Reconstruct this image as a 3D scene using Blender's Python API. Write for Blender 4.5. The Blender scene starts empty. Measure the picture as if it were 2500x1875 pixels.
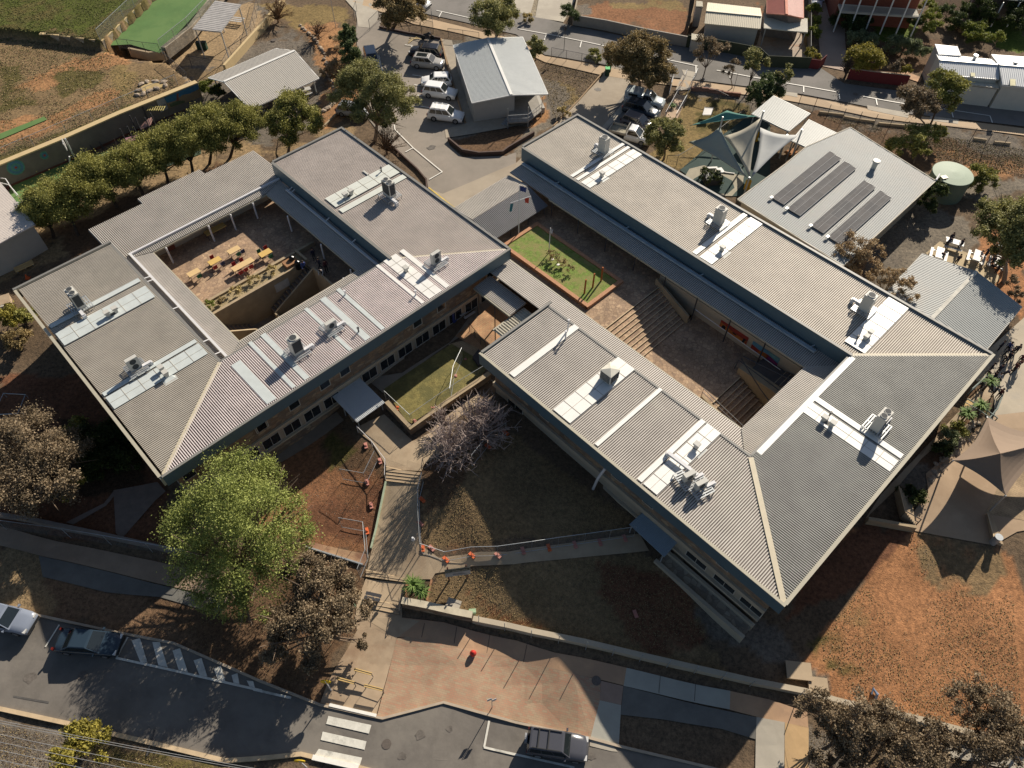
import bpy, bmesh, math, random
import numpy as np
from mathutils import Vector, Matrix
random.seed(7); rng = np.random.default_rng(7)
sc = bpy.context.scene; COL = sc.collection
# ---------------- camera, world, sun, exposure ----------------
FPX = 1811.0; PITCH = math.radians(52.88); ROLL = math.radians(0.9); CX, CY, CAMZ = 1250.0, 937.5, 59.0
_c, _s = math.cos(ROLL), math.sin(ROLL)
RM = np.array([[_c, -_s, 0], [_s, _c, 0], [0, 0, 1]]) @ np.array([[1, 0, 0], [0, -math.sin(PITCH), -math.cos(PITCH)], [0, math.cos(PITCH), -math.sin(PITCH)]])
cam = bpy.data.cameras.new('camera'); camo = bpy.data.objects.new('camera', cam); COL.objects.link(camo)
cam.sensor_width = 36; cam.lens = FPX / 2500 * 36; cam.clip_start = 0.5; cam.clip_end = 4000
_m = Matrix(((RM[0][0], -RM[1][0], -RM[2][0], 0), (RM[0][1], -RM[1][1], -RM[2][1], 0), (RM[0][2], -RM[1][2], -RM[2][2], CAMZ), (0, 0, 0, 1)))
camo.matrix_world = _m; sc.camera = camo
SUN_EL = math.radians(31.0); SUN_AZ = math.radians(30.0)
w = bpy.data.worlds.new('World'); sc.world = w; w.use_nodes = True
nt = w.node_tree; bg = nt.nodes['Background']; sky = nt.nodes.new('ShaderNodeTexSky'); sky.sky_type = 'NISHITA'; sky.sun_disc = False
sky.sun_elevation = SUN_EL; sky.sun_rotation = SUN_AZ; nt.links.new(sky.outputs[0], bg.inputs[0]); bg.inputs[1].default_value = 0.046
sl = bpy.data.lights.new('sun', 'SUN'); sl.energy = 4.6; sl.angle = math.radians(0.53); sl.color = (1.0, 0.9, 0.76)
so = bpy.data.objects.new('sun', sl); COL.objects.link(so)
SD = Vector((math.sin(SUN_AZ) * math.cos(SUN_EL), math.cos(SUN_AZ) * math.cos(SUN_EL), math.sin(SUN_EL)))
so.rotation_euler = SD.to_track_quat('Z', 'Y').to_euler(); so.location = (0, 0, 120)
sc.view_settings.view_transform = 'Standard'; sc.view_settings.look = 'None'; sc.view_settings.exposure = 0.66; sc.view_settings.gamma = 1
sc.cycles.max_bounces = 5; sc.cycles.transparent_max_bounces = 12
# ---------------- measuring helpers ----------------
def ray(px, py): return RM.T @ np.array([(px - CX) / FPX, (py - CY) / FPX, 1.0])
def PZ(px, py, z=0.0):
    v = ray(px, py); t = (z - CAMZ) / v[2]; return Vector((v[0] * t, v[1] * t, z))
OX = (0, 620, 1240, 1860); OY = (0, 460, 920, 1395); K = 3.45625
def c(rc, x, y): r, k = divmod(rc, 10); return (OX[k] + x / K, OY[r] + y / K)
def d(x, y): return (x * 1.1302, y * 1.1302)
def proj(x, y, z):
    v = RM @ np.array([x, y, z - CAMZ]); return FPX * v[0] / v[2] + CX, FPX * v[1] / v[2] + CY
TH = math.radians(45.3); CT, ST = math.cos(TH), math.sin(TH)
def U(u, v, z=0.0): return Vector((u * CT + v * ST, -u * ST + v * CT, z))
def toU(p): return p[0] * CT - p[1] * ST, p[0] * ST + p[1] * CT
def onplane(px, py, axis, val):
    r = Vector(ray(px, py)); n = Vector((CT, -ST, 0)) if axis == 'u' else Vector((ST, CT, 0))
    t = val / n.dot(r); p = r * t; a, b = toU(p); return a, b, p.z + CAMZ
# ---------------- terrain ----------------
CTRL = [(1126,1143,4.7),(1152,1198,4.3),(1187,1261,3.9),(1219,1322,3.5),(1254,1377,3.25),(1312,1482,2.65),(1347,1548,2.25),(1364,1592,1.95),(1402,1641,1.85),(1443,1708,1.55),(1489,1806,1.0),(75,1305,2.0),(104,1400,1.6),(136,1520,1.05),(-400,1500,.7),(100,1600,.7),(600,1750,.7),(1200,1820,.7),(1800,1875,.7),(2600,2100,.9),(1200,2300,.6),(0,1850,.7),(900,1880,.7),(300,1460,.85),(640,1560,.85),
 (1000,1650,.85),(1300,1660,.85),(1700,1720,.9),(2050,1800,1.0),(2300,1820,1.2),(800,1200,1.4),(850,1320,1.3),(300,1250,1.2),(150,1100,1.5),(700,1080,1.4),(120,1330,.95),
 (900,1250,1.9),(900,1330,1.7),(915,1400,1.5),(990,1100,2.9),(1040,1030,3.0),(1080,1180,3.7),(1075,1200,3.6),(1060,1270,2.9),(1090,1340,2.6),(1300,1250,3.4),(1400,1200,3.4),(1200,1430,1.8),(1130,1420,1.8),(1320,1470,2.1),(1600,1400,2.2),(1450,1560,2.2),(1300,1600,1.1),(1500,1780,.95),(1544,1874,.85),(1200,1560,.9),(1260,1660,.85),(1480,1690,1.5),(1350,1760,.8),(1800,1600,1.5),
 (1150,970,3.3),(1190,1010,3.8),(1190,860,3.0),(1180,760,3.0),(1150,800,3.0),(2200,1500,2.0),(2350,1650,1.6),(2450,1500,2.2),(2480,1250,3.0),(2150,1300,2.6),(2300,1150,3.2),(2450,1000,3.8),(2450,850,3.9),(2400,700,4.0),(2300,500,4.2),
 (1900,500,4.2),(1700,400,4.2),(1600,300,4.2),(1100,450,4.0),(1050,350,4.0),(1000,200,4.0),(1300,330,4.2),(1400,250,4.2),(700,250,3.9),(500,300,3.6),(700,100,4.2),(1250,480,4.4),
 (1100,50,4.6),(1400,90,4.6),(1700,150,4.6),(2000,220,4.6),(2400,300,4.6),(1250,-300,5),(-500,-200,5),(3000,0,5),(2200,50,4.9),(3500,900,4),
 (50,550,3.4),(150,750,3.0),(100,420,3.4),(250,380,3.4),(350,330,3.5),(450,280,3.6),(50,950,2.0),(0,800,2.6),(-300,900,2.2),(-300,500,3.4),(560,200,4.2),(2700,1400,2.8),(2700,1800,1.5)]
_cp = np.array([tuple(PZ(a, b, z)) for a, b, z in CTRL])
def T0(x, y):
    x = np.asarray(x, float); y = np.asarray(y, float); num = 0; den = 0
    for p in _cp:
        q = 1.0 / ((x - p[0]) ** 2 + (y - p[1]) ** 2 + 9.0) ** 1.7; num = num + q * p[2]; den = den + q
    return num / den
_cz = _cp[:, 2].copy()
for _k in range(3):
    _r = _cz - T0(_cp[:, 0], _cp[:, 1]); _cp[:, 2] += .7 * _r
def inpoly(x, y, P):
    x = np.asarray(x, float); y = np.asarray(y, float); r = np.zeros(x.shape, bool); n = len(P)
    for i in range(n):
        x1, y1 = P[i][0], P[i][1]; x2, y2 = P[(i + 1) % n][0], P[(i + 1) % n][1]
        if y1 == y2: continue
        k = ((y1 > y) != (y2 > y)) & (x < (x2 - x1) * (y - y1) / (y2 - y1) + x1); r ^= k
    return r
def pxl(L, z): return [PZ(a, b, z) for a, b in L]
FIELDPX = [c(0,-3000,2450), c(0,0,1375), c(0,1000,960), c(0,1640,690), c(0,1400,530), c(0,1080,490), c(0,850,415), c(0,1000,330), c(0,1400,-300), c(0,1400,-1500), c(0,-4000,-1500)]
GREENPX = [c(0,870,395), c(0,1360,450), c(0,1850,-90), c(0,1330,-90)]
RAISED = [(pxl(FIELDPX, 6.0), 6.0), (pxl([c(0,860,350), c(0,1240,-10), c(0,1500,-300), c(0,-3000,-1500), c(0,-3000,300), c(0,-400,200), c(0,420,288)], 7.2), 7.2)]
RAISED += [([U(-64.6,12.4),U(-48.2,12.4),U(-48.2,26.2),U(-64.6,26.2)], 1.2), ([U(-43,34.5),U(-10,34.5),U(-10,50),U(-43,50)], 2.0)]
def T(x, y):
    z = T0(x, y)
    for P, h in RAISED: z = np.where(inpoly(x, y, P), h, z)
    return z
def G(px, py, dz=0.0):
    z = 2.5
    for i in range(7): p = PZ(px, py, z); z = float(T(p.x, p.y))
    p = PZ(px, py, z); p.z += dz; return p
def Tz(p, dz=0.0): return Vector((p[0], p[1], float(T(p[0], p[1])) + dz))
# ---------------- materials ----------------
MATS = {}
def mat(name, col, rough=.8, metal=0.0, var=.18, scale=1.5, col2=None, mix=.5, bump=0.0, spec=.3, detail=6, stretch=None, trans=0.0, emis=None):
    if name in MATS: return MATS[name]
    m = bpy.data.materials.new(name); m.use_nodes = True; N = m.node_tree.nodes; Lk = m.node_tree.links; b = N['Principled BSDF']
    b.inputs['Roughness'].default_value = rough; b.inputs['Metallic'].default_value = metal; b.inputs['Specular IOR Level'].default_value = spec
    tc = N.new('ShaderNodeTexCoord'); mp = N.new('ShaderNodeMapping'); Lk.new(tc.outputs['Object'], mp.inputs[0])
    if stretch: mp.inputs['Scale'].default_value = stretch[:3]; mp.inputs['Rotation'].default_value = (0, 0, stretch[3] if len(stretch) > 3 else 0)
    n1 = N.new('ShaderNodeTexNoise'); n1.inputs['Scale'].default_value = scale; n1.inputs['Detail'].default_value = detail; n1.inputs['Roughness'].default_value = .65; Lk.new(mp.outputs[0], n1.inputs[0])
    cr = N.new('ShaderNodeValToRGB'); cr.color_ramp.elements[0].position = .3; cr.color_ramp.elements[1].position = .7
    c1 = [x * (1 - var) for x in col]; c2 = [min(1, x * (1 + var)) for x in col]
    cr.color_ramp.elements[0].color = (*c1, 1); cr.color_ramp.elements[1].color = (*c2, 1); Lk.new(n1.outputs[0], cr.inputs[0]); out = cr.outputs[0]
    if col2:
        n2 = N.new('ShaderNodeTexNoise'); n2.inputs['Scale'].default_value = scale * .37; n2.inputs['Detail'].default_value = 8; n2.inputs['Roughness'].default_value = .7; Lk.new(mp.outputs[0], n2.inputs[0])
        r2 = N.new('ShaderNodeValToRGB'); r2.color_ramp.elements[0].position = mix - .06; r2.color_ramp.elements[1].position = mix + .08; Lk.new(n2.outputs[0], r2.inputs[0])
        mx = N.new('ShaderNodeMixRGB'); Lk.new(r2.outputs[0], mx.inputs[0]); Lk.new(out, mx.inputs[1]); mx.inputs[2].default_value = (*col2, 1); out = mx.outputs[0]
    Lk.new(out, b.inputs['Base Color'])
    if bump:
        bp = N.new('ShaderNodeBump'); bp.inputs['Strength'].default_value = bump; bp.inputs['Distance'].default_value = .05
        n3 = N.new('ShaderNodeTexNoise'); n3.inputs['Scale'].default_value = scale * 4; n3.inputs['Detail'].default_value = 5; Lk.new(mp.outputs[0], n3.inputs[0]); Lk.new(n3.outputs[0], bp.inputs['Height']); Lk.new(bp.outputs[0], b.inputs['Normal'])
    if trans:
        tr = N.new('ShaderNodeBsdfTransparent'); ms = N.new('ShaderNodeMixShader'); ms.inputs[0].default_value = trans
        Lk.new(b.outputs[0], ms.inputs[1]); Lk.new(tr.outputs[0], ms.inputs[2]); Lk.new(ms.outputs[0], N['Material Output'].inputs[0])
    MATS[name] = m; return m
def brickmat(name, ca, cb, cm, sx, rot=0.0, mortar=.012, bw=.23, bh=.09, noise=.35):
    m = bpy.data.materials.new(name); m.use_nodes = True; N = m.node_tree.nodes; Lk = m.node_tree.links; b = N['Principled BSDF']; b.inputs['Roughness'].default_value = .85
    tc = N.new('ShaderNodeTexCoord'); mp = N.new('ShaderNodeMapping'); mp.inputs['Rotation'].default_value = (0, 0, rot); Lk.new(tc.outputs['Object'], mp.inputs[0])
    br = N.new('ShaderNodeTexBrick'); br.inputs['Scale'].default_value = sx; br.inputs['Brick Width'].default_value = bw; br.inputs['Row Height'].default_value = bh; br.inputs['Mortar Size'].default_value = mortar
    br.inputs['Color1'].default_value = (*ca, 1); br.inputs['Color2'].default_value = (*cb, 1); br.inputs['Mortar'].default_value = (*cm, 1); Lk.new(mp.outputs[0], br.inputs[0])
    n = N.new('ShaderNodeTexNoise'); n.inputs['Scale'].default_value = .8; n.inputs['Detail'].default_value = 9; Lk.new(tc.outputs['Object'], n.inputs[0])
    r = N.new('ShaderNodeValToRGB'); r.color_ramp.elements[0].position = .35; r.color_ramp.elements[1].position = .7; r.color_ramp.elements[0].color = (1 - noise,) * 3 + (1,); r.color_ramp.elements[1].color = (1 + noise * .5,) * 3 + (1,); Lk.new(n.outputs[0], r.inputs[0])
    mx = N.new('ShaderNodeMixRGB'); mx.blend_type = 'MULTIPLY'; mx.inputs[0].default_value = 1; Lk.new(br.outputs[0], mx.inputs[1]); Lk.new(r.outputs[0], mx.inputs[2]); Lk.new(mx.outputs[0], b.inputs['Base Color']); MATS[name] = m; return m
def stonemat(name, cols, scale=3.0, sq=(1, 1, 1), edge=(.25, .2, .15)):
    m = bpy.data.materials.new(name); m.use_nodes = True; N = m.node_tree.nodes; Lk = m.node_tree.links; b = N['Principled BSDF']; b.inputs['Roughness'].default_value = .9
    tc = N.new('ShaderNodeTexCoord'); mp = N.new('ShaderNodeMapping'); mp.inputs['Scale'].default_value = sq; Lk.new(tc.outputs['Object'], mp.inputs[0])
    v = N.new('ShaderNodeTexVoronoi'); v.inputs['Scale'].default_value = scale; Lk.new(mp.outputs[0], v.inputs[0])
    sp = N.new('ShaderNodeSeparateColor'); Lk.new(v.outputs['Color'], sp.inputs[0]); cr = N.new('ShaderNodeValToRGB'); e = cr.color_ramp.elements
    while len(e) < len(cols): e.new(.5)
    for i, q in enumerate(cols): e[i].position = i / (len(cols) - 1); e[i].color = (*q, 1)
    Lk.new(sp.outputs[0], cr.inputs[0])
    v2 = N.new('ShaderNodeTexVoronoi'); v2.feature = 'DISTANCE_TO_EDGE'; v2.inputs['Scale'].default_value = scale; Lk.new(mp.outputs[0], v2.inputs[0])
    r2 = N.new('ShaderNodeValToRGB'); r2.color_ramp.elements[0].position = .02; r2.color_ramp.elements[1].position = .07; Lk.new(v2.outputs[0], r2.inputs[0])
    mx = N.new('ShaderNodeMixRGB'); Lk.new(r2.outputs[0], mx.inputs[0]); mx.inputs[1].default_value = (*edge, 1); Lk.new(cr.outputs[0], mx.inputs[2])
    n = N.new('ShaderNodeTexNoise'); n.inputs['Scale'].default_value = .6; n.inputs['Detail'].default_value = 8; Lk.new(tc.outputs['Object'], n.inputs[0])
    r3 = N.new('ShaderNodeValToRGB'); r3.color_ramp.elements[0].position = .3; r3.color_ramp.elements[1].position = .7; r3.color_ramp.elements[0].color = (.7, .7, .7, 1); r3.color_ramp.elements[1].color = (1.15, 1.15, 1.15, 1); Lk.new(n.outputs[0], r3.inputs[0])
    m3 = N.new('ShaderNodeMixRGB'); m3.blend_type = 'MULTIPLY'; m3.inputs[0].default_value = 1; Lk.new(mx.outputs[0], m3.inputs[1]); Lk.new(r3.outputs[0], m3.inputs[2]); Lk.new(m3.outputs[0], b.inputs['Base Color']); MATS[name] = m; return m
def leafmat(name, ca, cb, tl=.25):
    m = bpy.data.materials.new(name); m.use_nodes = True; N = m.node_tree.nodes; Lk = m.node_tree.links; b = N['Principled BSDF']; b.inputs['Roughness'].default_value = .65; b.inputs['Specular IOR Level'].default_value = .25
    g = N.new('ShaderNodeNewGeometry'); tc = N.new('ShaderNodeTexCoord'); n = N.new('ShaderNodeTexNoise'); n.inputs['Scale'].default_value = .9; n.inputs['Detail'].default_value = 3; Lk.new(tc.outputs['Object'], n.inputs[0])
    ad = N.new('ShaderNodeMath'); ad.operation = 'ADD'; Lk.new(n.outputs[0], ad.inputs[0]); mu = N.new('ShaderNodeMath'); mu.operation = 'MULTIPLY'; Lk.new(g.outputs['Random Per Island'], mu.inputs[0]); mu.inputs[1].default_value = .5; Lk.new(mu.outputs[0], ad.inputs[1])
    cr = N.new('ShaderNodeValToRGB'); cr.color_ramp.elements[0].position = .42; cr.color_ramp.elements[1].position = 1.0; cr.color_ramp.elements[0].color = (*ca, 1); cr.color_ramp.elements[1].color = (*cb, 1); Lk.new(ad.outputs[0], cr.inputs[0]); Lk.new(cr.outputs[0], b.inputs['Base Color'])
    t = N.new('ShaderNodeBsdfTranslucent'); Lk.new(cr.outputs[0], t.inputs[0]); ms = N.new('ShaderNodeMixShader'); ms.inputs[0].default_value = tl; Lk.new(b.outputs[0], ms.inputs[1]); Lk.new(t.outputs[0], ms.inputs[2]); Lk.new(ms.outputs[0], N['Material Output'].inputs[0]); MATS[name] = m; return m
# ---------------- object helpers ----------------
def tag(o, label=None, cat=None, group=None, kind=None):
    if label: o['label'] = label
    if cat: o['category'] = cat
    if group: o['group'] = group
    if kind: o['kind'] = kind
    return o
def empty(name, loc, label, cat, group=None, rz=0.0):
    o = bpy.data.objects.new(name, None); COL.objects.link(o); o.location = loc; o.rotation_euler = (0, 0, rz); o.empty_display_size = .2
    return tag(o, label, cat, group)
def copy_tree(o, parent=None):
    q = o.copy(); COL.objects.link(q)
    if parent: q.parent = parent
    for ch in o.children: copy_tree(ch, q)
    return q
def dup(proto, loc, rz, label, group=None, cat=None):
    q = copy_tree(proto); q.location = loc; q.rotation_euler = (0, 0, rz); tag(q, label, cat, group); return q
class MB:
    def __init__(s): s.v = []; s.f = []; s.m = []
    def add(s, vs, fs, mi=0):
        o = len(s.v); s.v += [tuple(v) for v in vs]; s.f += [tuple(i + o for i in f) for f in fs]; s.m += [mi] * len(fs); return s
    def quad(s, a, b, cc, dd, mi=0): return s.add([a, b, cc, dd], [(0, 1, 2, 3)], mi)
    def box(s, ctr, size, rz=0.0, mi=0):
        x, y, z = [k / 2 for k in size]; cs, sn = math.cos(rz), math.sin(rz); V = []
        for dz in (-z, z):
            for dx, dy in ((-x, -y), (x, -y), (x, y), (-x, y)): V.append((ctr[0] + dx * cs - dy * sn, ctr[1] + dx * sn + dy * cs, ctr[2] + dz))
        return s.add(V, [(3, 2, 1, 0), (4, 5, 6, 7), (0, 1, 5, 4), (1, 2, 6, 5), (2, 3, 7, 6), (3, 0, 4, 7)], mi)
    def beam(s, a, b, w, h, mi=0):
        a = Vector(a); b = Vector(b); dv = b - a
        if dv.length < 1e-6: return s
        dn = dv.normalized(); up = Vector((0, 0, 1)) if abs(dn.z) < .95 else Vector((0, 1, 0)); sd = dn.cross(up).normalized() * (w / 2); u2 = sd.cross(dn).normalized() * (h / 2)
        V = [p + q for p in (a, b) for q in (-sd - u2, sd - u2, sd + u2, -sd + u2)]
        return s.add(V, [(0, 1, 2, 3), (7, 6, 5, 4), (0, 4, 5, 1), (1, 5, 6, 2), (2, 6, 7, 3), (3, 7, 4, 0)], mi)
    def tube(s, pts, rs, n=6, mi=0, cap=True):
        pts = [Vector(p) for p in pts]; V = []; 
        if not hasattr(rs, '__len__'): rs = [rs] * len(pts)
        for i, p in enumerate(pts):
            dn = (pts[min(i + 1, len(pts) - 1)] - pts[max(i - 1, 0)]).normalized(); up = Vector((0, 0, 1)) if abs(dn.z) < .9 else Vector((1, 0, 0)); a = dn.cross(up).normalized(); b = dn.cross(a)
            for k in range(n): t = 2 * math.pi * k / n; V.append(p + a * (math.cos(t) * rs[i]) + b * (math.sin(t) * rs[i]))
        F = [(i * n + k, i * n + (k + 1) % n, (i + 1) * n + (k + 1) % n, (i + 1) * n + k) for i in range(len(pts) - 1) for k in range(n)]
        if cap: F += [tuple(range(n))[::-1], tuple(range((len(pts) - 1) * n, len(pts) * n))]
        return s.add(V, F, mi)
    def cyl(s, base, r, h, n=16, mi=0, r2=None): return s.tube([base, Vector(base) + Vector((0, 0, h))], [r, r if r2 is None else r2], n, mi)
    def prism(s, P, z0, z1, mi=0, top=True, bot=True):
        n = len(P); ar = sum(P[i][0] * P[(i + 1) % n][1] - P[(i + 1) % n][0] * P[i][1] for i in range(n))
        if ar < 0: P = P[::-1]
        f0 = (lambda p: z0) if not callable(z0) else z0; f1 = (lambda p: z1) if not callable(z1) else z1
        V = [(p[0], p[1], f0(p)) for p in P] + [(p[0], p[1], f1(p)) for p in P]
        F = [(i, (i + 1) % n, n + (i + 1) % n, n + i) for i in range(n)]
        if top: F.append(tuple(range(n, 2 * n)))
        if bot: F.append(tuple(range(n))[::-1])
        return s.add(V, F, mi)
    def build(s, name, mats, parent=None, smooth=False):
        me = bpy.data.meshes.new(name); me.from_pydata(s.v, [], s.f); 
        for m in (mats if isinstance(mats, (list, tuple)) else [mats]): me.materials.append(m)
        if any(s.m): me.polygons.foreach_set('material_index', s.m)
        if smooth: me.polygons.foreach_set('use_smooth', [True] * len(s.f))
        me.update(); o = bpy.data.objects.new(name, me); COL.objects.link(o)
        if parent:
            o.parent = parent; 
            if parent.type == 'EMPTY': o.matrix_parent_inverse = (Matrix.Translation(parent.location) @ Matrix.Rotation(parent.rotation_euler.z, 4, 'Z')).inverted() if getattr(s, 'world', True) else Matrix()
        return o
def LB():
    b = MB(); b.world = False; return b
def struct(o): o['kind'] = 'structure'; return o
def drape(name, P, m, off=.03, cell=1.3, flat=None, kind='structure'):
    """flat paved or planted area laid over the terrain; P world xy list"""
    bm = bmesh.new(); vs = [bm.verts.new((p[0], p[1], 0)) for p in P]; f = bm.faces.new(vs)
    bmesh.ops.triangulate(bm, faces=[f]); 
    if flat is None:
        xs = [p[0] for p in P]; ys = [p[1] for p in P]
        for ax, lo, hi in ((0, min(xs), max(xs)), (1, min(ys), max(ys))):
            k = math.ceil(lo / cell) * cell
            while k < hi:
                if abs(k) < 160: bmesh.ops.bisect_plane(bm, geom=bm.verts[:] + bm.edges[:] + bm.faces[:], plane_co=(k, 0, 0) if ax == 0 else (0, k, 0), plane_no=(1, 0, 0) if ax == 0 else (0, 1, 0))
                k += cell
        for v in bm.verts: v.co.z = float(T0(v.co.x, v.co.y)) + off + .03
    else:
        for v in bm.verts: v.co.z = flat
    bmesh.ops.recalc_face_normals(bm, faces=bm.faces)
    if bm.faces and sum(f.normal.z for f in bm.faces) < 0: bmesh.ops.reverse_faces(bm, faces=bm.faces)
    me = bpy.data.meshes.new(name); bm.to_mesh(me); bm.free(); me.materials.append(m); o = bpy.data.objects.new(name, me); COL.objects.link(o); o['kind'] = kind; return o
def gp(L, rc=None): return [G(*(c(rc, *p) if rc is not None else p)) for p in L]
def dr(name, rc, L, m, off=.03, **k): return drape(name, gp(L, rc), m, off, **k)
def dense(pts, step=2.0):
    out = [Vector(pts[0])]
    for a, b in zip(pts, pts[1:]):
        a = Vector(a); b = Vector(b); n = max(1, int((b - a).length / step))
        for i in range(1, n + 1): out.append(a.lerp(b, i / n))
    return out
def sweep(mb, pts, w, h, base=-.3, mi=0, zf=None):
    """wall/kerb of width w, top h above ground along pts"""
    pts = [Vector((p[0], p[1], p[2] if zf is None else zf(p))) for p in pts]; V = []; n = len(pts)
    for i, p in enumerate(pts):
        dn = (pts[min(i + 1, n - 1)] - pts[max(i - 1, 0)]); dn.z = 0; dn.normalize(); sd = Vector((-dn.y, dn.x, 0)) * (w / 2)
        V += [p - sd + Vector((0, 0, base)), p + sd + Vector((0, 0, base)), p + sd + Vector((0, 0, h)), p - sd + Vector((0, 0, h))]
    F = [(4 * i + k, 4 * i + 4 + k, 4 * i + 4 + (k + 1) % 4, 4 * i + (k + 1) % 4) for i in range(n - 1) for k in range(4)] + [(0, 1, 2, 3), (4 * n - 1, 4 * n - 2, 4 * n - 3, 4 * n - 4)]
    mb.add(V, F, mi); return mb
def corr(mb, P, rib, period=.2, amp=.04, mi=0, thick=.06, mi2=None):
    """ribbed metal sheet filling planar convex polygon P, ribs along rib"""
    P = [Vector(p) for p in P]; n = (P[1] - P[0]).cross(P[2] - P[0]).normalized()
    if n.z < 0: n = -n
    r = Vector(rib); r = (r - n * r.dot(n)).normalized(); s = n.cross(r).normalized(); O = P[0]
    q = [((p - O).dot(r), (p - O).dot(s)) for p in P]; s0 = min(a[1] for a in q); s1 = max(a[1] for a in q)
    def chord(sv):
        ts = []
        for i in range(len(q)):
            a, b = q[i], q[(i + 1) % len(q)]
            if abs(a[1] - b[1]) < 1e-9:
                if abs(a[1] - sv) < 1e-6: ts += [a[0], b[0]]
                continue
            k = (sv - a[1]) / (b[1] - a[1])
            if -1e-6 <= k <= 1 + 1e-6: ts.append(a[0] + (b[0] - a[0]) * k)
        return min(ts), max(ts)
    V = []; F = []; F2 = []; prof = ((0, 0), (.42, 0), (.5, 1), (.93, 1)); k = 0; S = [(s0 + 1e-5, 0)]
    while True:
        done = False
        for f, h in prof:
            sv = s0 + (k + f) * period
            if sv >= s1 - 1e-4: done = True; break
            if sv > s0 + 1e-4: S.append((sv, h * amp))
        if done: break
        k += 1
    S.append((s1 - 1e-5, 0))
    for i, (sv, h) in enumerate(S):
        a, b = chord(sv); V += [O + r * a + s * sv + n * h, O + r * b + s * sv + n * h]
        if i: (F2 if mi2 is not None and h == 0 and S[i - 1][1] == 0 else F).append((2 * i - 2, 2 * i - 1, 2 * i + 1, 2 * i))
    mb.add(V, F, mi)
    if F2: mb.f += [tuple(j + len(mb.v) - len(V) for j in f) for f in F2]; mb.m += [mi2] * len(F2)
    bt = [p - n * thick for p in P]; m = len(P)
    mb.add(bt + [p - n * .001 for p in P], [tuple(range(m))] + [(i, (i + 1) % m, m + (i + 1) % m, m + i) for i in range(m)], mi)
    return mb
# ---------------- ground sheet ----------------
def vnoise(x, y, s, seed=0):
    x = x / s; y = y / s; xi = np.floor(x).astype(int); yi = np.floor(y).astype(int); fx = x - xi; fy = y - yi; fx = fx * fx * (3 - 2 * fx); fy = fy * fy * (3 - 2 * fy)
    def h(a, b): 
        n = (a * 374761393 + b * 668265263 + seed * 982451653) & 0x7fffffff; n = ((n ^ (n >> 13)) * 1274126177) & 0x7fffffff; return ((n ^ (n >> 16)) & 0xffff) / 65535.0
    return (h(xi, yi) * (1 - fx) + h(xi + 1, yi) * fx) * (1 - fy) + (h(xi, yi + 1) * (1 - fx) + h(xi + 1, yi + 1) * fx) * fy
def fbm(x, y, s, seed=0): return (vnoise(x, y, s, seed) * .5 + vnoise(x, y, s / 2, seed + 1) * .25 + vnoise(x, y, s / 4, seed + 2) * .15 + vnoise(x, y, s / 8, seed + 3) * .1)
def axis(lo, hi, st): return np.concatenate([[lo - 1500, lo - 700, lo - 300, lo - 120, lo - 40], np.arange(lo, hi, st), [hi + 40, hi + 120, hi + 300, hi + 700, hi + 1500]])
gx = axis(-98, 98, .4); gy = axis(8, 136, .4); GX, GY = np.meshgrid(gx, gy); GZ = T(GX, GY)
# rough little relief
GZ = GZ + (fbm(GX, GY, 1.4, 5) - .5) * .05
COLS = dict(base=(.17,.125,.085), red=(.28,.145,.08), red2=(.42,.215,.11), dkred=(.20,.10,.06), dry=(.26,.185,.105), olive=(.135,.115,.045), green=(.10,.12,.03), grey=(.20,.175,.145), gravel=(.23,.20,.16),
  tan=(.33,.24,.14), pale=(.36,.31,.23), brown=(.165,.105,.065), dark=(.08,.052,.034), sand=(.42,.31,.19), lawn=(.11,.15,.03), orange=(.40,.225,.115), verge=(.25,.16,.10), straw=(.27,.2,.095))
Z = []  # (color, polygon in photo pixels, patchiness 0..1)
def zn(col, L, rc=None, patch=0.0, jit=6): Z.append((COLS[col], [c(rc, *p) if rc is not None else p for p in L], patch, jit))
zn('dry', FIELDPX); zn('olive', [c(0,-3000,300), c(0,420,288), c(0,860,350), c(0,1240,-10), c(0,1500,-900), c(0,-3000,-900)]); zn('green', [c(0,-300,-100), c(0,1300,-100), c(0,700,300), c(0,100,250), c(0,-300,300)], None, .55)
zn('orange', [(0,770),(300,640),(560,520),(1000,400),(1100,520),(600,650),(380,760),(0,830)], 0, .5); zn('orange', [(0,1060),(380,960),(900,780),(1050,800),(640,960),(0,1260)], 0, .25); zn('olive', [(480,620),(720,560),(860,640),(700,760),(500,760)], 0, .4); zn('olive', [(0,560),(180,560),(300,900),(0,960)], 0, .5)
zn('straw', [(900,600),(1040,540),(1180,640),(1020,900)], 0, .4); zn('dry', [(0,1250),(560,1060),(1500,720),(1560,720),(1000,960),(0,1370)], 0); zn('olive', [(0,1270),(560,1090),(1500,730),(1000,960),(0,1380)], 0, .5)
zn('grey', [(560,0),(700,0),(720,90),(760,110),(790,200),(770,300),(600,380),(520,290),(440,160)]); zn('base', [(560,0),(720,60),(640,110),(540,100)], None, .5); zn('straw', [(640,0),(850,20),(840,60),(740,70),(660,40)], None, .4)
zn('sand', [c(0,1400,520), c(0,1850,60), c(0,2212,0), c(0,2212,230), c(0,1880,600), c(0,1500,500)]); zn('tan', [c(0,1440,540), c(0,1900,600), c(0,1760,720), c(0,1600,660)])
zn('orange', [(735,50),(870,80),(880,160),(870,260),(800,330),(770,260),(800,220),(770,120)], None, .25); zn('tan', [(640,380),(850,310),(900,400),(1050,560),(1040,600),(830,400)], None, .3)
zn('tan', [(0,540),(130,480),(560,310),(640,380),(500,480),(200,600),(0,700)], None, .4); zn('brown', [(130,560),(600,380),(640,420),(200,640)], None, .2)
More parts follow.
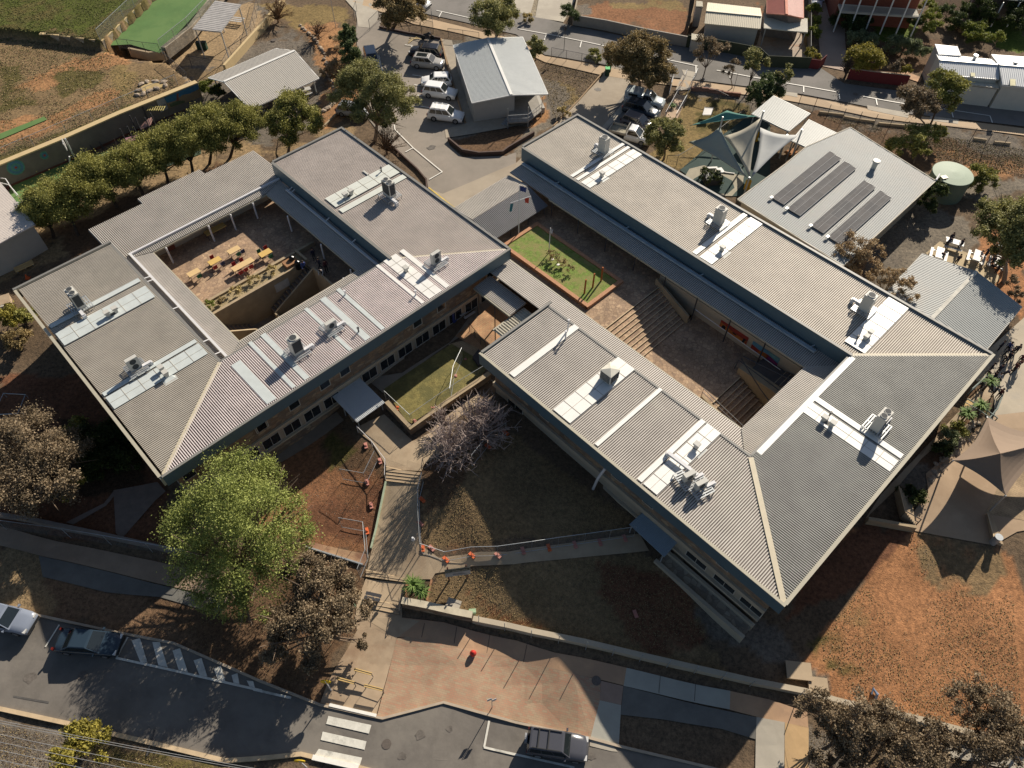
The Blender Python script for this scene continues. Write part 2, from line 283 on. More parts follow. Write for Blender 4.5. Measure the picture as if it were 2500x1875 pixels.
zn('gravel', [c(1,1600,330), c(2,0,300), c(2,860,600), c(2,400,1050), c(1,2212,1300), c(1,1640,1180)], None, .1); zn('brown', [c(1,1640,1170), c(1,2100,1090), c(2,130,1060), c(2,110,1150), c(2,0,1260), c(1,2100,1310), c(1,1780,1290)])
zn('grey', [c(2,230,540), c(2,800,600), c(2,400,1050), c(2,280,900)], None, .0); zn('straw', [c(2,260,500), c(2,820,600), c(2,560,860), c(2,400,700)], None, .45); zn('orange', [c(2,280,820), c(2,330,960), c(2,200,1100), c(2,120,1100)], None, .35)
zn('base', [(1190,140),(1480,150),(1600,190),(2500,370),(2500,560),(2280,520),(1960,300),(1700,330),(1480,250)]); zn('grey', [(1600,170),(2500,340),(2500,400),(1700,240)], None, .35); zn('brown', [(1900,250),(2500,380),(2500,460),(2100,400)], None, .45); zn('orange', [(2200,360),(2500,400),(2500,470),(2300,460)], None, .62)
zn('straw', [c(2,1480,760), c(2,2000,880), c(2,2050,1000), c(2,1500,1440), c(2,1180,1400), c(2,1400,1020)], None, 0); zn('olive', [c(2,1700,820), c(2,2050,900), c(2,1900,1200), c(2,1500,1100)], None, .5); zn('base', [c(2,1100,780), c(2,1420,800), c(2,1200,1340), c(2,1180,1000)], None, .2)
zn('red', [c(2,680,30), c(2,1500,0), c(2,1500,400), c(2,900,280), c(2,600,150)], None, .3); zn('grey', [c(2,590,0), c(2,700,0), c(2,680,140), c(2,560,160)]); zn('straw', [c(2,900,0), c(2,1500,0), c(2,1500,100), c(2,900,60)], None, .4)
zn('pale', [c(2,0,-100), c(2,580,-100), c(2,450,200), c(2,0,90)]); zn('tan', [c(3,0,230), c(3,400,300), c(3,390,500), c(2,2050,480)]); zn('red', [c(2,2100,0), c(3,0,300), c(3,0,60)], None, .4)
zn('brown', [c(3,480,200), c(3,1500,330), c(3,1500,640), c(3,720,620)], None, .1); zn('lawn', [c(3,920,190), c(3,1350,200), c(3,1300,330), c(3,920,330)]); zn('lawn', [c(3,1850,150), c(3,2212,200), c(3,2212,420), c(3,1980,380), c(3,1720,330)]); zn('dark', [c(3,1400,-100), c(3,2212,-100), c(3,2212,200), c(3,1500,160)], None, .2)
zn('gravel', [(2120,480),(2250,420),(2500,430),(2500,560),(2300,640),(2180,720),(1980,800),(1900,700)], None, .0); zn('base', [(2290,500),(2500,460),(2500,640),(2400,600)], None, .3); zn('red2', [(2400,560),(2500,540),(2500,800),(2380,720)], None, .35); zn('grey', [(1920,560),(2120,470),(2200,640),(2000,780)], None, .3)
zn('brown', [(1960,640),(2120,600),(2080,760)], None, .2)
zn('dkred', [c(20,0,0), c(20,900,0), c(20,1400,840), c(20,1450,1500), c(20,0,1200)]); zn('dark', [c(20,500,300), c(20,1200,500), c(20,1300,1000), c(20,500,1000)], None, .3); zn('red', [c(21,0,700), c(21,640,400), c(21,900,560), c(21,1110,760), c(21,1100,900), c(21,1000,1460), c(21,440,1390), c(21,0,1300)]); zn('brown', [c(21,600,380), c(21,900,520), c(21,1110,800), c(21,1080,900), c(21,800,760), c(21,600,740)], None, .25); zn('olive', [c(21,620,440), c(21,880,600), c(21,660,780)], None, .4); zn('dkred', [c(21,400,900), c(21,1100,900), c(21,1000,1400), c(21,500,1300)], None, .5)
zn('brown', [c(21,0,1380), c(21,940,1500), c(31,950,150), c(31,850,280), c(31,0,100)])
zn('dry', [c(21,1420,900), c(21,1640,640), c(21,2212,500), c(22,1100,1200), c(22,1000,1300), c(21,1420,1460)]); zn('brown', [c(21,1440,760), c(21,1800,700), c(21,1760,900), c(21,1430,1200)], None, .3); zn('red', [c(21,1640,1100), c(21,2000,1250), c(21,2100,1420), c(21,1500,1440)], None, .62)
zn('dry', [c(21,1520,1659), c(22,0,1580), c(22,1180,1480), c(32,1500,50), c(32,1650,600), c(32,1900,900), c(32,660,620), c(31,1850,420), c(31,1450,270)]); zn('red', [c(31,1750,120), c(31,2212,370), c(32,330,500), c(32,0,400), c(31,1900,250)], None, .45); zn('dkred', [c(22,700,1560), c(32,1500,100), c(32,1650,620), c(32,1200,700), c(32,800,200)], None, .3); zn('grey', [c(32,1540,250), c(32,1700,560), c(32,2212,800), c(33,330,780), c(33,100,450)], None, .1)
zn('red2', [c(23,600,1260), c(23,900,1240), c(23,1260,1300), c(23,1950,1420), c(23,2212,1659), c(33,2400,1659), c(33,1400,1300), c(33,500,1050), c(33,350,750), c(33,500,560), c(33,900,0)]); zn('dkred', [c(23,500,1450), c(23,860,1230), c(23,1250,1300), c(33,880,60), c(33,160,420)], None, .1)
zn('dry', [c(23,1270,1300), c(23,1950,1420), c(23,2100,1659), c(33,1900,200), c(33,1400,100), c(23,1300,1500)], None, .45); zn('straw', [c(33,700,200), c(33,880,400), c(33,930,700), c(33,700,850), c(33,560,600)], None, .5); zn('grey', [c(33,330,760), c(33,560,880), c(33,540,1040), c(33,360,900)]); zn('olive', [c(33,380,600), c(33,900,420), c(33,1300,620), c(33,700,900)], None, .6)
zn('base', [c(33,150,1060), c(33,800,1180), c(33,1300,1320), c(33,2400,1560), c(33,2400,1800), c(33,380,1700), c(33,380,1330)], None, 0); zn('grey', [c(33,390,1320), c(33,700,1400), c(33,640,1700), c(33,390,1700)], None, .1)
zn('verge', [(0,1340),(120,1330),(420,1450),(640,1560),(780,1720),(640,1660),(420,1570),(0,1470)]); zn('tan', [(0,1330),(110,1330),(130,1500),(0,1470)]); zn('verge', [(-900,1000),(0,1290),(0,1470),(-900,1250)]); zn('brown', [(300,1430),(640,1540),(760,1700),(560,1640)], None, .4)
zn('brown', [c(31,0,0), c(31,850,280), c(31,900,470), c(31,700,700), c(31,560,1110), c(31,0,900), c(31,-500,600)]); zn('sand', [c(31,820,560), c(31,1080,620), c(31,1000,720), c(31,760,800)], None, .5)
zn('base', [(-900,1570),(0,1745),(190,1785),(560,1865),(900,1900),(900,2300),(-900,2200)]); zn('grey', [(-900,1590),(0,1770),(160,1800),(300,1875),(-100,1990)], None, .25); zn('olive', [(180,1800),(560,1870),(400,1950)], None, .4)
zn('brown', [c(23,1380,560), c(23,1900,60), c(23,1960,200), c(23,1850,330), c(23,1400,950), c(23,1250,1130), c(23,1120,960)], None, 0); zn('grey', [c(23,1200,780), c(23,1430,780), c(23,1330,1040), c(23,1110,940)])
VC = np.empty(GX.shape + (4,)); VC[...] = (*COLS['base'], 1)
v = np.stack([GX, GY, GZ - CAMZ], -1) @ RM.T; dep = np.maximum(v[..., 2], 1e-3); PXX = FPX * v[..., 0] / dep + CX; PYY = FPX * v[..., 1] / dep + CY; ok = v[..., 2] > 1
j1 = fbm(GX, GY, 3.0, 11) - .5; j2 = fbm(GX, GY, 3.0, 23) - .5
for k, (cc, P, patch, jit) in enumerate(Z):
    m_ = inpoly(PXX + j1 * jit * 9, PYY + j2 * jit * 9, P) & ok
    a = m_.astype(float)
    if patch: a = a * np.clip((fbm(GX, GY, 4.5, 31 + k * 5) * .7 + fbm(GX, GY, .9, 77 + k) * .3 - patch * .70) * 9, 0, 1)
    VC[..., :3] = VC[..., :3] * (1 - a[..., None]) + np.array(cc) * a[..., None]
VC[..., :3] *= (.74 + .52 * fbm(GX, GY, 2.2, 3))[..., None]
lum = VC[..., :3].mean(-1, keepdims=True); VC[..., :3] = (VC[..., :3] * 1.04 - lum * .04) * .8
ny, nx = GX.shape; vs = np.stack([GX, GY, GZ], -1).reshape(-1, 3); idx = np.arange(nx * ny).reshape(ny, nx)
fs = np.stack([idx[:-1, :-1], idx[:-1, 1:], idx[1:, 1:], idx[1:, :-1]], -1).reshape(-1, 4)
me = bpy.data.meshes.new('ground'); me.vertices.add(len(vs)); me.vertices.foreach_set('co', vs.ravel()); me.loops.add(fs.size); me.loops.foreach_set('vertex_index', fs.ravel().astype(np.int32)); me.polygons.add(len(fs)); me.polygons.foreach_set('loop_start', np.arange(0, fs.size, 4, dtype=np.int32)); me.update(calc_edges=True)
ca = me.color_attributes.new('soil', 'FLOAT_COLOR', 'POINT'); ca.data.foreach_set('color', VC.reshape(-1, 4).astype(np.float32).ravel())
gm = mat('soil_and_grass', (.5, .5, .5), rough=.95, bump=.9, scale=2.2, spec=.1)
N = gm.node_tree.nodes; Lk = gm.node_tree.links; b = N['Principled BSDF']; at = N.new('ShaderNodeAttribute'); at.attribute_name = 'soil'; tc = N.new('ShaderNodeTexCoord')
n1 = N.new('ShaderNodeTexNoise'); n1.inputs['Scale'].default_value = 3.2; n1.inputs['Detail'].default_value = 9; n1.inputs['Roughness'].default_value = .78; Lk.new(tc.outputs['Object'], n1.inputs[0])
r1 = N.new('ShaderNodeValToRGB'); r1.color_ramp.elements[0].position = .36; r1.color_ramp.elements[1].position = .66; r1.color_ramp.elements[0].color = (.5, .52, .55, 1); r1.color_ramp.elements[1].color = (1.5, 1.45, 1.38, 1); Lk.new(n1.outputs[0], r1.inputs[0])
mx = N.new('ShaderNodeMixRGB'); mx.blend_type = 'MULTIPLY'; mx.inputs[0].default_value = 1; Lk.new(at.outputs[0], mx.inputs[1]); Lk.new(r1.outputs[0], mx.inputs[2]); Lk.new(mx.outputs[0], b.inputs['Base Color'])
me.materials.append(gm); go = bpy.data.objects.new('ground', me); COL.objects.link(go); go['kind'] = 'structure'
# ---------------- paving materials ----------------
asph = mat('asphalt', (.15,.135,.118), rough=.9, var=.2, scale=.45, col2=(.19,.172,.148), bump=.3, mix=.52); asph2 = mat('asphalt_north', (.16,.15,.135), rough=.9, var=.12, scale=.3, bump=.2, col2=(.2,.185,.17), mix=.5)
carp = mat('carpark_surface', (.245,.215,.18), rough=.9, var=.12, scale=.3, col2=(.29,.25,.21), bump=.15); conc = mat('concrete_paving', (.40,.31,.21), rough=.85, var=.12, scale=.6, col2=(.34,.25,.165), mix=.55, bump=.1)
concp = mat('pale_concrete', (.42,.38,.31), rough=.85, var=.1, scale=.6, col2=(.37,.33,.27), bump=.1); concg = mat('grey_green_concrete', (.36,.35,.30), rough=.85, var=.08, scale=.7); pink = mat('pink_concrete', (.42,.27,.165), rough=.85, var=.12, scale=.8, col2=(.36,.235,.15)); dkseal = mat('grey_seal', (.15,.145,.13), rough=.9, var=.15, scale=.8, bump=.3)
paint = mat('road_paint', (.62,.60,.53), rough=.7, var=.14, scale=2.5, col2=(.36,.35,.31), mix=.6); paintw = mat('white_paint', (.74,.72,.66), rough=.6, var=.08, scale=3); turf = mat('artificial_turf', (.085,.165,.05), rough=.9, var=.12, scale=.5, col2=(.11,.19,.06)); grass = mat('courtyard_grass', (.15,.215,.045), rough=.95, var=.35, scale=3.0, col2=(.22,.21,.075), mix=.5, bump=.8)
lawnm = mat('dry_terrace_lawn', (.2,.17,.06), rough=.95, var=.35, scale=2.0, col2=(.13,.12,.045), mix=.5, bump=.8); soft = mat('rubber_softfall', (.035,.06,.055), rough=.9, var=.15, scale=1.0); softl = mat('pale_softfall', (.33,.3,.23), rough=.9, var=.1)
brick = brickmat('red_pavers', (.40,.215,.135), (.38,.28,.18), (.31,.23,.15), 1.0, rot=.235, mortar=.014, bw=.34, bh=.15, noise=.14); crazy = stonemat('court_pavers', [(.33,.22,.14), (.44,.30,.19), (.28,.19,.13), (.50,.35,.22)], 3.0, edge=(.24,.16,.10)); tanbrick = brickmat('tan_pavers', (.38,.27,.16), (.43,.31,.18), (.27,.2,.12), 1.0, rot=.6, mortar=.015, bw=.4, bh=.2); orbrick = brickmat('orange_pavers', (.46,.24,.12), (.5,.3,.15), (.3,.2,.12), 1.0, rot=-TH, mortar=.015, bw=.4, bh=.2)
stone = stonemat('rubble_stone', [(.20,.13,.085), (.31,.21,.13), (.16,.125,.10), (.38,.29,.19)], 1.6, (1, 1, 2.2), edge=(.17,.13,.09)); stonep = stonemat('field_stone', [(.22,.19,.15), (.42,.36,.27), (.3,.24,.17)], 2.2, (1, 1, 1.6))
# ---------------- roads ----------------
NL = [(-900,1240),(0,1479),(93,1503),(289,1545.5),(425,1571.5),(550,1626),(636.5,1664),(782,1722),(935,1755),(1083,1716),(1260,1765),(1440,1803),(1509,1822),(1732,1875),(2900,2165)]
SL = [(-900,1540),(0,1731),(185,1771),(405,1823),(550,1858),(640,1852),(736,1842),(765,1849),(875,1874),(2900,2420)]
dr('south_road', None, NL + SL[::-1], asph, .05)
concrete_k = mat('kerb_concrete', (.40,.33,.25), rough=.85, var=.15, scale=1)
def kerb(name, L, w=.16, h=.17, m=None, rc=None):
    b = MB(); sweep(b, dense(gp(L, rc), 1.5), w, h); return struct(b.build(name, m or concrete_k))
kerb('kerb', NL, .18, .2); kerb('kerb', SL, .3, .2, mat('kerb_tan', (.5,.38,.24), var=.15)); kerb('kerb', [c(31,640,1131), c(31,1035,1222)], .22, .23, paintw); kerb('kerb', [c(31,498,1572), c(31,885,1659)], .34, .23, paintw)
def stripe(a, b, w=.12, rc=None, m=None, off=.12, name='road_marking', pts=None):
    P = gp([a, b], rc); dv = (P[1] - P[0]); dv.z = 0; sd = Vector((-dv.y, dv.x, 0)).normalized() * w / 2
    return drape(name, [P[0] - sd, P[1] - sd, P[1] + sd, P[0] + sd], m or paint, off)
def mark(rc, L, m=None, off=.1): return dr('road_marking', rc, L, m or paint, off)
for L in ([(630,1223),(993,1300),(972,1372),(612,1290)], [(583,1355),(952,1437),(935,1508),(566,1425)], [(550,1500),(915,1575),(893,1649),(510,1560)]): mark(31, L)
for L in ([(1116,588),(1186,566),(1251,775),(1190,770)], [(1290,600),(1353,600),(1421,815),(1342,797)], [(1460,672),(1524,652),(1590,855),(1512,835)], [(1638,755),(1705,735),(1755,893),(1688,880)], [(1808,825),(1868,800),(1908,935),(1842,920)], [(1958,880),(2008,862),(2025,955),(1975,945)], [(2085,925),(2140,930),(2155,985),(2110,975)]): mark(30, L)
stripe((985,735), (2212,1010), .17, 30); stripe((0,1000), (318,1072), .17, 31); stripe((988,738), (1085,560), .12, 30); stripe((390,643), (508,455), .11, 30)
stripe((1940,1487), (2212,1550), .15, 31); stripe((0,1533), (560,1659), .15, 32); stripe((1943,1485), (1985,1265), .15, 31)
# ---------------- south footpath, verge ----------------
dr('footpath', 20, [(-900,1040),(0,1262),(270,1335),(1300,1555),(1900,1690),(1900,1880),(1000,1662),(330,1508),(0,1425),(-900,1200)], mat('footpath_concrete', (.30,.22,.155), rough=.9, var=.14, scale=.7), .04)
dr('verge_seal', 20, [(330,1512),(1000,1667),(1880,1890),(1840,2010),(1350,1860),(900,1820),(365,1690)], dkseal, .035)
dr('footpath', 31, [(850,370),(930,395),(1210,560),(1205,575),(1030,1223),(640,1132),(560,1112),(620,950),(700,800),(800,640),(870,500)], mat('worn_concrete', (.37,.28,.19), rough=.9, var=.16, scale=.6, col2=(.29,.2,.13), mix=.56), .04)
dr('brick_paving', None, [c(31,1292,553), c(31,2212,748), c(32,540,860), c(32,783,922), c(32,775,1090), c(32,697,1402), c(32,0,1245), c(31,1605,1098), c(31,1095,1236), c(31,1040,1222), c(31,1205,570)], brick, .06)
dr('footpath', None, [c(31,1250,392), c(31,1600,432), c(31,2212,585), c(32,400,690), c(32,1000,815), c(32,978,965), c(32,540,862), c(31,2212,748), c(31,1292,553), c(31,1205,560)], pink, .045)
dr('footpath', 32, [(1000,815),(1875,1010),(1870,1167),(975,968)], concg, .05); dr('footpath', None, [c(32,1875,1012), c(32,2212,1085), c(33,380,1190), c(33,390,1320), c(33,0,1240), c(32,1870,1170)], pink, .045)
dr('crossover', 32, [(785,925),(973,970),(955,1128),(775,1090)], mat('mauve_concrete', (.30,.21,.16), var=.1), .05); dr('crossover', 32, [(775,1090),(955,1130),(935,1475),(695,1408)], concg, .055)
dr('verge_seal', 32, [(975,970),(2095,1232),(2095,1420),(1800,1330),(1300,1250),(950,1210)], dkseal, .04); dr('crossover', None, [c(32,2095,1230), c(33,190,1275), c(33,186,1720), c(32,2085,1720)], concp, .055); dr('crossover', 33, [(192,1278),(392,1322),(390,1725),(189,1725)], mat('sandy_concrete', (.46,.31,.16), var=.08), .055)
dr('footpath', 33, [(1560,1440),(1900,1510),(2600,1660),(2600,1800),(1900,1630),(1540,1560)], concp, .05); dr('crossover', 32, [(690,1425),(745,1430),(880,1465),(925,1525),(870,1520),(690,1475)], concp, .08)
for a, b2 in (((31,1440,440),(31,1415,560)), ((31,1712,470),(31,1690,610)), ((31,1990,540),(31,1965,690)), ((32,160,620),(32,130,770)), ((32,1285,880),(32,1272,1030)), ((32,1582,945),(32,1572,1097)), ((31,990,420),(31,985,470))): 
    A, B = G(*c(*a)), G(*c(*b2)); sd = Vector((.02, 0, 0)); drape('paving_joint', [A - sd, B - sd, B + sd, A + sd], mat('joint_dark', (.08,.06,.05)), .066)
# ---------------- school front paths ----------------
dr('forecourt_path', 21, [(1118,760),(1000,560),(880,470),(870,430),(1100,320),(1340,545),(1480,480),(1600,350),(1780,230),(1890,150),(1912,190),(1880,240),(1640,410),(1560,560),(1640,620),(1440,740),(1418,800),(1118,775)], conc, .05)
dr('forecourt_path', None, [c(21,1112,885), c(21,1400,918), c(21,1390,1030), c(21,1400,1420), c(21,1470,1465), c(21,1560,1530), c(21,1900,1480), c(22,0,1480), c(22,1110,1325), c(22,1190,1470), c(22,50,1585), c(21,1840,1600), c(31,1530,20), c(31,1500,70), c(31,1300,70), c(31,945,0), c(21,955,1640), c(21,1000,1440)], conc, .05)
dr('forecourt_path', 31, [(945,65),(1290,100),(1270,180),(1250,285),(1250,395),(1400,420),(1205,565),(930,400),(860,370),(870,260)], conc, .05); dr('side_path', 21, [(440,1385),(960,1500),(950,1600),(460,1440)], mat('muddy_concrete', (.34,.22,.13), var=.2, scale=1.2, col2=(.24,.13,.08)), .05)
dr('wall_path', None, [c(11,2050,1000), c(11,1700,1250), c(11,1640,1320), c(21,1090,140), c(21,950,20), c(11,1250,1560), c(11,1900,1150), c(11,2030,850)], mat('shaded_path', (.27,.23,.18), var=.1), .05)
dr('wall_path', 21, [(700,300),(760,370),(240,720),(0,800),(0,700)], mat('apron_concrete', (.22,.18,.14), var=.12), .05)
dr('garden_path', 20, [(960,960),(1330,890),(1400,970),(1310,1050),(1030,1370),(980,1320)], mat('old_path', (.22,.17,.14), var=.15), .05); dr('garden_path', 20, [(560,1230),(880,1070),(960,970),(985,985),(900,1090),(620,1250)], mat('old_path', (.2,.17,.14)), .05)
dr('brick_apron', None, [c(11,2050,1000), c(11,2212,1080), c(12,60,1100), c(12,0,1250), c(11,1960,1400), c(11,1700,1250)], orbrick, .055); dr('deck_boards', 11, [(1760,1290),(1960,1390),(1900,1560),(1700,1440),(1640,1320)], tanbrick, .06)
dr('wall_path', None, [c(11,2040,800), c(12,60,1060), c(11,2140,1110), c(11,2040,1000)], conc, .06)
# ---------------- right terraces ----------------
dr('paved_terrace', None, [c(23,1380,820), c(23,1960,330), c(23,2212,300), c(23,3200,100), c(23,3200,1500), c(23,2212,1300), c(23,2150,1310), c(23,1950,1425), c(23,1270,1300), c(23,1250,1180), c(23,1400,980)], mat('terrace_concrete', (.40,.29,.19), var=.12, scale=.4, col2=(.34,.24,.155)), .05)
dr('paved_terrace', None, [c(13,1900,1370), c(13,2212,1090), c(13,3300,1100), c(23,3300,200), c(23,2212,300), c(23,1960,330), c(23,1950,80), c(23,1800,40)], mat('worn_pale_concrete', (.43,.37,.28), var=.14, scale=.25, col2=(.33,.3,.26), mix=.54), .052); dr('paved_terrace', 23, [(1880,1160),(2212,1215),(3200,1300),(3200,700),(2212,760),(2000,900)], tanbrick, .065)
dr('paved_terrace', 13, [(1380,550),(1500,450),(1900,620),(2010,760),(1880,900),(1700,800)], mat('sandy_slab', (.42,.33,.2), var=.15, scale=.7), .05); dr('side_apron', 23, [(1700,250),(1880,60),(1960,150),(1000,1000),(900,1180),(870,1200),(1120,960)], conc, .04)
# ---------------- north street, car park ----------------
NN = [(930,-90),(1266,45),(1460,65)]  # far edge of street
dr('north_road', None, [(640,-140),(1015,30),(1260,85),(1330,135),(1480,160),(1640,190),(1880,218),(2140,266),(2240,282),(2500,310),(3300,420),(3300,300),(2500,255),(2340,240),(2060,205),(2000,165),(1900,148),(1690,120),(1500,85),(1400,65),(1266,30),(1100,-30),(700,-260)], asph2, .05)
dr('footpath', None, [(640,-110),(1025,42),(1180,80),(1255,95),(1330,138),(1480,165),(1640,194),(1880,222),(2140,272),(2500,315),(3300,440),(3300,470),(2500,332),(2130,288),(1870,238),(1640,210),(1470,185),(1330,153),(1240,110),(1010,60),(620,-90)], mat('sandstone_path', (.44,.32,.2), var=.1, scale=.5), .06)
for q in ([c(2,700,440), c(2,770,452), c(2,765,490), c(2,690,478)], [c(2,1466,592), c(2,1585,615), c(2,1560,660), c(2,1485,640)], [c(3,885,893), c(3,1240,958), c(3,1230,1000), c(3,890,930)], [c(3,1420,985), c(3,1660,1015), c(3,1650,1052), c(3,1410,1020)], [c(3,170,775), c(3,298,792), c(3,298,826), c(3,160,800)]): drape('footpath_slab', gp(q), concp, .075)
for a, b2 in (((1,1540,95),(1,1870,170)), ((2,85,250),(2,838,400)), ((2,838,400),(2,825,452)), ((2,322,300),(2,306,345)), ((2,620,358),(2,607,408)), ((2,1330,508),(2,1600,565)), ((2,1585,560),(2,1585,625)), ((2,1760,600),(2,2212,682)), ((3,200,708),(3,620,782)), ((3,350,738),(3,350,785)), ((3,648,800),(3,655,842)), ((3,850,820),(3,1200,882)), ((3,960,845),(3,970,893)), ((3,1420,912),(3,1920,985)), ((3,1595,940),(3,1610,998)), ((3,1920,985),(3,1940,1043)), ((1,1585,108),(1,1562,150)), ((1,1870,170),(1,1858,215)), ((2,1880,615),(2,1872,665))): stripe(c(*a), c(*b2), .13, None, paintw)
dr('car_park', 1, [(880,60),(1090,120),(1060,240),(1300,290),(1570,340),(1690,700),(1790,1050),(1640,1170),(1650,1230),(1760,1330),(2130,1320),(2212,1290),(2212,1420),(1590,1640),(1470,1600),(1460,1510),(1250,1300),(1080,1150),(960,1000),(900,600),(860,300)], carp, .04)
dr('driveway', None, [c(1,1470,1590), c(1,1590,1640), c(1,2212,1380), c(2,400,1060), c(2,600,850), c(2,820,620), c(2,870,540), c(2,1050,620), c(2,1030,760), c(2,1000,900), c(2,800,1100), c(2,600,1300), c(11,2212,0), c(11,1690,170)], mat('driveway_concrete', (.36,.305,.235), rough=.9, var=.1, scale=.35, col2=(.3,.25,.19)), .05)
dr('driveway', 1, [(770,0),(960,0),(1050,100),(1040,180),(980,240),(880,230),(860,100)], concp, .06); dr('car_park', 2, [(1000,780),(1310,900),(1210,1220),(1050,1270),(800,1110),(900,900)], asph2, .055); dr('drain_strip', 2, [(785,1085),(985,860),(1010,900),(820,1105)], concp, .07)
dr('terrace_slab', None, [c(1,1580,335), c(1,1670,345), c(1,1730,560), c(1,1870,1020), c(2,170,990), c(2,160,1050), c(1,2100,1090), c(1,1620,1170), c(1,1610,1095), c(1,1785,1050), c(1,1690,700)], mat('slab_concrete', (.36,.31,.24), var=.1), .08)
for a, b2 in (((1,1055,470),(1,1085,620)), ((1,930,605),(1,1080,600)), ((1,1185,1060),(1,1190,1100)), ((1,1190,1100),(1,1345,1255)), ((1,1345,1255),(1,1590,1458)), ((1,1590,1458),(1,1480,1522)), ((1,1345,1255),(1,1280,1290)), ((1,1338,640),(1,1430,655)), ((1,1355,722),(1,1440,738)), ((1,1380,810),(1,1560,840)), ((1,1405,905),(1,1490,918)), ((1,1405,560),(1,1615,598)), ((1,1275,385),(1,1340,392)), ((1,1560,430),(1,1595,438))): stripe(c(*a), c(*b2), .12, None, paintw)
for i in range(4): stripe((1300 + i * 4, 375 - i * 17), (1375 + i * 12, 318 + i * 6), .1, 1, mat('ochre_paint', (.55,.42,.2)))
stripe((1475,1590), (1690,1760), .16, 1, mat('yellow_paint', (.6,.44,.1)))
for a, b2 in (((1,1090,180),(1,2030,1700)),): pass
# neighbours' drives, yards
dr('driveway', None, [c(2,20,-60), c(2,240,-60), c(2,190,120), c(2,80,110), c(2,-10,50)], concp, .05); dr('driveway', 2, [(270,-60),(600,-60),(470,190),(230,150)], concp, .05)
dr('driveway', 3, [(510,30),(700,0),(700,330),(720,560),(690,600),(500,560),(480,350),(450,180)], mat('pinkish_drive', (.34,.255,.2), var=.08, scale=.6), .05); dr('back_yard', None, [c(2,2100,380), c(3,0,230), c(3,330,280), c(3,390,490), c(3,0,480), c(2,2050,420)], mat('yard_concrete', (.3,.24,.18), var=.15, col2=(.3,.16,.09), mix=.6), .05)
dr('garden_paving', 3, [(1130,560),(1250,620),(1350,660),(1330,700),(1240,670),(1120,640)], orbrick, .05)
# ---------------- play court / fields ----------------
dr('play_court', 0, [(90,1560),(560,1350),(1160,1060),(1400,960),(1640,860),(1700,1300),(600,1700),(100,1800)], mat('court_green', (.055,.085,.06), var=.15, scale=.5, col2=(.09,.14,.05), mix=.5), .04)
dr('play_court', 0, [(90,1570),(430,1400),(620,1340),(700,1420),(300,1800),(60,1800)], turf, .06)
drape('bowling_green', [PZ(*c(0, *p), 6.05) for p in ((885,385),(1100,375),(1350,448),(1845,-100),(1345,-120))], turf, flat=6.06)
drape('cricket_mat', [PZ(*c(0, *p), 6.05) for p in ((0,1130),(370,985),(400,1010),(0,1180))], turf, flat=6.09)
# softfall play area
dr('softfall', 2, [(1450,1440),(1640,1280),(1760,1180),(2000,1000),(2212,1010),(2212,1500),(2040,1659),(1760,1659)], soft, .05); dr('softfall', 2, [(1495,1490),(1530,1430),(1650,1400),(1900,1470),(1990,1490),(1980,1560),(1890,1659),(1700,1659),(1590,1540)], softl, .065)
dr('softfall', 2, [(1560,1520),(1640,1470),(1780,1470),(1890,1530),(1910,1590),(1850,1640),(1700,1640),(1600,1590)], soft, .08); dr('ramp_path', 2, [(1400,800),(1520,815),(1420,1020),(1320,1020)], mat('pink_ramp', (.42,.3,.2), var=.1), .08); dr('ramp_path', 2, [(1470,640),(1560,655),(1540,760),(1410,770)], concp, .06)
# ---------------- courtyards ----------------
drape('west_courtyard', [U(-71.5,9), U(-56.6,9), U(-56.6,30), U(-71.5,30)], crazy, flat=5.2); drape('west_courtyard', [U(-56.6,24.0), U(-44,24.0), U(-44,30), U(-56.6,30)], crazy, flat=5.2)
drape('basement_court', [U(-54.6,11), U(-44,11), U(-44,24), U(-54.6,24)], mat('basement_concrete', (.25,.19,.13), var=.15), flat=1.6)
drape('east_courtyard', [U(-49,38), U(-27.4,38), U(-27.4,51), U(-49,51)], crazy, flat=5.4); drape('east_courtyard', [U(-23.2,34), U(-15.35,34), U(-15.35,50.6), U(-23.2,50.6)], crazy, flat=4.1); drape('east_courtyard', [U(-15.35,46.3), U(-9,46.3), U(-9,50.6), U(-15.35,50.6)], crazy, flat=4.1)
drape('courtyard_lawn', [U(-42.2,40.6), U(-30.7,40.6), U(-30.7,45.2), U(-42.2,45.2)], grass, flat=5.62)
drape('terrace_lawn', gp([c(11,1670,1320), c(11,1990,1500), c(21,1890,30), c(21,1330,400), c(21,1280,370), c(21,1100,110)]), lawnm, .12)

# ---------------- loose cover: tufts, litter, stones ----------------
def PZa(px, py, it=4):
    v = np.stack([(px - CX) / FPX, (py - CY) / FPX, np.ones_like(px)], -1) @ RM; z = np.full(px.shape, 2.5)
    for _ in range(it): t = (z - CAMZ) / v[..., 2]; x = v[..., 0] * t; y = v[..., 1] * t; z = T(x, y)
    return x, y, z
def scatter(name, label, L, n, sz, m, hgt=.5, patch=.5):
    L = np.array(L); px = rng.uniform(L[:, 0].min(), L[:, 0].max(), n * 4); py = rng.uniform(L[:, 1].min(), L[:, 1].max(), n * 4); k = inpoly(px, py, L); px, py = px[k], py[k]; x, y, z = PZa(px, py)
    f = fbm(x, y, 3.5, 91) + .25 * rng.random(len(x)); k = f > patch; x, y, z = x[k][:n], y[k][:n], z[k][:n]; q = len(x)
    if not q: return None
    C0 = np.stack([x, y, z + .02], -1); a = rng.uniform(0, 6.28, q); s_ = sz * .5 * rng.uniform(.5, 1.4, q); t = np.stack([np.cos(a), np.sin(a), np.zeros(q)], -1) * s_[:, None]; u_ = np.stack([-np.sin(a) * .6, np.cos(a) * .6, np.full(q, hgt)], -1) * s_[:, None]
    return np.stack([C0 - t * .5, C0 + t * .5, C0 + t * .35 + u_, C0 - t * .3 + u_ * .9], 1)
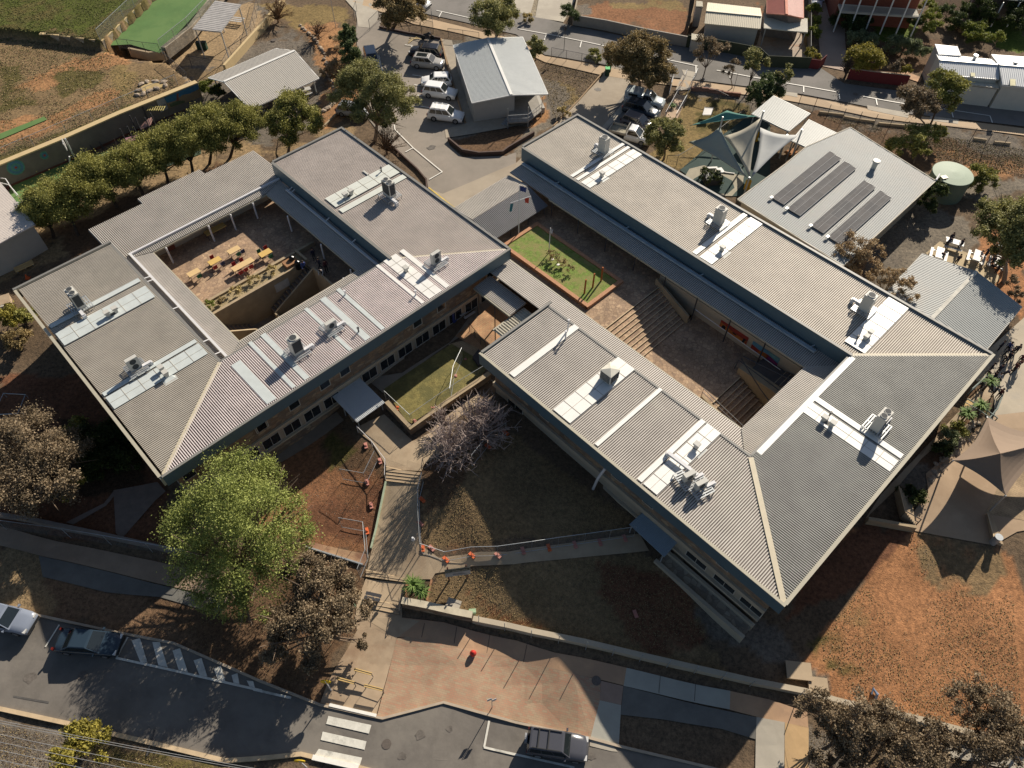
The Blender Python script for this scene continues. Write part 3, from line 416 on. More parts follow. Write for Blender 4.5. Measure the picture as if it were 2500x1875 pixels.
def covermesh(name, label, Qs, m):
    Q = np.concatenate([q for q in Qs if q is not None]); k = len(Q); me = bpy.data.meshes.new(name); me.vertices.add(k * 4); me.vertices.foreach_set('co', Q.reshape(-1).astype(np.float32)); me.loops.add(k * 4); me.loops.foreach_set('vertex_index', np.arange(k * 4, dtype=np.int32)); me.polygons.add(k); me.polygons.foreach_set('loop_start', np.arange(0, k * 4, 4, dtype=np.int32)); me.update(calc_edges=True); me.materials.append(m); o = bpy.data.objects.new(name, me); COL.objects.link(o); tag(o, label, 'ground cover', kind='stuff')
PF = [c(0,-300,1450), c(0,1600,740), c(0,1000,420), c(0,300,330), c(0,-300,500)]; PG = [c(0,-300,-100), c(0,1150,-60), c(0,830,330), c(0,100,280), c(0,-300,300)]; PR_ = [c(33,500,560), c(33,900,60), c(23,1300,1330), c(23,2100,1560), c(33,2212,1500), c(33,1300,1230), c(33,560,1080)]; PE = [c(21,1430,1440), c(21,1450,860), c(21,2212,520), c(22,1050,1180), c(22,1000,1290)]; PE2 = [c(21,1540,1640), c(22,50,1600), c(22,1180,1500), c(32,1500,60), c(32,1800,850), c(32,0,420), c(31,1480,240)]; PN = [c(3,420,960), c(3,2212,1260), c(3,2212,1500), c(3,1300,1300), c(3,700,1060)]; PV = [(0,1350), (400,1450), (760,1580), (780,1700), (420,1560), (0,1465)]; PB = [(0,1770), (560,1880), (0,1875)]; PW = [c(20,0,100), c(20,700,100), c(20,1300,900), c(20,1000,1250), c(20,100,1100)]; PL = [c(21,20,900), c(21,900,620), c(21,1080,900), c(21,960,1440), c(21,450,1370)]; PK = [c(2,250,500), c(2,820,600), c(2,400,1040)]; PS_ = [c(33,400,1340), c(33,2212,1560), c(33,2212,1659), c(33,400,1659)]; PT = [c(1,20,100), c(1,560,330), c(1,700,900), c(1,600,1060), c(1,0,500)]
dryg = mat('dry_grass_blades', (.25,.19,.095), rough=.95, var=.3, scale=2); grg = mat('green_grass_blades', (.115,.115,.04), rough=.95, var=.3, scale=2); lit = mat('leaf_litter_bits', (.10,.065,.04), rough=.95, var=.4, scale=5); sto = mat('loose_stones', (.30,.25,.19), rough=.95, var=.25, scale=5)
covermesh('dry_grass', 'dry grass tufts over the bare soil', [scatter('', '', P_, n_, s_, None, .45, q_) for P_, n_, s_, q_ in ((PF, 9000, .22, .5), (PR_, 4500, .14, .62), (PE, 5000, .12, .48), (PE2, 9000, .12, .45), (PN, 4000, .2, .5), (PV, 1500, .1, .5), (PB, 1500, .12, .45), (PK, 2500, .2, .45), (PS_, 1500, .12, .5))], dryg)
covermesh('green_grass', 'green grass tufts on the sports field', [scatter('', '', P_, n_, s_, None, .4, q_) for P_, n_, s_, q_ in ((PG, 9000, .24, .4), (PF, 6000, .22, .58), (PR_, 900, .14, .66), (PN, 1500, .2, .6))], grg)
covermesh('leaf_litter', 'dark leaf litter and twigs on the garden soil', [scatter('', '', P_, n_, s_, None, .1, q_) for P_, n_, s_, q_ in ((PV, 4000, .1, .4), (PW, 4000, .14, .35), (PL, 2500, .1, .45), (PB, 2500, .12, .4), (PE, 2500, .1, .5), (PR_, 2500, .1, .5), (PN, 3000, .18, .45), (PS_, 2500, .12, .4), (PT, 2500, .16, .45), (PF, 3000, .16, .5))], lit)
covermesh('loose_stones', 'small pale loose stones on the soil', [scatter('', '', P_, n_, s_, None, .15, q_) for P_, n_, s_, q_ in ((PR_, 900, .1, .5), (PL, 350, .09, .4), (PE2, 500, .08, .5), (PN, 1500, .16, .45), (PT, 1800, .15, .4), (PK, 1200, .15, .4), (PS_, 500, .1, .4), (PF, 900, .14, .5))], sto)

tarp = mat('tar_patch', (.085,.08,.075), rough=.8, var=.2, scale=2); oil = mat('oil_stain', (.125,.11,.095), rough=.6, var=.35, scale=3); iron = mat('iron_cover', (.12,.10,.085), rough=.6, var=.2, scale=8)
for L in ([(120,1050),(420,1100),(415,1118),(118,1066)], [(700,1150),(760,1165),(740,1290),(690,1275)], [(1300,1330),(1318,1330),(1250,1560),(1235,1555)]): dr('road_patch', 30, L, tarp, .065)
for rc, x, y, r_ in ((31,1400,1380,.45),(31,1650,1330,.3),(30,260,900,.5),(30,1750,1180,.4),(31,1250,1560,.35),(32,700,1560,.4),(1,1250,700,.5),(1,1180,900,.35),(2,760,760,.5),(1,1500,1250,.6),(1,1350,480,.35)):
    g = G(*c(rc, x, y)); drape('oil_stain', [Vector((g.x + math.cos(t) * r_ * random.uniform(.6, 1.1), g.y + math.sin(t) * r_ * random.uniform(.5, 1), 0)) for t in np.linspace(0, 5.9, 12)], oil, .068)
for rc, x, y in ((31,1120,1460),(30,700,880),(2,460,230),(1,165,345),(3,790,800),(32,745,925)):
    g = G(*c(rc, x, y)); drape('drain_cover', [Vector((g.x + math.cos(t) * .35, g.y + math.sin(t) * .35, 0)) for t in np.linspace(0, 5.9, 14)], iron, .08)
for L in ([(0,1330),(500,1420),(1100,1540),(1700,1650)],): pass
# ---------------- building materials ----------------
rfm = mat('weathered_ribbed_steel', (.60,.55,.50), rough=.6, metal=0.0, var=.12, scale=.7, col2=(.55,.48,.41), mix=.6, spec=.3); rfl = mat('low_roof_steel', (.52,.485,.44), rough=.5, var=.1, scale=.6, col2=(.5,.33,.2), mix=.74); rfd = mat('dark_roof_steel', (.2,.2,.21), rough=.5, var=.08, scale=.6)
flash = mat('white_flashing', (.74,.73,.69), rough=.42, var=.05, scale=1.2, spec=.5); flashb = mat('blue_grey_flashing', (.5,.54,.53), rough=.5, var=.08, scale=1.5, spec=.4); seam = mat('flashing_seam', (.4,.35,.28))
fdk = mat('slate_fascia', (.085,.135,.165), rough=.5, var=.05, scale=.5); flt = mat('cream_gutter', (.40,.37,.29), rough=.6, var=.06); trim = mat('grey_capping', (.20,.195,.18), rough=.5, var=.06); cap = mat('cream_hip_cap', (.52,.46,.34), rough=.5, var=.06)
wallm = mat('rendered_wall', (.36,.31,.24), rough=.9, var=.08, scale=.8); wallc = mat('cream_wall', (.42,.36,.27), rough=.9, var=.07, scale=.8); glass = mat('dark_glass', (.02,.025,.03), rough=.08, spec=.8, var=.3, scale=.4); frame_m = mat('window_frame', (.45,.42,.36), var=.05); pipe = mat('white_pipe', (.62,.62,.63), rough=.4, var=.04); doorm = mat('red_door', (.2,.06,.035), var=.1)
steel = mat('galvanised_steel', (.42,.44,.45), rough=.4, metal=.4, var=.12, scale=4); steeld = mat('dark_steel', (.05,.05,.055), rough=.5, var=.1); acw = mat('unit_casing', (.50,.49,.45), rough=.5, var=.05); acd = mat('unit_grille', (.045,.05,.055), rough=.7, var=.3, scale=30); conw = mat('retaining_concrete', (.36,.28,.18), rough=.9, var=.15, scale=1.2); wood = mat('pine_slats', (.55,.38,.17), rough=.8, var=.12, scale=3); woodd = mat('aged_timber', (.3,.2,.11), var=.2, scale=3)
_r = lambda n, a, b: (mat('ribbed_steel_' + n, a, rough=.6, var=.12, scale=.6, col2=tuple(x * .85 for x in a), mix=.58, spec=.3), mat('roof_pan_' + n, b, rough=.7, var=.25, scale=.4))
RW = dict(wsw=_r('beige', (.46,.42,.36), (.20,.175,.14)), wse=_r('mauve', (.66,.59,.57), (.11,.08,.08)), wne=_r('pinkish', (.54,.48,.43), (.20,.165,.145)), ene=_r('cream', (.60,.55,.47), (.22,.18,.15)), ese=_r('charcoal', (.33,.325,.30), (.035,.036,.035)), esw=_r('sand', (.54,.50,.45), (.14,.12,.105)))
def roofpart(root, P, rib, m=rfm, period=.185, amp=None, name='roof'):
    if amp is None: amp = .13 if abs(Vector(rib).dot(UV)) > .9 else .06
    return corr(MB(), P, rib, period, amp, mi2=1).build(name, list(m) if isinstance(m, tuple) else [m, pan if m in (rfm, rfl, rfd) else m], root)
UV = U(1, 0); WV = U(0, 1); pan = mat('dark_roof_pan', (.20,.17,.15), rough=.7, var=.2, scale=.4, col2=(.15,.12,.105), mix=.55)  # flat pans between the ribs get a darker colour than the crests
def strip(root, wing, a0, a1, o, i, m, zo=9.0, zi=9.0, seams=True):
    """flat flashing sheet across a wing; wing 'u' -> strip spans u a0..a1 between w=o (outer) and w=i (inner)"""
    f = (lambda a, t, dz=0: U(a, o + (i - o) * t, zo + (zi - zo) * t + dz)) if wing == 'u' else (lambda a, t, dz=0: U(o + (i - o) * t, a, zo + (zi - zo) * t + dz))
    b = MB(); P = [f(a0, .015, .16), f(a1, .015, .16), f(a1, .985, .16), f(a0, .985, .16)]; Q = [p - Vector((0, 0, .03)) for p in P]
    b.add(Q + P, [(4, 5, 6, 7), (0, 3, 2, 1)] + [(k, (k + 1) % 4, 4 + (k + 1) % 4, 4 + k) for k in range(4)])
    if seams and abs(a1 - a0) > .9:
        n = 6
        for k in range(1, n): b.beam(f(a0, k / n, .17), f(a1, k / n, .17), .03, .02, 1)
        b.beam(f((a0 + a1) / 2, .02, .167), f((a0 + a1) / 2, .98, .167), .02, .02, 1)
    return b.build('roof_flashing', [m, seam], root)
def ubox(b, u0, u1, w0, w1, z0, z1, mi=0): return b.prism([U(u0, w0), U(u1, w0), U(u1, w1), U(u0, w1)], z0, z1, mi)
def upart(root, name, m, *B):
    b = MB()
    for q in B: ubox(b, *q)
    return b.build(name, m, root)
def window(root, axis, pos, a0, a1, z0, z1, face):
    """window on wall plane; axis 'u': wall at u=pos spanning w a0..a1; face +-1 = outward sign"""
    e = .07 * face; b = MB(); t = .07
    def bx(b, p0, p1, q0, q1, r0, r1, mi=0): (ubox(b, min(p0, p1), max(p0, p1), q0, q1, r0, r1, mi) if axis == 'u' else ubox(b, q0, q1, min(p0, p1), max(p0, p1), r0, r1, mi))
    for q0, q1, r0, r1 in ((a0, a1, z0, z0 + t), (a0, a1, z1 - t, z1), (a0, a0 + t, z0 + t, z1 - t), (a1 - t, a1, z0 + t, z1 - t)): bx(b, pos, pos + e, q0, q1, r0, r1)
    n = max(1, round((a1 - a0) / .9))
    for k in range(1, n): q = a0 + (a1 - a0) * k / n; bx(b, pos, pos + e * .9, q - .02, q + .02, z0 + t, z1 - t)
    f = b.build('window', frame_m, root); b = MB(); bx(b, pos, pos + e * .5, a0 + t, a1 - t, z0 + t, z1 - t); b.build('pane', glass, f); return f
# ---------------- west school block ----------------
W = empty('school_building', U(-52, 19, 1.2), 'two storey stone school block around the courtyard with yellow tables', 'school building')
o_, i_ = 9.0, 9.0-1e-3
A, B, Cc, D, E_, F_, I1, I2 = U(-66.3,1.1,o_), U(-39.0,1.1,o_), U(-39.0,37.75,o_), U(-66.3,37.75,o_), U(-66.3,10.0,i_), U(-66.3,28.65,i_), U(-45.8,10.0,i_), U(-45.8,28.65,i_)
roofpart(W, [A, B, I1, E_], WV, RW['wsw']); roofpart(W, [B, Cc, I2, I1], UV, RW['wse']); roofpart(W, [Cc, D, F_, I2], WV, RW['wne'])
hc = MB(); up = Vector((0, 0, .1)); hc.beam(B + up, I1 + up, .34, .06); hc.beam(Cc + up, I2 + up, .2, .05); hc.build('hip_cap', cap, W)
upart(W, 'fascia', fdk, (-39.0,-38.8,0.9,37.95,7.85,9.12), (-66.3,-38.8,37.75,37.95,7.9,9.14)); upart(W, 'fascia', flt, (-66.5,-38.8,.72,.9,8.1,9.1), (-66.5,-66.3,.9,10.2,8.1,9.16)); upart(W, 'fascia', fdk, (-66.3,-45.7,28.45,28.65,7.5,9.2), (-66.5,-66.3,28.75,37.95,7.9,9.14))
upart(W, 'capping', trim, (-38.98,-38.76,.9,37.95,9.12,9.2), (-66.3,-39,37.72,37.98,9.14,9.22), (-66.55,-66.3,.7,10.2,9.16,9.24), (-66.55,-66.3,28.7,37.98,9.14,9.24)); upart(W, 'capping', flt, (-66.3,-38.98,.66,.92,9.1,9.18)); upart(W, 'gutter', trim, (-66.3,-45.9,10.0,10.2,8.6,9.05), (-46.0,-45.8,10.2,28.4,8.6,9.1), (-66.3,-45.7,28.4,28.7,9.2,9.27))
upart(W, 'wall', wallm, (-65.6,-39.8,1.8,9.6,-.5,8.85), (-45.4,-39.8,9.6,29.3,-.5,8.85), (-65.6,-39.8,29.3,37.0,-.5,8.85))
upart(W, 'stone_cladding', stone, (-39.8,-39.72,1.8,37.0,5.1,7.9), (-39.8,-39.72,1.8,37.0,.2,2.75), (-45,-39.8,37.0,37.08,5.1,7.9), (-65.6,-39.8,1.74,1.8,5.1,7.9)); upart(W, 'string_course', wallc, (-39.8,-39.55,1.7,37.1,4.75,5.1), (-39.8,-39.6,1.7,37.1,2.75,2.95))
for px in (c(21,340,240), c(21,70,420), c(21,600,75), c(11,770,1560), c(11,1380,1150), c(11,1580,1010), c(11,2000,720), c(20,2200,420), c(20,1600,830)):
    a = onplane(*px, 'u', -39.72)[1]; a = min(max(a, 2.6), 36); window(W, 'u', -39.72, a - .55, a + .55, 5.9, 7.3, 1)
wv = 2.4
while wv < 36:
    if not (16.0 < wv < 19.3): window(W, 'u', -39.8, wv, wv + 1.75, 3.05, 4.45, 1)
    wv += 2.15
for zz, uu in ((-66.3, 0),): pass
# lower roofs
lo, li = 7.55, 7.35
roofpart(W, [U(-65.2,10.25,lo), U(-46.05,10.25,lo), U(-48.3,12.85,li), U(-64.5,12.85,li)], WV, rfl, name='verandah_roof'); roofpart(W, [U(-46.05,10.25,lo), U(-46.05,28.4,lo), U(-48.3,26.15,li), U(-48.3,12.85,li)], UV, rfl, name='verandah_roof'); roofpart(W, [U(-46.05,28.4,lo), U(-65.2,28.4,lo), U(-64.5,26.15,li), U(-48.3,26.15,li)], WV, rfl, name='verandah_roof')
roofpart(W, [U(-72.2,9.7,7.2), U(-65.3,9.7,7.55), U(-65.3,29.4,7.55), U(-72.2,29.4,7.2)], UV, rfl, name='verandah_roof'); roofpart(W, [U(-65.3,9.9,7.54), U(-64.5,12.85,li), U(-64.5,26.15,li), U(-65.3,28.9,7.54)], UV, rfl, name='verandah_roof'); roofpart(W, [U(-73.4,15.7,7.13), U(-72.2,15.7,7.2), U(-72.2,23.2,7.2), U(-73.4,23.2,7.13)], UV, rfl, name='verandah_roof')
b = MB(); b.beam(U(-65.2,11.05,7.75), U(-47.2,11.05,7.75), .24, .18); b.beam(U(-65.3,10.9,7.75), U(-65.3,28.4,7.75), .2, .18); b.beam(U(-63.2,27.9,7.75), U(-47.1,27.9,7.75), .22, .18)
for u in (-61, -55.5, -50, -60.4, -48): b.beam(U(u,10.2,7.95), U(u,11.0,7.8), .1, .08)
for u in (-62.8,-62.3,-56,-51.5): b.beam(U(u,27.9,7.8), U(u,28.45,8.0), .1, .08)
b.build('gutter', pipe, W); upart(W, 'gutter', flt, (-64.5,-48.3,12.85,12.97,7.2,7.38), (-48.42,-48.3,12.97,26.05,7.2,7.38), (-64.5,-48.3,26.05,26.17,7.2,7.38), (-64.5,-64.38,12.97,26.05,7.2,7.38))
for u, w_ in ((-64.3,14.2),(-64.3,19.0),(-64.3,21.6),(-64.3,24.3),(-60,25.8),(-54,25.8),(-49,25.8),(-57,12.9),(-48.5,24.6)): MB().beam(U(u,w_,1.6 if w_ < 13 else 5.2), U(u,w_,7.3), .14, .14).build('post', pipe, W)
upart(W, 'wall', wallc, (-71.0,-66.2,10.6,29,3.0,7.1)); upart(W, 'door', doorm, (-66.2,-66.12,14.6,15.5,5.2,7.2)); 
for a in (17,20,23): window(W, 'u', -66.2, a, a + 1.4, 6.1, 7.2, 1)
for a in (-63,-59.5,-56,-52.5,-49): window(W, 'w', 29.3, a, a + 1.6, 6.0, 7.2, -1)
MM = flashb
for a0, a1 in ((-60,-59.45),(-58.6,-56.7),(-49.6,-49.15),(-48.95,-47.35)): strip(W, 'u', a0, a1, 1.1, 9.9, MM)
for a0, a1 in ((-57.5,-55.6),(-55.1,-54.4)): strip(W, 'u', a0, a1, 37.7, 29.1, mat('pale_green_flashing', (.58,.60,.55), rough=.45, var=.06))
for a0, a1, m_ in ((29.85,30.35,flash),(27.85,29.4,flash),(26.95,27.25,flash),(22.3,22.7,flashb),(20.5,21.1,flashb),(18.75,19.1,flashb),(14.15,14.65,flashb),(12.9,13.25,flashb)): strip(W, 'w', a0, a1, -39.05, -46.1, m_)
b = MB(); P = [U(-44.8,10.5,8.68), U(-44.8,11.4,8.68), U(-39.2,11.4,9.07), U(-39.2,10.5,9.07)]; b.prism([p for p in P], lambda p: 9.1, 9.16); b.build('roof_flashing', flashb, W)
# ---------------- east school block ----------------
Eb = empty('school_building', U(-20, 43, 2), 'long U shaped stone school block around the stepped courtyard and green lawn', 'school building')
a1_, b1_, c1_, d1_ = U(-49.7,59.2,o_), U(-.2,59.2,o_), U(-.2,27.0,o_), U(-31.0,27.0,o_); p1, p2, p3, p4 = U(-49.7,50.3,i_), U(-8.65,50.3,i_), U(-8.65,35.15,i_), U(-31.0,35.15,i_)
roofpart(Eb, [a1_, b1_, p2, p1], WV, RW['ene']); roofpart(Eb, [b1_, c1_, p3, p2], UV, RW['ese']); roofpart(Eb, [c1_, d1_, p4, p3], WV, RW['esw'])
MB().beam(b1_ + up, p2 + up, .3, .06).build('hip_cap', cap, Eb); MB().beam(c1_ + up, p3 + up, .42, .07).build('hip_cap', cap, Eb)
upart(Eb, 'fascia', fdk, (-31.2,.0,26.78,27.0,7.75,9.12), (-31.2,-31.0,27.0,35.3,7.75,9.14), (-49.9,-49.7,50.4,59.4,7.7,9.14), (-49.7,-8.7,50.1,50.3,7.5,9.2)); upart(Eb, 'fascia', flt, (-.2,.0,27.0,59.4,8.0,9.1)); upart(Eb, 'fascia', fdk, (-49.7,-.2,59.2,59.4,7.8,9.14))
upart(Eb, 'capping', flt, (-31.2,0,26.74,26.98,9.12,9.2), (-.22,.06,26.98,59.4,9.1,9.2)); upart(Eb, 'capping', trim, (-31.24,-31.0,27,35.7,9.14,9.24), (-49.95,-49.7,50.4,59.44,9.14,9.24), (-49.7,-.2,59.18,59.44,9.14,9.24), (-49.7,-8.6,50.05,50.32,9.2,9.27)); upart(Eb, 'gutter', trim, (-31,-8.7,35.15,35.35,8.6,9.1), (-8.85,-8.65,35.35,50.1,8.6,9.12))
upart(Eb, 'wall', wallm, (-30.2,-.9,27.8,34.6,-.5,8.85), (-8.1,-.9,34.6,50.9,-.5,8.85), (-49.0,-.9,50.9,58.4,-.5,8.85))
upart(Eb, 'stone_cladding', stone, (-30.2,-.9,27.72,27.8,5.2,7.8), (-30.2,-.9,27.72,27.8,.3,3.0), (-.9,-.82,27.8,58.4,5.2,7.8)); upart(Eb, 'string_course', wallc, (-30.3,-.8,27.5,27.8,4.7,5.2), (-30.3,-.8,27.55,27.8,3.0,3.25)); upart(Eb, 'planter_wall', wallc, (-9.5,-.8,25.9,26.2,.8,2.6), (-9.5,-.8,27.2,27.45,.8,2.7)); upart(Eb, 'planter_bed', stonep, (-9.4,-.9,26.2,27.2,.8,2.3))
for u in (-28,-24.5,-16.2,-12.9,-5.6): window(Eb, 'w', 27.72, u, u + 1.1, 5.9, 7.2, -1)
for u in (-28.6,-8.0,-5.3,-2.8): window(Eb, 'w', 27.8, u, u + 2.0, 3.4, 4.55, -1)
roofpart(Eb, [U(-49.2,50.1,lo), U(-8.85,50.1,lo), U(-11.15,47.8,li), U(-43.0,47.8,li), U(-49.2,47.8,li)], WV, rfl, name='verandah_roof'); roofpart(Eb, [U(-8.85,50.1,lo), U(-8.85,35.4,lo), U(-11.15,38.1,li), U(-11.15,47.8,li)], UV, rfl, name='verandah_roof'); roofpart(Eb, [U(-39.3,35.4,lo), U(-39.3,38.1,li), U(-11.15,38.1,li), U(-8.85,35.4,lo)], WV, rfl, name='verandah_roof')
b = MB(); b.beam(U(-49,49.6,7.75), U(-11.4,49.6,7.75), .3, .2)
for u in (-44,-34,-24.5,-12): b.beam(U(u,49.6,7.8), U(u + .2,50.1,7.9), .1, .08)
b.build('gutter', mat('blue_grey_pipe', (.36,.42,.46), rough=.4), Eb); upart(Eb, 'gutter', flt, (-43,-11.15,47.67,47.8,7.18,7.38), (-11.15,-11.02,38.2,47.67,7.18,7.38), (-39.2,-11.15,38.1,38.22,7.18,7.38))
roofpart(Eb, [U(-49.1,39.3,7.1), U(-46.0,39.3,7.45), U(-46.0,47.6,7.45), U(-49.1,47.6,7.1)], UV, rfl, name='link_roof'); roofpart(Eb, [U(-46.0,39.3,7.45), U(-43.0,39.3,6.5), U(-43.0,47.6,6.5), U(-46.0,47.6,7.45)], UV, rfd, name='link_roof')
for w_ in (39.6,42.2,44.8,47.3): MB().beam(U(-43.2,w_,5.4), U(-43.2,w_,6.5), .1, .1).build('post', steeld, Eb)
for k in range(9): u = -42.5 + k * 3.9; MB().beam(U(u,47.7,5.4 if u < -27 else 4.1), U(u,47.7,7.3), .1, .1).build('post', steeld, Eb)
for u in (-36,-32,-28,-24,-20): MB().beam(U(u,38.2,5.4 if u < -27 else 4.1), U(u,38.2,7.3), .1, .1).build('post', steeld, Eb)
for u in (-46,-42,-38,-34,-30,-26,-22,-18,-14): window(Eb, 'w', 50.9, u, u + 1.8, 6.1, 7.3, -1)
for a0, a1 in ((-42.7,-42.3),(-41.9,-41.5),(-41.1,-39.8),(-26.3,-25.8),(-25.4,-23.95),(-9.95,-7.95)): strip(Eb, 'u', a0, a1, 59.15, 50.4 if a0 < -10 else 51.1, flash)
for a0, a1 in ((43.6,44.15),(41.9,43.3)): strip(Eb, 'w', a0, a1, -.3, -8.5, flash)
b = MB(); b.prism([U(-8.68,35.9), U(-8.2,35.9), U(-8.2,50.1), U(-8.68,50.1)], 9.02, 9.165); b.build('roof_flashing', flash, Eb)
for a0, a1, m_ in ((-27.8,-27.2,flash),(-22.6,-20.7,flash),(-18.0,-17.65,flash),(-13.6,-13.15,flash),(-13.0,-11.65,flash)): strip(Eb, 'u', a0, a1, 27.05, 35.4, m_)
MB().tube([U(-16.4,26.9,7.6), U(-16.7,26.6,6.0), U(-17.2,26.9,2.9)], .12, 6).build('downpipe', pipe, Eb)
# walkway roofs between the blocks
wk = empty('covered_walkway', U(-36, 34, 3), 'low ribbed walkway roof linking the two school blocks by the orange pavers', 'walkway')
roofpart(wk, [U(-39.2,33.4,6.7), U(-34.1,33.4,6.7), U(-34.1,35.5,6.9), U(-39.2,35.5,6.9)], WV, rfl); roofpart(wk, [U(-34.1,31.2,6.3), U(-31.4,31.2,6.3), U(-31.4,35.2,6.5), U(-34.1,35.2,6.5)], UV, mat('cream_roof_steel', (.5,.46,.37), rough=.5), .29, .07)
upart(wk, 'gutter', flt, (-39.2,-34.1,33.25,33.4,6.5,6.72), (-34.25,-34.1,31.2,35.2,6.15,6.34))
for u, w_ in ((-38.8,33.5),(-36.4,33.5),(-34.2,33.5),(-34.0,31.3)): MB().beam(U(u,w_,2.9), U(u,w_,6.5), .1, .1).build('post', steeld, wk)
def canopy(px, z, drop, lab, m=rfl, front=None):
    P = [PZ(*c(21 if q[0] < 3 else 22, *q[1:]), z) for q in px]; return P
cw = empty('entry_canopy', U(-38, 18, 2), 'blue grey entrance canopy over steps at the west block', 'canopy'); bl = mat('blue_roof_steel', (.30,.37,.42), rough=.4, var=.05)
roofpart(cw, [U(-39.9,16.3,4.15), U(-36.1,16.3,3.9), U(-36.1,19.45,3.9), U(-39.9,19.45,4.15)], UV, mat('pale_roof_steel', (.52,.54,.55), rough=.4, var=.04), .15, .03)
for u, w_ in ((-36.3,16.5),(-36.3,19.2),(-38.5,19.2),(-38.5,16.5)): MB().beam(Tz(U(u,w_)), U(u,w_,3.95), .08, .08).build('post', steel, cw)
ce = empty('entry_canopy', U(-11, 27, 2), 'flat blue entrance canopy on the shaded side of the east block', 'canopy'); P = [PZ(*c(22,1025,1245),3.9), PZ(*c(22,1320,1520),3.9), PZ(*c(22,1440,1390),3.9), PZ(*c(22,1130,1150),3.9)]
roofpart(ce, [P[0], P[1], P[2] + Vector((0, 0, .1)), P[3] + Vector((0, 0, .1))], WV, bl, .15, .025)
for q in (P[0].lerp(P[2], .05), P[1].lerp(P[3], .05)): MB().beam(Tz(q), q, .08, .08).build('post', steel, ce)
# ---------------- stairs and walls helper ----------------
def _sz(p, A, Cq, o):
    d0 = (Vector((p[0], p[1], 0)) - Vector((A.x, A.y, 0))).length; d1 = (Vector((p[0], p[1], 0)) - Vector((Cq.x, Cq.y, 0))).length; return A.z + (Cq.z - A.z) * d0 / (d0 + d1 + 1e-6) + o
def stairs(name, tl, tr, bl_, br, zt, zb, n, m, nose, label, group=None, gr=False):
    """flight of n treads from top edge tl-tr (zt) to bottom edge bl-br (zb)"""
    root = empty(name, Vector(tl), label, 'steps', group); b = MB(); nb = MB()
    for k in range(n):
        f0, f1 = k / n, (k + 1) / n; z = zt + (zb - zt) * (k + 1) / (n + 1); A_ = Vector(tl).lerp(Vector(bl_), (k + .5) / n); C_ = Vector(tr).lerp(Vector(br), (k + .5) / n)
        a0, a1 = Vector(tl).lerp(Vector(bl_), f0), Vector(tl).lerp(Vector(bl_), f1); c0, c1 = Vector(tr).lerp(Vector(br), f0), Vector(tr).lerp(Vector(br), f1)
        if z is None: pass
        (b.prism([a0, c0, c1, a1], zb - .6, z) if not gr else b.prism([a0, c0, c1, a1], zb - .6, lambda p_, A=Vector(tl).lerp(Vector(bl_), (k + .5) / n), Cq=Vector(tr).lerp(Vector(br), (k + .5) / n): _sz(p_, A, Cq, .13))); e0 = a1.lerp(a0, .18 if n < 20 else .3); e1 = c1.lerp(c0, .18 if n < 20 else .3); (nb.prism([e0, e1, c1, a1], z, z + .012) if not gr else nb.prism([e0, e1, c1, a1], min(A_.z, C_.z), lambda p_: _sz(p_, A_, C_, .145)))
    a0 = Vector(tl); c0 = Vector(tr); dv = (a0 - Vector(bl_)).normalized() * .1; nb.prism([a0 + dv, c0 + dv, c0, a0], zt, zt + .02)
    b.build('treads', m, root); nb.build('nosings', nose, root); return root
nose = mat('pale_nosing', (.50,.38,.24), var=.06); 
stairs('stairs', U(-27.4,39.2), U(-27.4,47.8), U(-23.2,39.2), U(-23.2,46.8), 5.4, 4.1, 9, crazy, nose, 'wide flight of pale edged steps below the courtyard lawn')
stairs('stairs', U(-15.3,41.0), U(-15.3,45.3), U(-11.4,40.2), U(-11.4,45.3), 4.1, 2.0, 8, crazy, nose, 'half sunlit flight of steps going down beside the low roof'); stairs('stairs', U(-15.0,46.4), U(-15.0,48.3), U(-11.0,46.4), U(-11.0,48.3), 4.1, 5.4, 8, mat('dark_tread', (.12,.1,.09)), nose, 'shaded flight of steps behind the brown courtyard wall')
P = gp([(1118,778),(1420,812),(1112,885),(1400,918)], 21); stairs('stairs', P[0], P[1], P[2], P[3], P[0].z + .35, P[2].z + .05, 4, conc, nose, 'four pale edged steps across the front path', gr=True)
P = gp([(948,5),(1300,68),(945,50),(1296,100)], 31); stairs('stairs', P[0], P[1], P[2], P[3], P[0].z + .3, P[2].z + .05, 2, conc, nose, 'two tan steps above the street entrance', gr=True); P = gp([(930,245),(1245,290),(905,300),(1240,370)], 31); stairs('stairs', P[0], P[1], P[2], P[3], P[0].z + .2, P[2].z + .05, 2, conc, nose, 'low wide steps by the entrance handrails', gr=True)
P = gp([(870,440),(1090,300),(800,330),(1010,215)], 21); stairs('stairs', P[2], P[3], P[0], P[1], 2.6, 2.0, 4, conc, mat('grey_nosing', (.3,.28,.22)), 'shaded steps under the west entrance canopy')
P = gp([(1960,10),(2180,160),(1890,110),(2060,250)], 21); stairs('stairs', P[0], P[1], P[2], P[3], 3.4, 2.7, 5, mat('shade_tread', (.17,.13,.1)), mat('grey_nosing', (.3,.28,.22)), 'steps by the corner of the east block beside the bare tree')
P = gp([(1115,980),(1240,1020+40),(1160,1200),(1260,1290)], 23); stairs('stairs', P[0], P[2], P[1], P[3], 3.9, 3.3, 6, conc, nose, 'striped steps leaving the side door platform'); P = gp([(1885,1170),(1880,1180),(1930,1400),(2020,1430)], 23); P2 = gp([(1885,1170),(1940,1180),(1930,1395),(2020,1430)], 23); stairs('stairs', P2[0], P2[2], P2[1], P2[3], 3.45, 3.0, 4, conc, nose, 'short tan steps below the brown shade sail')
P = gp([(1400,1490),(1480,1560),(1320,1560),(1390,1650)], 22); stairs('stairs', P[0], P[1], P[2], P[3], 2.6, 1.8, 4, conc, mat('grey_nosing', (.3,.28,.22)), 'dark steps under the east entrance canopy')
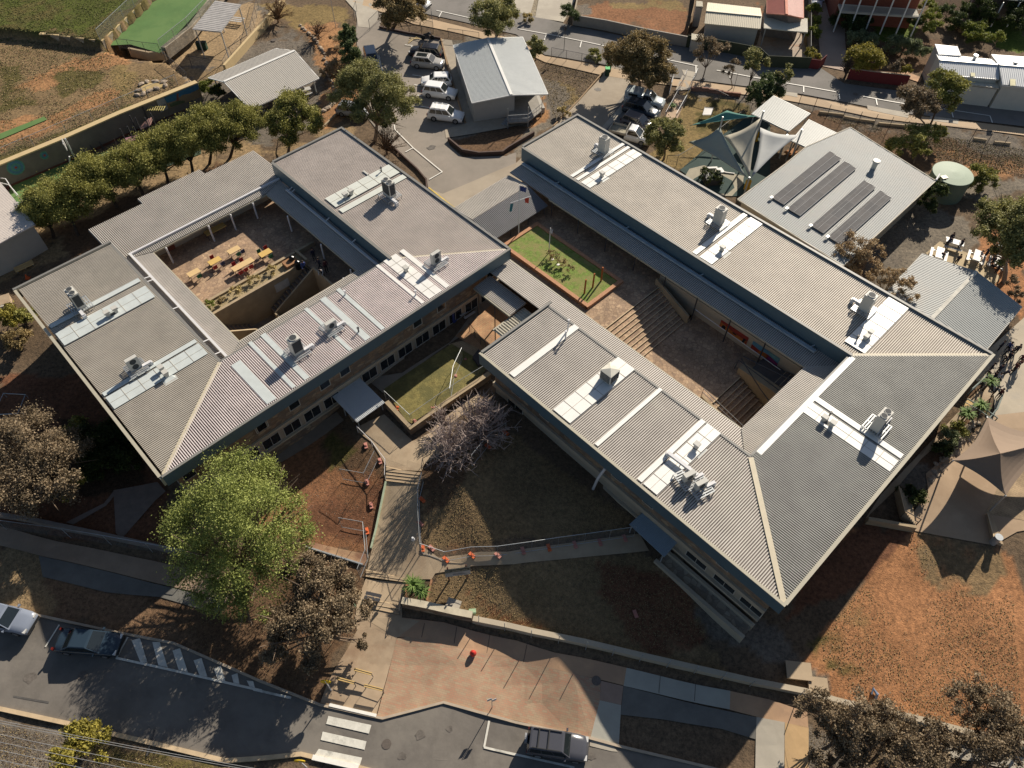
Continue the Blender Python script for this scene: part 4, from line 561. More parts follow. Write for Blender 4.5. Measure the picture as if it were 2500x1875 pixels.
def wall(name, label, rc, L, w, h, m, cat='wall', capm=None, base=-.4, group=None, pts=None):
    P = dense(pts or gp(L, rc), 2.0); root = empty(name, P[0], label, cat, group) if capm else None; b = MB(); sweep(b, P, w, h, base); o = b.build('wall' if capm else name, m, root)
    if capm: q = MB(); sweep(q, P, w + .1, h + .06, h); q.build('coping', capm, root); return root
    return tag(o, label, cat, group)
# courtyard walls
b = MB(); ubox(b, -56.7,-56.4,12.6,26.3,5.2,5.75); ubox(b, -54.9,-54.6,12.0,24.0,1.6,5.7); ubox(b, -56.7,-54.6,24.0,24.25,5.2,5.9); o = b.build('planter_wall', conw); tag(o, 'tan concrete planter wall dividing the west courtyard from its stairwell', 'wall')
drape('planter_soil', [U(-56.4,12), U(-54.9,12), U(-54.9,24), U(-56.4,24)], mat('straw_mulch', (.32,.25,.14), var=.4, scale=6, bump=.8), flat=5.55)
b = MB(); 
def uw(b, pts, w_, z0, z1a, z1b, mi=0):
    a, q = U(*pts[0]), U(*pts[1]); dn = (q - a).normalized(); sd = Vector((-dn.y, dn.x, 0)) * w_ / 2; V = [(*(a - sd)[:2], z0), (*(a + sd)[:2], z0), (*(q + sd)[:2], z0), (*(q - sd)[:2], z0), (*(a - sd)[:2], z1a), (*(a + sd)[:2], z1a), (*(q + sd)[:2], z1b), (*(q - sd)[:2], z1b)]
    b.add(V, [(3, 2, 1, 0), (4, 5, 6, 7), (0, 1, 5, 4), (1, 2, 6, 5), (2, 3, 7, 6), (3, 0, 4, 7)], mi)
uw(b, ((-53.1,23.9),(-53.1,18.6)), .18, 1.6, 5.9, 3.2); uw(b, ((-53.1,18.6),(-51.0,18.6)), .18, 1.6, 3.2, 3.2); uw(b, ((-53.1,16.2),(-53.1,12.2)), .18, 1.6, 2.6, 5.2); uw(b, ((-53.1,16.2),(-51,16.2)), .18, 1.6, 2.6, 2.6); uw(b, ((-53.1,23.9),(-50.6,23.9)), .2, 1.6, 6.0, 6.0); uw(b, ((-50.6,23.9),(-47,23.9)), .2, 1.6, 6.0, 6.0)
tag(b.build('stairwell_wall', conw), 'sloping tan walls inside the sunken west stairwell', 'wall')
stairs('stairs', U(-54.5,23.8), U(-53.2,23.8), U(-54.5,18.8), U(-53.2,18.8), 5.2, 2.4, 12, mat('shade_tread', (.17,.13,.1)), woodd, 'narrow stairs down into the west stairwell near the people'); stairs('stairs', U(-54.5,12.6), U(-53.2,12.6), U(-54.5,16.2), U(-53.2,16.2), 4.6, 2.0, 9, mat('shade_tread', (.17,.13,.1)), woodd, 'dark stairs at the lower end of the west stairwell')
b = MB(); ubox(b, -54.6,-54.55,20.0,21.6,4.0,5.0); tag(b.build('wall_notice', mat('notice_white', (.5,.48,.44))), 'blank pale notice fixed on the stairwell wall', 'notice')
b = MB(); uw(b, ((-28,48.6),(-11.2,48.6)), .25, 3.8, 6.2, 6.2); tag(b.build('verandah_wall', wallc), 'pale wall with two murals below the long verandah', 'wall')
b = MB(); uw(b, ((-28,47.9),(-23,47.0)), .2, 4.0, 6.2, 5.2); uw(b, ((-15.9,45.9),(-11.2,45.9)), .9, 2.0, 4.9, 4.9); uw(b, ((-16.3,40.4),(-11.2,39.6)), .25, 2.0, 4.9, 4.6); tag(b.build('stair_wall', conw), 'brown retaining walls beside the lower courtyard steps', 'wall')
b = MB(); b.tube([U(-23,47.9,5.5), U(-13,47.9,5.1)], .04, 6); tag(b.build('handrail', pipe), 'long grey handrail in front of the mural wall', 'handrail')
b = MB(); b.tube([U(-16.3,45.6,4.3), U(-16.2,45.6,5.6), U(-11.3,45.6,5.3)], .05, 5); b.tube([U(-16.2,46.3,5.6), U(-11.3,46.7,6.2)], .06, 5); b.tube([U(-16.2,46.0,5.5), U(-13.0,44.8,4.9), U(-11.3,44.4,4.5)], .05, 5); tag(b.build('handrail', steeld), 'black handrails on the brown stair wall', 'handrail')
b = MB(); b.tube([U(-16.4,40.5,4.2), U(-16.4,40.5,5.7), U(-11.3,39.9,5.4)], .035, 5); b.tube([U(-16.4,40.5,5.2), U(-11.3,39.9,4.9)], .03, 5); tag(b.build('handrail', steeld), 'black handrail beside the half sunlit steps', 'handrail')
def mural(root_lab, P, cols, nm='mural'):
    """flat painted panel: P = 4 corners (bottom-left, bottom-right, top-right, top-left) ; cols = list of (material, polygon in 0..1)"""
    b = MB(); ms = []; n = (P[1] - P[0]).cross(P[3] - P[0]).normalized()
    for k, (m, poly) in enumerate(cols):
        ms.append(m); V = []
        for s, t in poly: V.append(P[0].lerp(P[1], s).lerp(P[3].lerp(P[2], s), t) + n * (.012 * (k + 1)))
        b.add(V, [tuple(range(len(V)))], k)
    return tag(b.build(nm, ms), root_lab, 'mural')
def C3(n, *r): return mat(n, r, var=.2, scale=4)
red_, org, yel, blk, blu, pur, tea = C3('mural_red',.30,.045,.03), C3('mural_orange',.42,.13,.03), C3('mural_yellow',.55,.4,.12), C3('mural_black',.02,.02,.02), C3('mural_blue',.1,.24,.33), C3('mural_purple',.25,.04,.14), C3('mural_teal',.14,.28,.27)
Q = [U(-20.3,48.45,4.7), U(-17.1,48.45,4.7), U(-17.1,48.45,5.75), U(-20.3,48.45,5.75)]; R1 = ((0,0),(1,0),(1,1),(0,1))
mural('orange and red mural with dark figures on the verandah wall', Q, [(red_, R1), (org, ((0,.2),(.9,.1),(1,.45),(.5,.5),(0,.75))), (yel, ((.02,0),(1,0),(.95,.12),(.1,.16))), (blk, ((.1,.1),(.2,.08),(.22,.5),(.14,.62),(.08,.4))), (blk, ((.84,.1),(.9,.05),(.95,.6),(.86,.66))), (yel, ((.3,.5),(.34,.46),(.36,.56))), (blk, ((.45,.4),(.6,.36),(.62,.5),(.5,.55)))])
Q = [U(-16.6,48.45,4.6), U(-13.6,48.45,4.6), U(-13.6,48.45,5.75), U(-16.6,48.45,5.75)]
mural('blue, red and purple landscape mural on the verandah wall', Q, [(blu, R1), (red_, ((0,.1),(1,.1),(1,.35),(.6,.6),(.3,.45),(0,.6))), (org, ((.25,.1),(.6,.1),(.55,.6),(.35,.55))), (pur, ((.6,0),(1,0),(1,.35),(.65,.5))), (tea, ((.62,.75),(1,.6),(1,1),(.6,1)))])
# terrace walls, retaining walls
wall('retaining_wall', 'tan capped stone retaining wall around the west lawn terrace', 21, [(1130,260),(1330,480),(1620,270),(1990,20)], .35, .95, stone, capm=conw); wall('retaining_wall', 'pale stone parapet on the street side of the entrance steps', 31, [(1260,285),(1450,320),(1690,375),(1845,405)], .45, 1.0, stone, capm=mat('cream_coping', (.45,.4,.3)))
wall('retaining_wall', 'long low street wall with steel posts along the school front', None, [c(31,1850,415), c(31,2130,470), c(32,200,520), c(32,640,610), c(32,1100,720), c(32,1580,830), c(32,2060,940), c(33,350,1025), c(33,640,1110), c(33,1350,1270), c(33,1800,1390), c(33,2600,1560)], .42, .55, wallc)
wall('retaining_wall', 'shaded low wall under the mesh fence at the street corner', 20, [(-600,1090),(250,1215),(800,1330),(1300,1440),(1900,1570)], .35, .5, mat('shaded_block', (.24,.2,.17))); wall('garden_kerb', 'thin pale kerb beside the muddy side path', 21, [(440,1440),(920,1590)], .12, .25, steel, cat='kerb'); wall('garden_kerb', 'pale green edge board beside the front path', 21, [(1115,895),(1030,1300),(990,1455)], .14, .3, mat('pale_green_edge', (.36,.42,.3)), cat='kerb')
wall('retaining_wall', 'dark curved retaining wall of the bed below the white classroom', None, [c(1,1640,1190), c(1,1760,1290), c(1,1900,1315), c(1,2100,1305), c(2,0,1270), c(2,220,1140)], .2, .55, mat('dark_brick_wall', (.09,.06,.05))); wall('garden_kerb', 'timber edge along the driveway slope', 2, [(800,620),(600,850),(385,1070)], .15, .2, woodd, cat='kerb'); wall('retaining_wall', 'brown retaining edge beside the white classroom parking', None, [c(1,1580,340), c(1,1650,630), c(1,1785,1045)], .18, .3, woodd); wall('retaining_wall', 'dark low wall between garden bed and parking bays', None, [c(1,1060,240), c(1,1300,290), c(1,1575,335)], .2, .35, mat('dark_brick_wall', (.09,.06,.05)))
wall('retaining_wall', 'stepped dark edge of the garden at the driveway end', 1, [(1160,1240),(1380,1440),(1455,1530),(1460,1600)], .15, .35, mat('dark_brick_wall', (.09,.06,.05))); wall('garden_kerb', 'brown timber border beside the gravel garden', 1, [(580,1085),(740,930)], .2, .25, conw, cat='kerb')
for k, L in enumerate(([(1545,765),(1690,770)],[(1690,775),(1810,795)],[(1810,800),(1960,815)])): wall('retaining_wall', ['brick step wall by the upper gate','middle brick step wall below the street path','right brick step wall below the street path'][k], 2, L, .25, .5, mat('brick_red_wall', (.25,.12,.08)))
for L, lb in (([(480,955),(690,980)],'left'),([(690,995),(825,1020)],'second'),([(830,1020),(950,1035)],'third'),([(980,1050),(1220,1072)],'fourth')): wall('garden_kerb', f'{lb} tan step edge on the slope below the north street', 3, L, .22, .3, conw, cat='kerb')
for L, lb in (([(1780,1178),(1890,1192)],'left'),([(1955,1208),(2090,1222)],'right')): wall('garden_kerb', f'{lb} of two short tan edges on the slope above the water tank', 3, L, .22, .3, conw, cat='kerb')
b = MB(); ubox(b, -42.6,-42.2,40.2,45.6,5.4,5.75); ubox(b, -42.2,-30.3,45.2,45.6,5.4,5.72); ubox(b, -30.7,-30.3,40.2,45.2,5.4,5.75); ubox(b, -42.2,-30.3,40.2,40.6,5.4,5.8); tag(b.build('brick_border', mat('orange_brick_edge', (.42,.22,.12), var=.2, scale=6)), 'brick border around the courtyard lawn', 'border')
# big sports wall at upper left
FW = [c(0,-1500,2060), c(0,0,1385), c(0,560,1155), c(0,1000,960), c(0,1660,695)]
P = [PZ(a, b2, 6.25) for a, b2 in FW]; fw = empty('retaining_wall', P[1], 'tall grey wall with painted targets and a mural below the dry sports field', 'wall'); b = MB(); n = Vector((.42, -.9, 0))
def swp(P, z0, z1, w_, nm, m, off=0):
    b = MB(); Q = [Vector((p.x, p.y, 0)) + n * off for p in P]; sweep(b, dense([Vector((q.x, q.y, z0)) for q in Q], 4), w_, z1 - z0, 0); return b.build(nm, m, fw)
swp(P, 3.0, 6.25, .5, 'wall', mat('grey_sports_wall', (.17,.15,.13), rough=.9, var=.14, scale=1.0)); swp(P, 6.25, 6.4, .75, 'coping', mat('sandy_coping', (.52,.4,.22), var=.06)); swp(P, 3.2, 3.7, .62, 'plinth', mat('maroon_plinth', (.12,.05,.035)), .0)
dirw = (P[4] - P[1]); dirw.z = 0; dirw.normalize(); nw = Vector((dirw.y, -dirw.x, 0)); 
def wallpt(px, py, off=.27):
    r = Vector(ray(px, py)); o = P[1] + nw * off; t = (nw.dot(o)) / nw.dot(Vector((r.x, r.y, 0))); q = r * t; return Vector((q.x, q.y, q.z + CAMZ))
def wquad(L, m, nm, off=.27):
    b = MB(); b.add([wallpt(*c(0, *q), off) for q in L], [tuple(range(len(L)))]); return b.build(nm, m, fw)
P0 = [Vector(p) for p in P]
for (cx_, cy_) in ((375,1310),(133,1412)):
    ctr = wallpt(*c(0, cx_, cy_))
    for k, (rr, m_) in enumerate(((.95, C3('target_teal',.08,.24,.19)), (.8, C3('target_blue',.07,.18,.27)), (.5, C3('target_teal',.08,.24,.19)), (.32, C3('target_blue',.07,.18,.27)), (.13, C3('mural_red',.38,.05,.03)))):
        b = MB(); b.add([ctr + nw * (.01 * k) + dirw * rr * math.cos(t * .3491) + Vector((0, 0, rr * math.sin(t * .3491))) for t in range(18)], [tuple(range(18))]); b.build('target_ring', m_, fw)
wquad([(1318,850),(1385,825),(1420,915),(1358,950)], C3('notice_grey',.3,.3,.3), 'notice_board', .3); wquad([(1330,905),(1400,876),(1402,882),(1334,911)], C3('notice_line',.15,.14,.13), 'notice_text', .32)
wquad([(1385,825),(1668,703),(1705,815),(1425,915)], C3('mural_sand',.27,.19,.11), 'mural', .3); wquad([(1385,825),(1668,703),(1680,750),(1600,790),(1540,800),(1480,850),(1410,870)], C3('mural_sky',.05,.15,.24), 'mural_sky', .32); wquad([(1490,790),(1505,785),(1510,860),(1490,850)], C3('mural_rock',.22,.08,.05), 'mural_rock', .34); wquad([(1430,880),(1500,850),(1560,850),(1560,865),(1440,905)], C3('mural_bush',.09,.11,.06), 'mural_bush', .34)
SWl = [PZ(*c(0, *q), 7.0) for q in ((340,290),(430,290),(860,345),(1230,-20),(1500,-280))]; b = MB(); sweep(b, dense([Vector((q.x, q.y, 5.8)) for q in SWl[1:]], 2), .55, 1.3, 0); o = b.build('stone_wall', stonep); tag(o, 'rubble stone wall beside the bright green turf strip', 'wall'); b = MB(); sweep(b, dense([Vector((q.x, q.y, 7.05)) for q in SWl], 2), .6, .12, 0); o2 = b.build('coping', mat('sandy_coping', (.52,.4,.22)), o)
b = MB(); sweep(b, dense([PZ(*c(0, *q), 5.2) for q in ((1400,465),(1620,290),(1800,50),(1950,-120))], 2), .7, 1.1, -.5); tag(b.build('stone_wall', stonep), 'stone retaining wall on the sandy side of the turf strip', 'wall'); b = MB(); sweep(b, dense([PZ(*c(0, *q), 4.6) for q in ((1900,590),(2212,240),(2400,20))], 2), .35, .7, -.5); tag(b.build('retaining_wall', mat('sandy_coping', (.52,.4,.22))), 'sandy kerb wall beside the gravel yard', 'wall'); b = MB(); sweep(b, dense([PZ(*c(0, *q), 5.3) for q in ((1100,445),(1270,480),(1400,470))], 2), .3, .7, -.5); tag(b.build('retaining_wall', conw), 'short tan wall at the near end of the turf strip', 'wall')
# ---------------- smaller buildings ----------------
def gable(name, label, cat, A0, A1, R0, R1, B0, B1, za, zr, zb, rm, wm, inset=.35, zg=None, period=.25, amp=.03, open_=False, capm=None, notch=0):
    """A/B eaves, R ridge, 0 far end 1 near end; pixels"""
    a0, a1, r0, r1, b0, b1 = PZ(*A0, za), PZ(*A1, za), PZ(*R0, zr), PZ(*R1, zr), PZ(*B0, zb), PZ(*B1, zb); ctr = (a0 + a1 + b0 + b1) / 4; zg_ = float(T0(ctr.x, ctr.y)) if zg is None else zg
    root = empty(name, Vector((ctr.x, ctr.y, zg_)), label, cat); corr(MB(), [a0, a1, r1, r0], r0 - a0, period, amp).build('roof', rm, root); corr(MB(), [r0, r1, b1, b0], b0 - r0, period, amp).build('roof', rm, root)
    q = MB(); q.beam(r0 + Vector((0, 0, .05)), r1 + Vector((0, 0, .05)), .35, .06); q.build('ridge_cap', capm or flash, root)
    q = MB(); 
    for x, y in ((a0, a1), (b0, b1), (a0, r0), (r0, b0), (a1, r1), (r1, b1)): q.beam(x - Vector((0, 0, .06)), y - Vector((0, 0, .06)), .1, .14)
    q.build('gutter', flash if not capm else capm, root)
    def ins(p, qq, t): return p
    e = lambda p: p + (ctr - p) * (inset / max(.1, (Vector((ctr.x, ctr.y, 0)) - Vector((p.x, p.y, 0))).length) * 1.5)
    a0, a1, b0, b1 = e(a0), e(a1), e(b0), e(b1); r0i, r1i = r0.lerp(r1, .04), r1.lerp(r0, .04)
    if open_:
        for p, q_ in ((a0, a1), (b0, b1)):
            for k in range(4): x = p.lerp(q_, k / 3); MB().beam(Vector((x.x, x.y, float(T(x.x, x.y)) - .1)), x - Vector((0, 0, .1)), .14, .14).build('post', steel, root)
    elif notch:
        hw_ = max(.1, (Vector((a1.x, a1.y, 0)) - Vector((r1i.x, r1i.y, 0))).length); rd = (r1i - r0i).normalized()
        def zt(p_): v_ = Vector((p_[0], p_[1], 0)) - Vector((r0i.x, r0i.y, 0)); return zr - (zr - za) * min(1.1, (v_ - rd * v_.dot(rd)).length / hw_) - .14
        bk_ = -rd * notch; m0 = r1i.lerp(b1, .12); q = MB(); q.prism([a0, a1, r1i, m0, m0 + bk_, b1 + bk_, b0, r0i], zg_ - .5, zt, top=False); q.build('wall', wm, root); MB().prism([m0 + bk_ * .02, b1, b1 + bk_, m0 + bk_], zg_ - .3, zg_ + .7).build('verandah_base', wm, root)
    else:
        q = MB(); g = lambda p: Vector((p.x, p.y, zg_ - .5)); dz = Vector((0, 0, -.12))
        V = [g(a0), g(a1), g(b1), g(b0), a0 + dz, a1 + dz, b1 + dz, b0 + dz, Vector((r0i.x, r0i.y, zr - .15)), Vector((r1i.x, r1i.y, zr - .15))]
        q.add(V, [(0, 1, 5, 4), (2, 3, 7, 6), (1, 2, 6, 9, 5), (3, 0, 4, 8, 7)]); q.build('wall', wm, root)
    return root
wh = mat('white_roof_steel', (.60,.62,.63), rough=.45, var=.05, scale=.4); gy = mat('grey_roof_steel', (.31,.325,.315), rough=.55, var=.07, scale=.3, col2=(.34,.335,.31), mix=.55); crm = mat('cream_steel', (.60,.54,.40), rough=.5, var=.06); wallw = mat('pale_grey_cladding', (.40,.38,.34), var=.05); sh = mat('shelter_steel', (.47,.44,.39), rough=.5, var=.05)
dm = gable('classroom_building', 'raised white demountable classroom with gable roof beside the car park', 'building', c(1,1680,380), c(1,1840,868), c(1,1972,320), c(1,2172,800), c(2,125,312), c(2,338,792), 7.0, 7.6, 7.0, mat('white_shed_steel', (.49,.51,.50), rough=.45, var=.05), wallw, inset=.25, zg=4.2, notch=3.4)
pl = PZ(*c(2,-20,1010), 5.0); 
P = [PZ(*c(2,*q),5.1) for q in ((20,960),(285,940),(280,1010),(170,1030),(0,1040))]
b = MB(); b.prism([PZ(*c(2,*q),5.0) for q in ((20,850),(240,800),(285,935),(170,1025),(0,1035))], 4.85, 5.0); vd = b.build('verandah_deck', mat('deck_grey', (.28,.26,.23)), dm); b = MB()
V = [PZ(*c(2,*q),5.0) for q in ((285,935),(170,1025),(0,1035))]
for x, y in zip(V, V[1:]):
    for hh in (.5, 1.0): b.beam(x + Vector((0,0,hh)), y + Vector((0,0,hh)), .04, .04)
    for k in range(6): q = x.lerp(y, k / 5); b.beam(q, q + Vector((0,0,1)), .03, .03)
b.build('balustrade', steel, dm); b = MB()
for x in V: b.beam(x + Vector((0,0,-.9)), x + Vector((0,0,2.0)), .08, .08)
b.build('post', steel, dm); b = MB(); q0, q1 = PZ(*c(1,2170,990), 5.0), G(*c(1,2110,1060))
for k in range(5): x = q0.lerp(q1, (k + .5) / 5); b.box(x, (.5, 1.0, .05), .6)
b.build('entry_steps', steel, dm)
gable('picnic_shelter', 'open cream gable shelter over picnic tables near the tree row', 'shelter', c(0,1757,655), c(1,185,408), c(0,1890,690), c(1,345,428), c(0,2112,922), c(1,548,660), 6.5, 6.9, 6.1, sh, wallw, open_=True, inset=.5)
gable('storage_shed', 'grey gable shed roof beside the picnic tables and people', 'shed', c(13,1355,550), c(13,975,953), c(13,1810,702), c(13,1432,1102), c(13,2195,1000), c(13,1895,1362), 6.7, 7.2, 6.7, gy, wallw, zg=4.0, capm=mat('pale_ridge', (.55,.53,.47)), inset=.3)
gable('storage_shed', 'cream gable shed with blank wall behind the block fence', 'shed', c(2,1688,22), c(2,2128,70), c(2,1676,92), c(2,2140,136), c(2,1662,196), c(2,2128,241), 7.6, 8.0, 7.4, crm, wallw, zg=4.6, inset=.2, capm=crm)
gable('red_roof_house', 'house with faded red gable roof above the cream carport', 'house', c(3,45,-60), c(3,42,112), c(3,203,-60), c(3,210,122), c(3,350,-40), c(3,352,152), 7.9, 8.7, 7.9, mat('red_roof_steel', (.38,.12,.09), rough=.5, var=.08), mat('dark_gable_wall', (.2,.17,.15)), zg=4.9, inset=.2, capm=mat('salmon_ridge', (.55,.23,.16)))
gable('storage_shed', 'long white shed with skillion lean-to opposite the street tree', 'shed', c(3,1475,455), c(3,1930,500), c(3,1500,505), c(3,2008,547), c(3,1508,628), c(3,2000,668), 8.4, 8.6, 7.9, wh, mat('white_block_wall', (.56,.54,.48), var=.05), zg=4.6, inset=.1)
gable('storage_shed', 'white shed at the right edge of the north street', 'shed', c(3,1940,460), c(3,2500,500), c(3,2008,547), c(3,2560,590), c(3,2030,718), c(3,2560,770), 8.5, 8.8, 7.9, wh, mat('white_block_wall', (.56,.54,.48)), zg=4.6, inset=.1)
def flatroof(name, label, cat, px, z, m, posts=True, rib=None, wm=None, zg=None, period=.25, dz=None, pm=None):
    P = [PZ(*q, z + (dz[k] if dz else 0)) for k, q in enumerate(px)]; ctr = sum(P, Vector()) / len(P); root = empty(name, Vector((ctr.x, ctr.y, float(T(ctr.x, ctr.y)))), label, cat); corr(MB(), P, rib or (P[1] - P[0]), period, .03, thick=.12).build('roof', m, root)
    for k, p in enumerate(P):
        if posts: x = p + (ctr - p) * .1; MB().beam(Tz(x, -.1), x - Vector((0, 0, .12)), .12, .12).build('post', pm or steel, root)
    if wm: q = MB(); q.prism([p + (ctr - p) * .05 for p in P], (zg if zg is not None else float(T0(ctr.x, ctr.y))) - .4, lambda p_: z - .2, top=False); q.build('wall', wm, root)
    return root
flatroof('carport', 'cream flat carport roof in front of the red roofed house', 'carport', [c(3,20,112), c(3,385,155), c(3,387,275), c(3,16,236)], 7.2, mat('cream_sheet', (.56,.52,.42), rough=.6, var=.06)); flatroof('lean_to', 'small white skillion roof behind the long white shed', 'shed', [c(3,1460,372), c(3,1650,392), c(3,1682,472), c(3,1492,458)], 8.6, wh, posts=False, wm=wallw); flatroof('lean_to', 'ribbed cream lean-to roof in front of the long white shed', 'shed', [c(3,1515,632), c(3,2000,690), c(3,2005,746), c(3,1560,690)], 7.3, mat('cream_sheet', (.56,.52,.42)), posts=False, wm=mat('white_block_wall', (.56,.54,.48)), zg=4.6, rib=Vector((.1,1,0)), period=.5)
flatroof('outdoor_toilet', 'small cream roofed shed beside the cream gable shed', 'shed', [c(2,1590,5), c(2,1642,12), c(2,1645,58), c(2,1588,52)], 7.4, crm, posts=False, wm=wallw); flatroof('water_cover', 'small cream square roof behind the block fence', 'shed', [c(2,1550,280), c(2,1648,298), c(2,1648,350), c(2,1548,332)], 6.4, crm, posts=False, wm=wallw)
flatroof('picnic_shelter', 'ribbed grey flat shelter on tall posts beside the turf strip', 'shelter', [c(0,1815,5), c(0,2035,38), c(0,1862,270), c(0,1622,245)], 8.3, mat('striped_shelter_steel', (.40,.38,.36), rough=.5), period=.45)
flatroof('shade_shelter', 'white flat roof pavilion behind the shade sails', 'shelter', [c(3,100,805), c(3,413,957), c(3,228,1112), c(2,2055,960)], 7.4, mat('off_white_roof', (.44,.45,.42), rough=.5, var=.04)); flatroof('shade_shelter', 'pale five sided verandah roof joined to the preschool roof', 'shelter', [c(3,395,1005), c(3,665,1135), c(3,545,1238), c(3,370,1245), c(3,245,1185)], 7.1, mat('off_white_roof', (.44,.45,.42)))
flatroof('classroom_building', 'pale pink ribbed roof at the left edge above the concrete yard', 'building', [c(10,-900,-1150), c(10,-400,-540), c(10,296,303), c(10,0,462), c(10,-900,860)], 7.0, mat('pinkish_roof', (.60,.54,.49), rough=.5, var=.05), posts=False, wm=wallw, zg=3.4, dz=[0,0,0,0,0], rib=U(0,1))
ps = empty('preschool_building', PZ(2050, 470, 4.2), 'preschool building with wide grey roof carrying four solar arrays', 'building'); PR = [PZ(*q, z) for q, z in ((c(12,1935,100), 7.3), (c(3,205,1385), 7.3), (c(3,372,1246), 7.3), (c(3,750,1070), 7.5), (c(3,1470,1522), 7.5), (c(13,680,662), 7.3))]
zfun = 7.4
PR = [Vector((p.x, p.y, 7.4)) for p in PR]; corr(MB(), PR, U(1,0), .22, .03).build('roof', gy, ps); q = MB(); q.prism([p + (sum(PR, Vector()) / 6 - p) * .06 for p in PR], 3.8, 7.25, top=False); q.build('wall', wallc, ps); q = MB()
for x, y in zip(PR, PR[1:] + PR[:1]): q.beam(x, y, .1, .14)
q.build('gutter', mat('pale_gutter', (.5,.46,.38)), ps)
spm = brickmat('solar_cells', (.075,.075,.08), (.095,.09,.09), (.16,.16,.16), 1.0, rot=-TH, mortar=.02, bw=1.65, bh=1.0, noise=.15)
for k, q in enumerate(([c(3,575,1275), c(3,668,1338), c(13,185,137), c(13,85,78)], [c(3,700,1360), c(3,798,1420), c(13,320,232), c(13,215,170)], [c(3,865,1520), c(3,960,1582), c(13,518,378), c(13,415,315)], [c(13,1000,18), c(13,1095,80), c(13,660,472), c(13,558,408)])):
    P = [PZ(*p, 7.6) for p in q]; r = empty('solar_array', P[0], ['first solar array from the shade sails', 'second solar array from the shade sails', 'third solar array, shorter and set further down the roof', 'lowest solar array with brown leaves at its end'][k], 'solar panels', 'solar arrays on the preschool roof')
    for s0, s1 in ((.02, .485), (.515, .98)):
        b = MB(); V = [P[0].lerp(P[1], s0), P[0].lerp(P[1], s1), P[3].lerp(P[2], s1), P[3].lerp(P[2], s0)]; up2 = Vector((0, 0, .08)); b.add([v - up2 for v in V] + V, [(4, 5, 6, 7)] + [(i, (i + 1) % 4, 4 + (i + 1) % 4, 4 + i) for i in range(4)]); b.build('solar_panel', spm, r)
    b = MB(); 
    for s in (.0, .5, 1.0): b.beam(P[0].lerp(P[1], s), P[3].lerp(P[2], s), .04, .06)
    b.build('frame', mat('array_frame', (.3,.3,.3)), r); b = MB(); b.box(P[3] + Vector((-.1, -.1, .1)), (.4, .3, .15), .7); b.build('inverter_cover', flash, r)
Q = [PZ(*c(12,1965,150), 5.6), PZ(*c(12,2100,245), 5.6)]
n_ = (Q[1] - Q[0]).cross(Vector((0, 0, 1))).normalized(); mural('dark red patterned mural on the preschool wall', [Q[0] + Vector((0,0,-.4)), Q[1] + Vector((0,0,-.4)), Q[1] + Vector((0,0,.6)), Q[0] + Vector((0,0,.6))], [(C3('mural_brown',.2,.05,.03), R1), (org, ((.1,.3),(.25,.3),(.25,.7),(.1,.7))), (org, ((.5,.3),(.65,.3),(.65,.7),(.5,.7))), (blk, ((.8,0),(1,0),(1,1),(.8,1)))])
# balcony house
bh = empty('balcony_house', PZ(*c(3,1000,0), 5), 'two level house with lattice balcony and red brick wall', 'house'); L0, L1 = PZ(*c(3,665,95), 7.7), PZ(*c(3,1330,140), 7.7); dv = (L1 - L0).normalized(); bk = Vector((-dv.y, dv.x, 0))
if bk.y < 0: bk = -bk
b = MB(); b.prism([L0, L1, L1 + bk * 2.2, L0 + bk * 2.2], 7.45, 7.7); b.build('balcony_floor', frame_m, bh); b = MB(); b.prism([L0 + bk * 2.2, L1 + bk * 2.2, L1 + bk * 11, L0 + bk * 11], 4.4, 10.3); b.build('wall', mat('red_brick_wall', (.22,.07,.045), var=.15, scale=4), bh); b = MB(); b.prism([L0 - dv * .4 - bk * .4, L1 + dv * .4 - bk * .4, L1 + dv * .4 + bk * 11.5, L0 - dv * .4 + bk * 11.5], 10.3, 10.5); b.build('roof', mat('blue_grey_roof', (.16,.19,.2)), bh)
for k in range(6):
    x = L0.lerp(L1, k / 5); MB().beam(Vector((x.x, x.y, 4.6)), Vector((x.x, x.y, 10.3)), .16, .16).build('post', flash, bh)
b = MB(); b.beam(L0 + Vector((0,0,.95)), L1 + Vector((0,0,.95)), .06, .06); b.beam(L0 + Vector((0,0,.1)), L1 + Vector((0,0,.1)), .06, .06); n = 44
for k in range(n): 
    for s in (1, -1): x, y = (k, k + 2) if s > 0 else (k + 2, k); b.beam(L0.lerp(L1, x / (n + 2)) + Vector((0,0,.1)), L0.lerp(L1, y / (n + 2)) + Vector((0,0,.95)), .03, .02)
b.build('lattice_railing', mat('lattice_white', (.4,.4,.38)), bh); upz = lambda p: p
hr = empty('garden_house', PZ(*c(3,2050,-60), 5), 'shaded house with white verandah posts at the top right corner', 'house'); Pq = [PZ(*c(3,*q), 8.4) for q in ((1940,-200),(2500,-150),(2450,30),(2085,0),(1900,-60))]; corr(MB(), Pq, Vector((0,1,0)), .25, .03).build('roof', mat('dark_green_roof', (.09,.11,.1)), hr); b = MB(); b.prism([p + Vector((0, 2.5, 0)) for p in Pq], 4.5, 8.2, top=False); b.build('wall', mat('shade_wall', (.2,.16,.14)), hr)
for q in ((2040,20),(1950,-20),(2180,20)): x = PZ(*c(3,*q), 8.3); MB().beam(Vector((x.x, x.y, 4.8)), x, .12, .12).build('post', flash, hr)
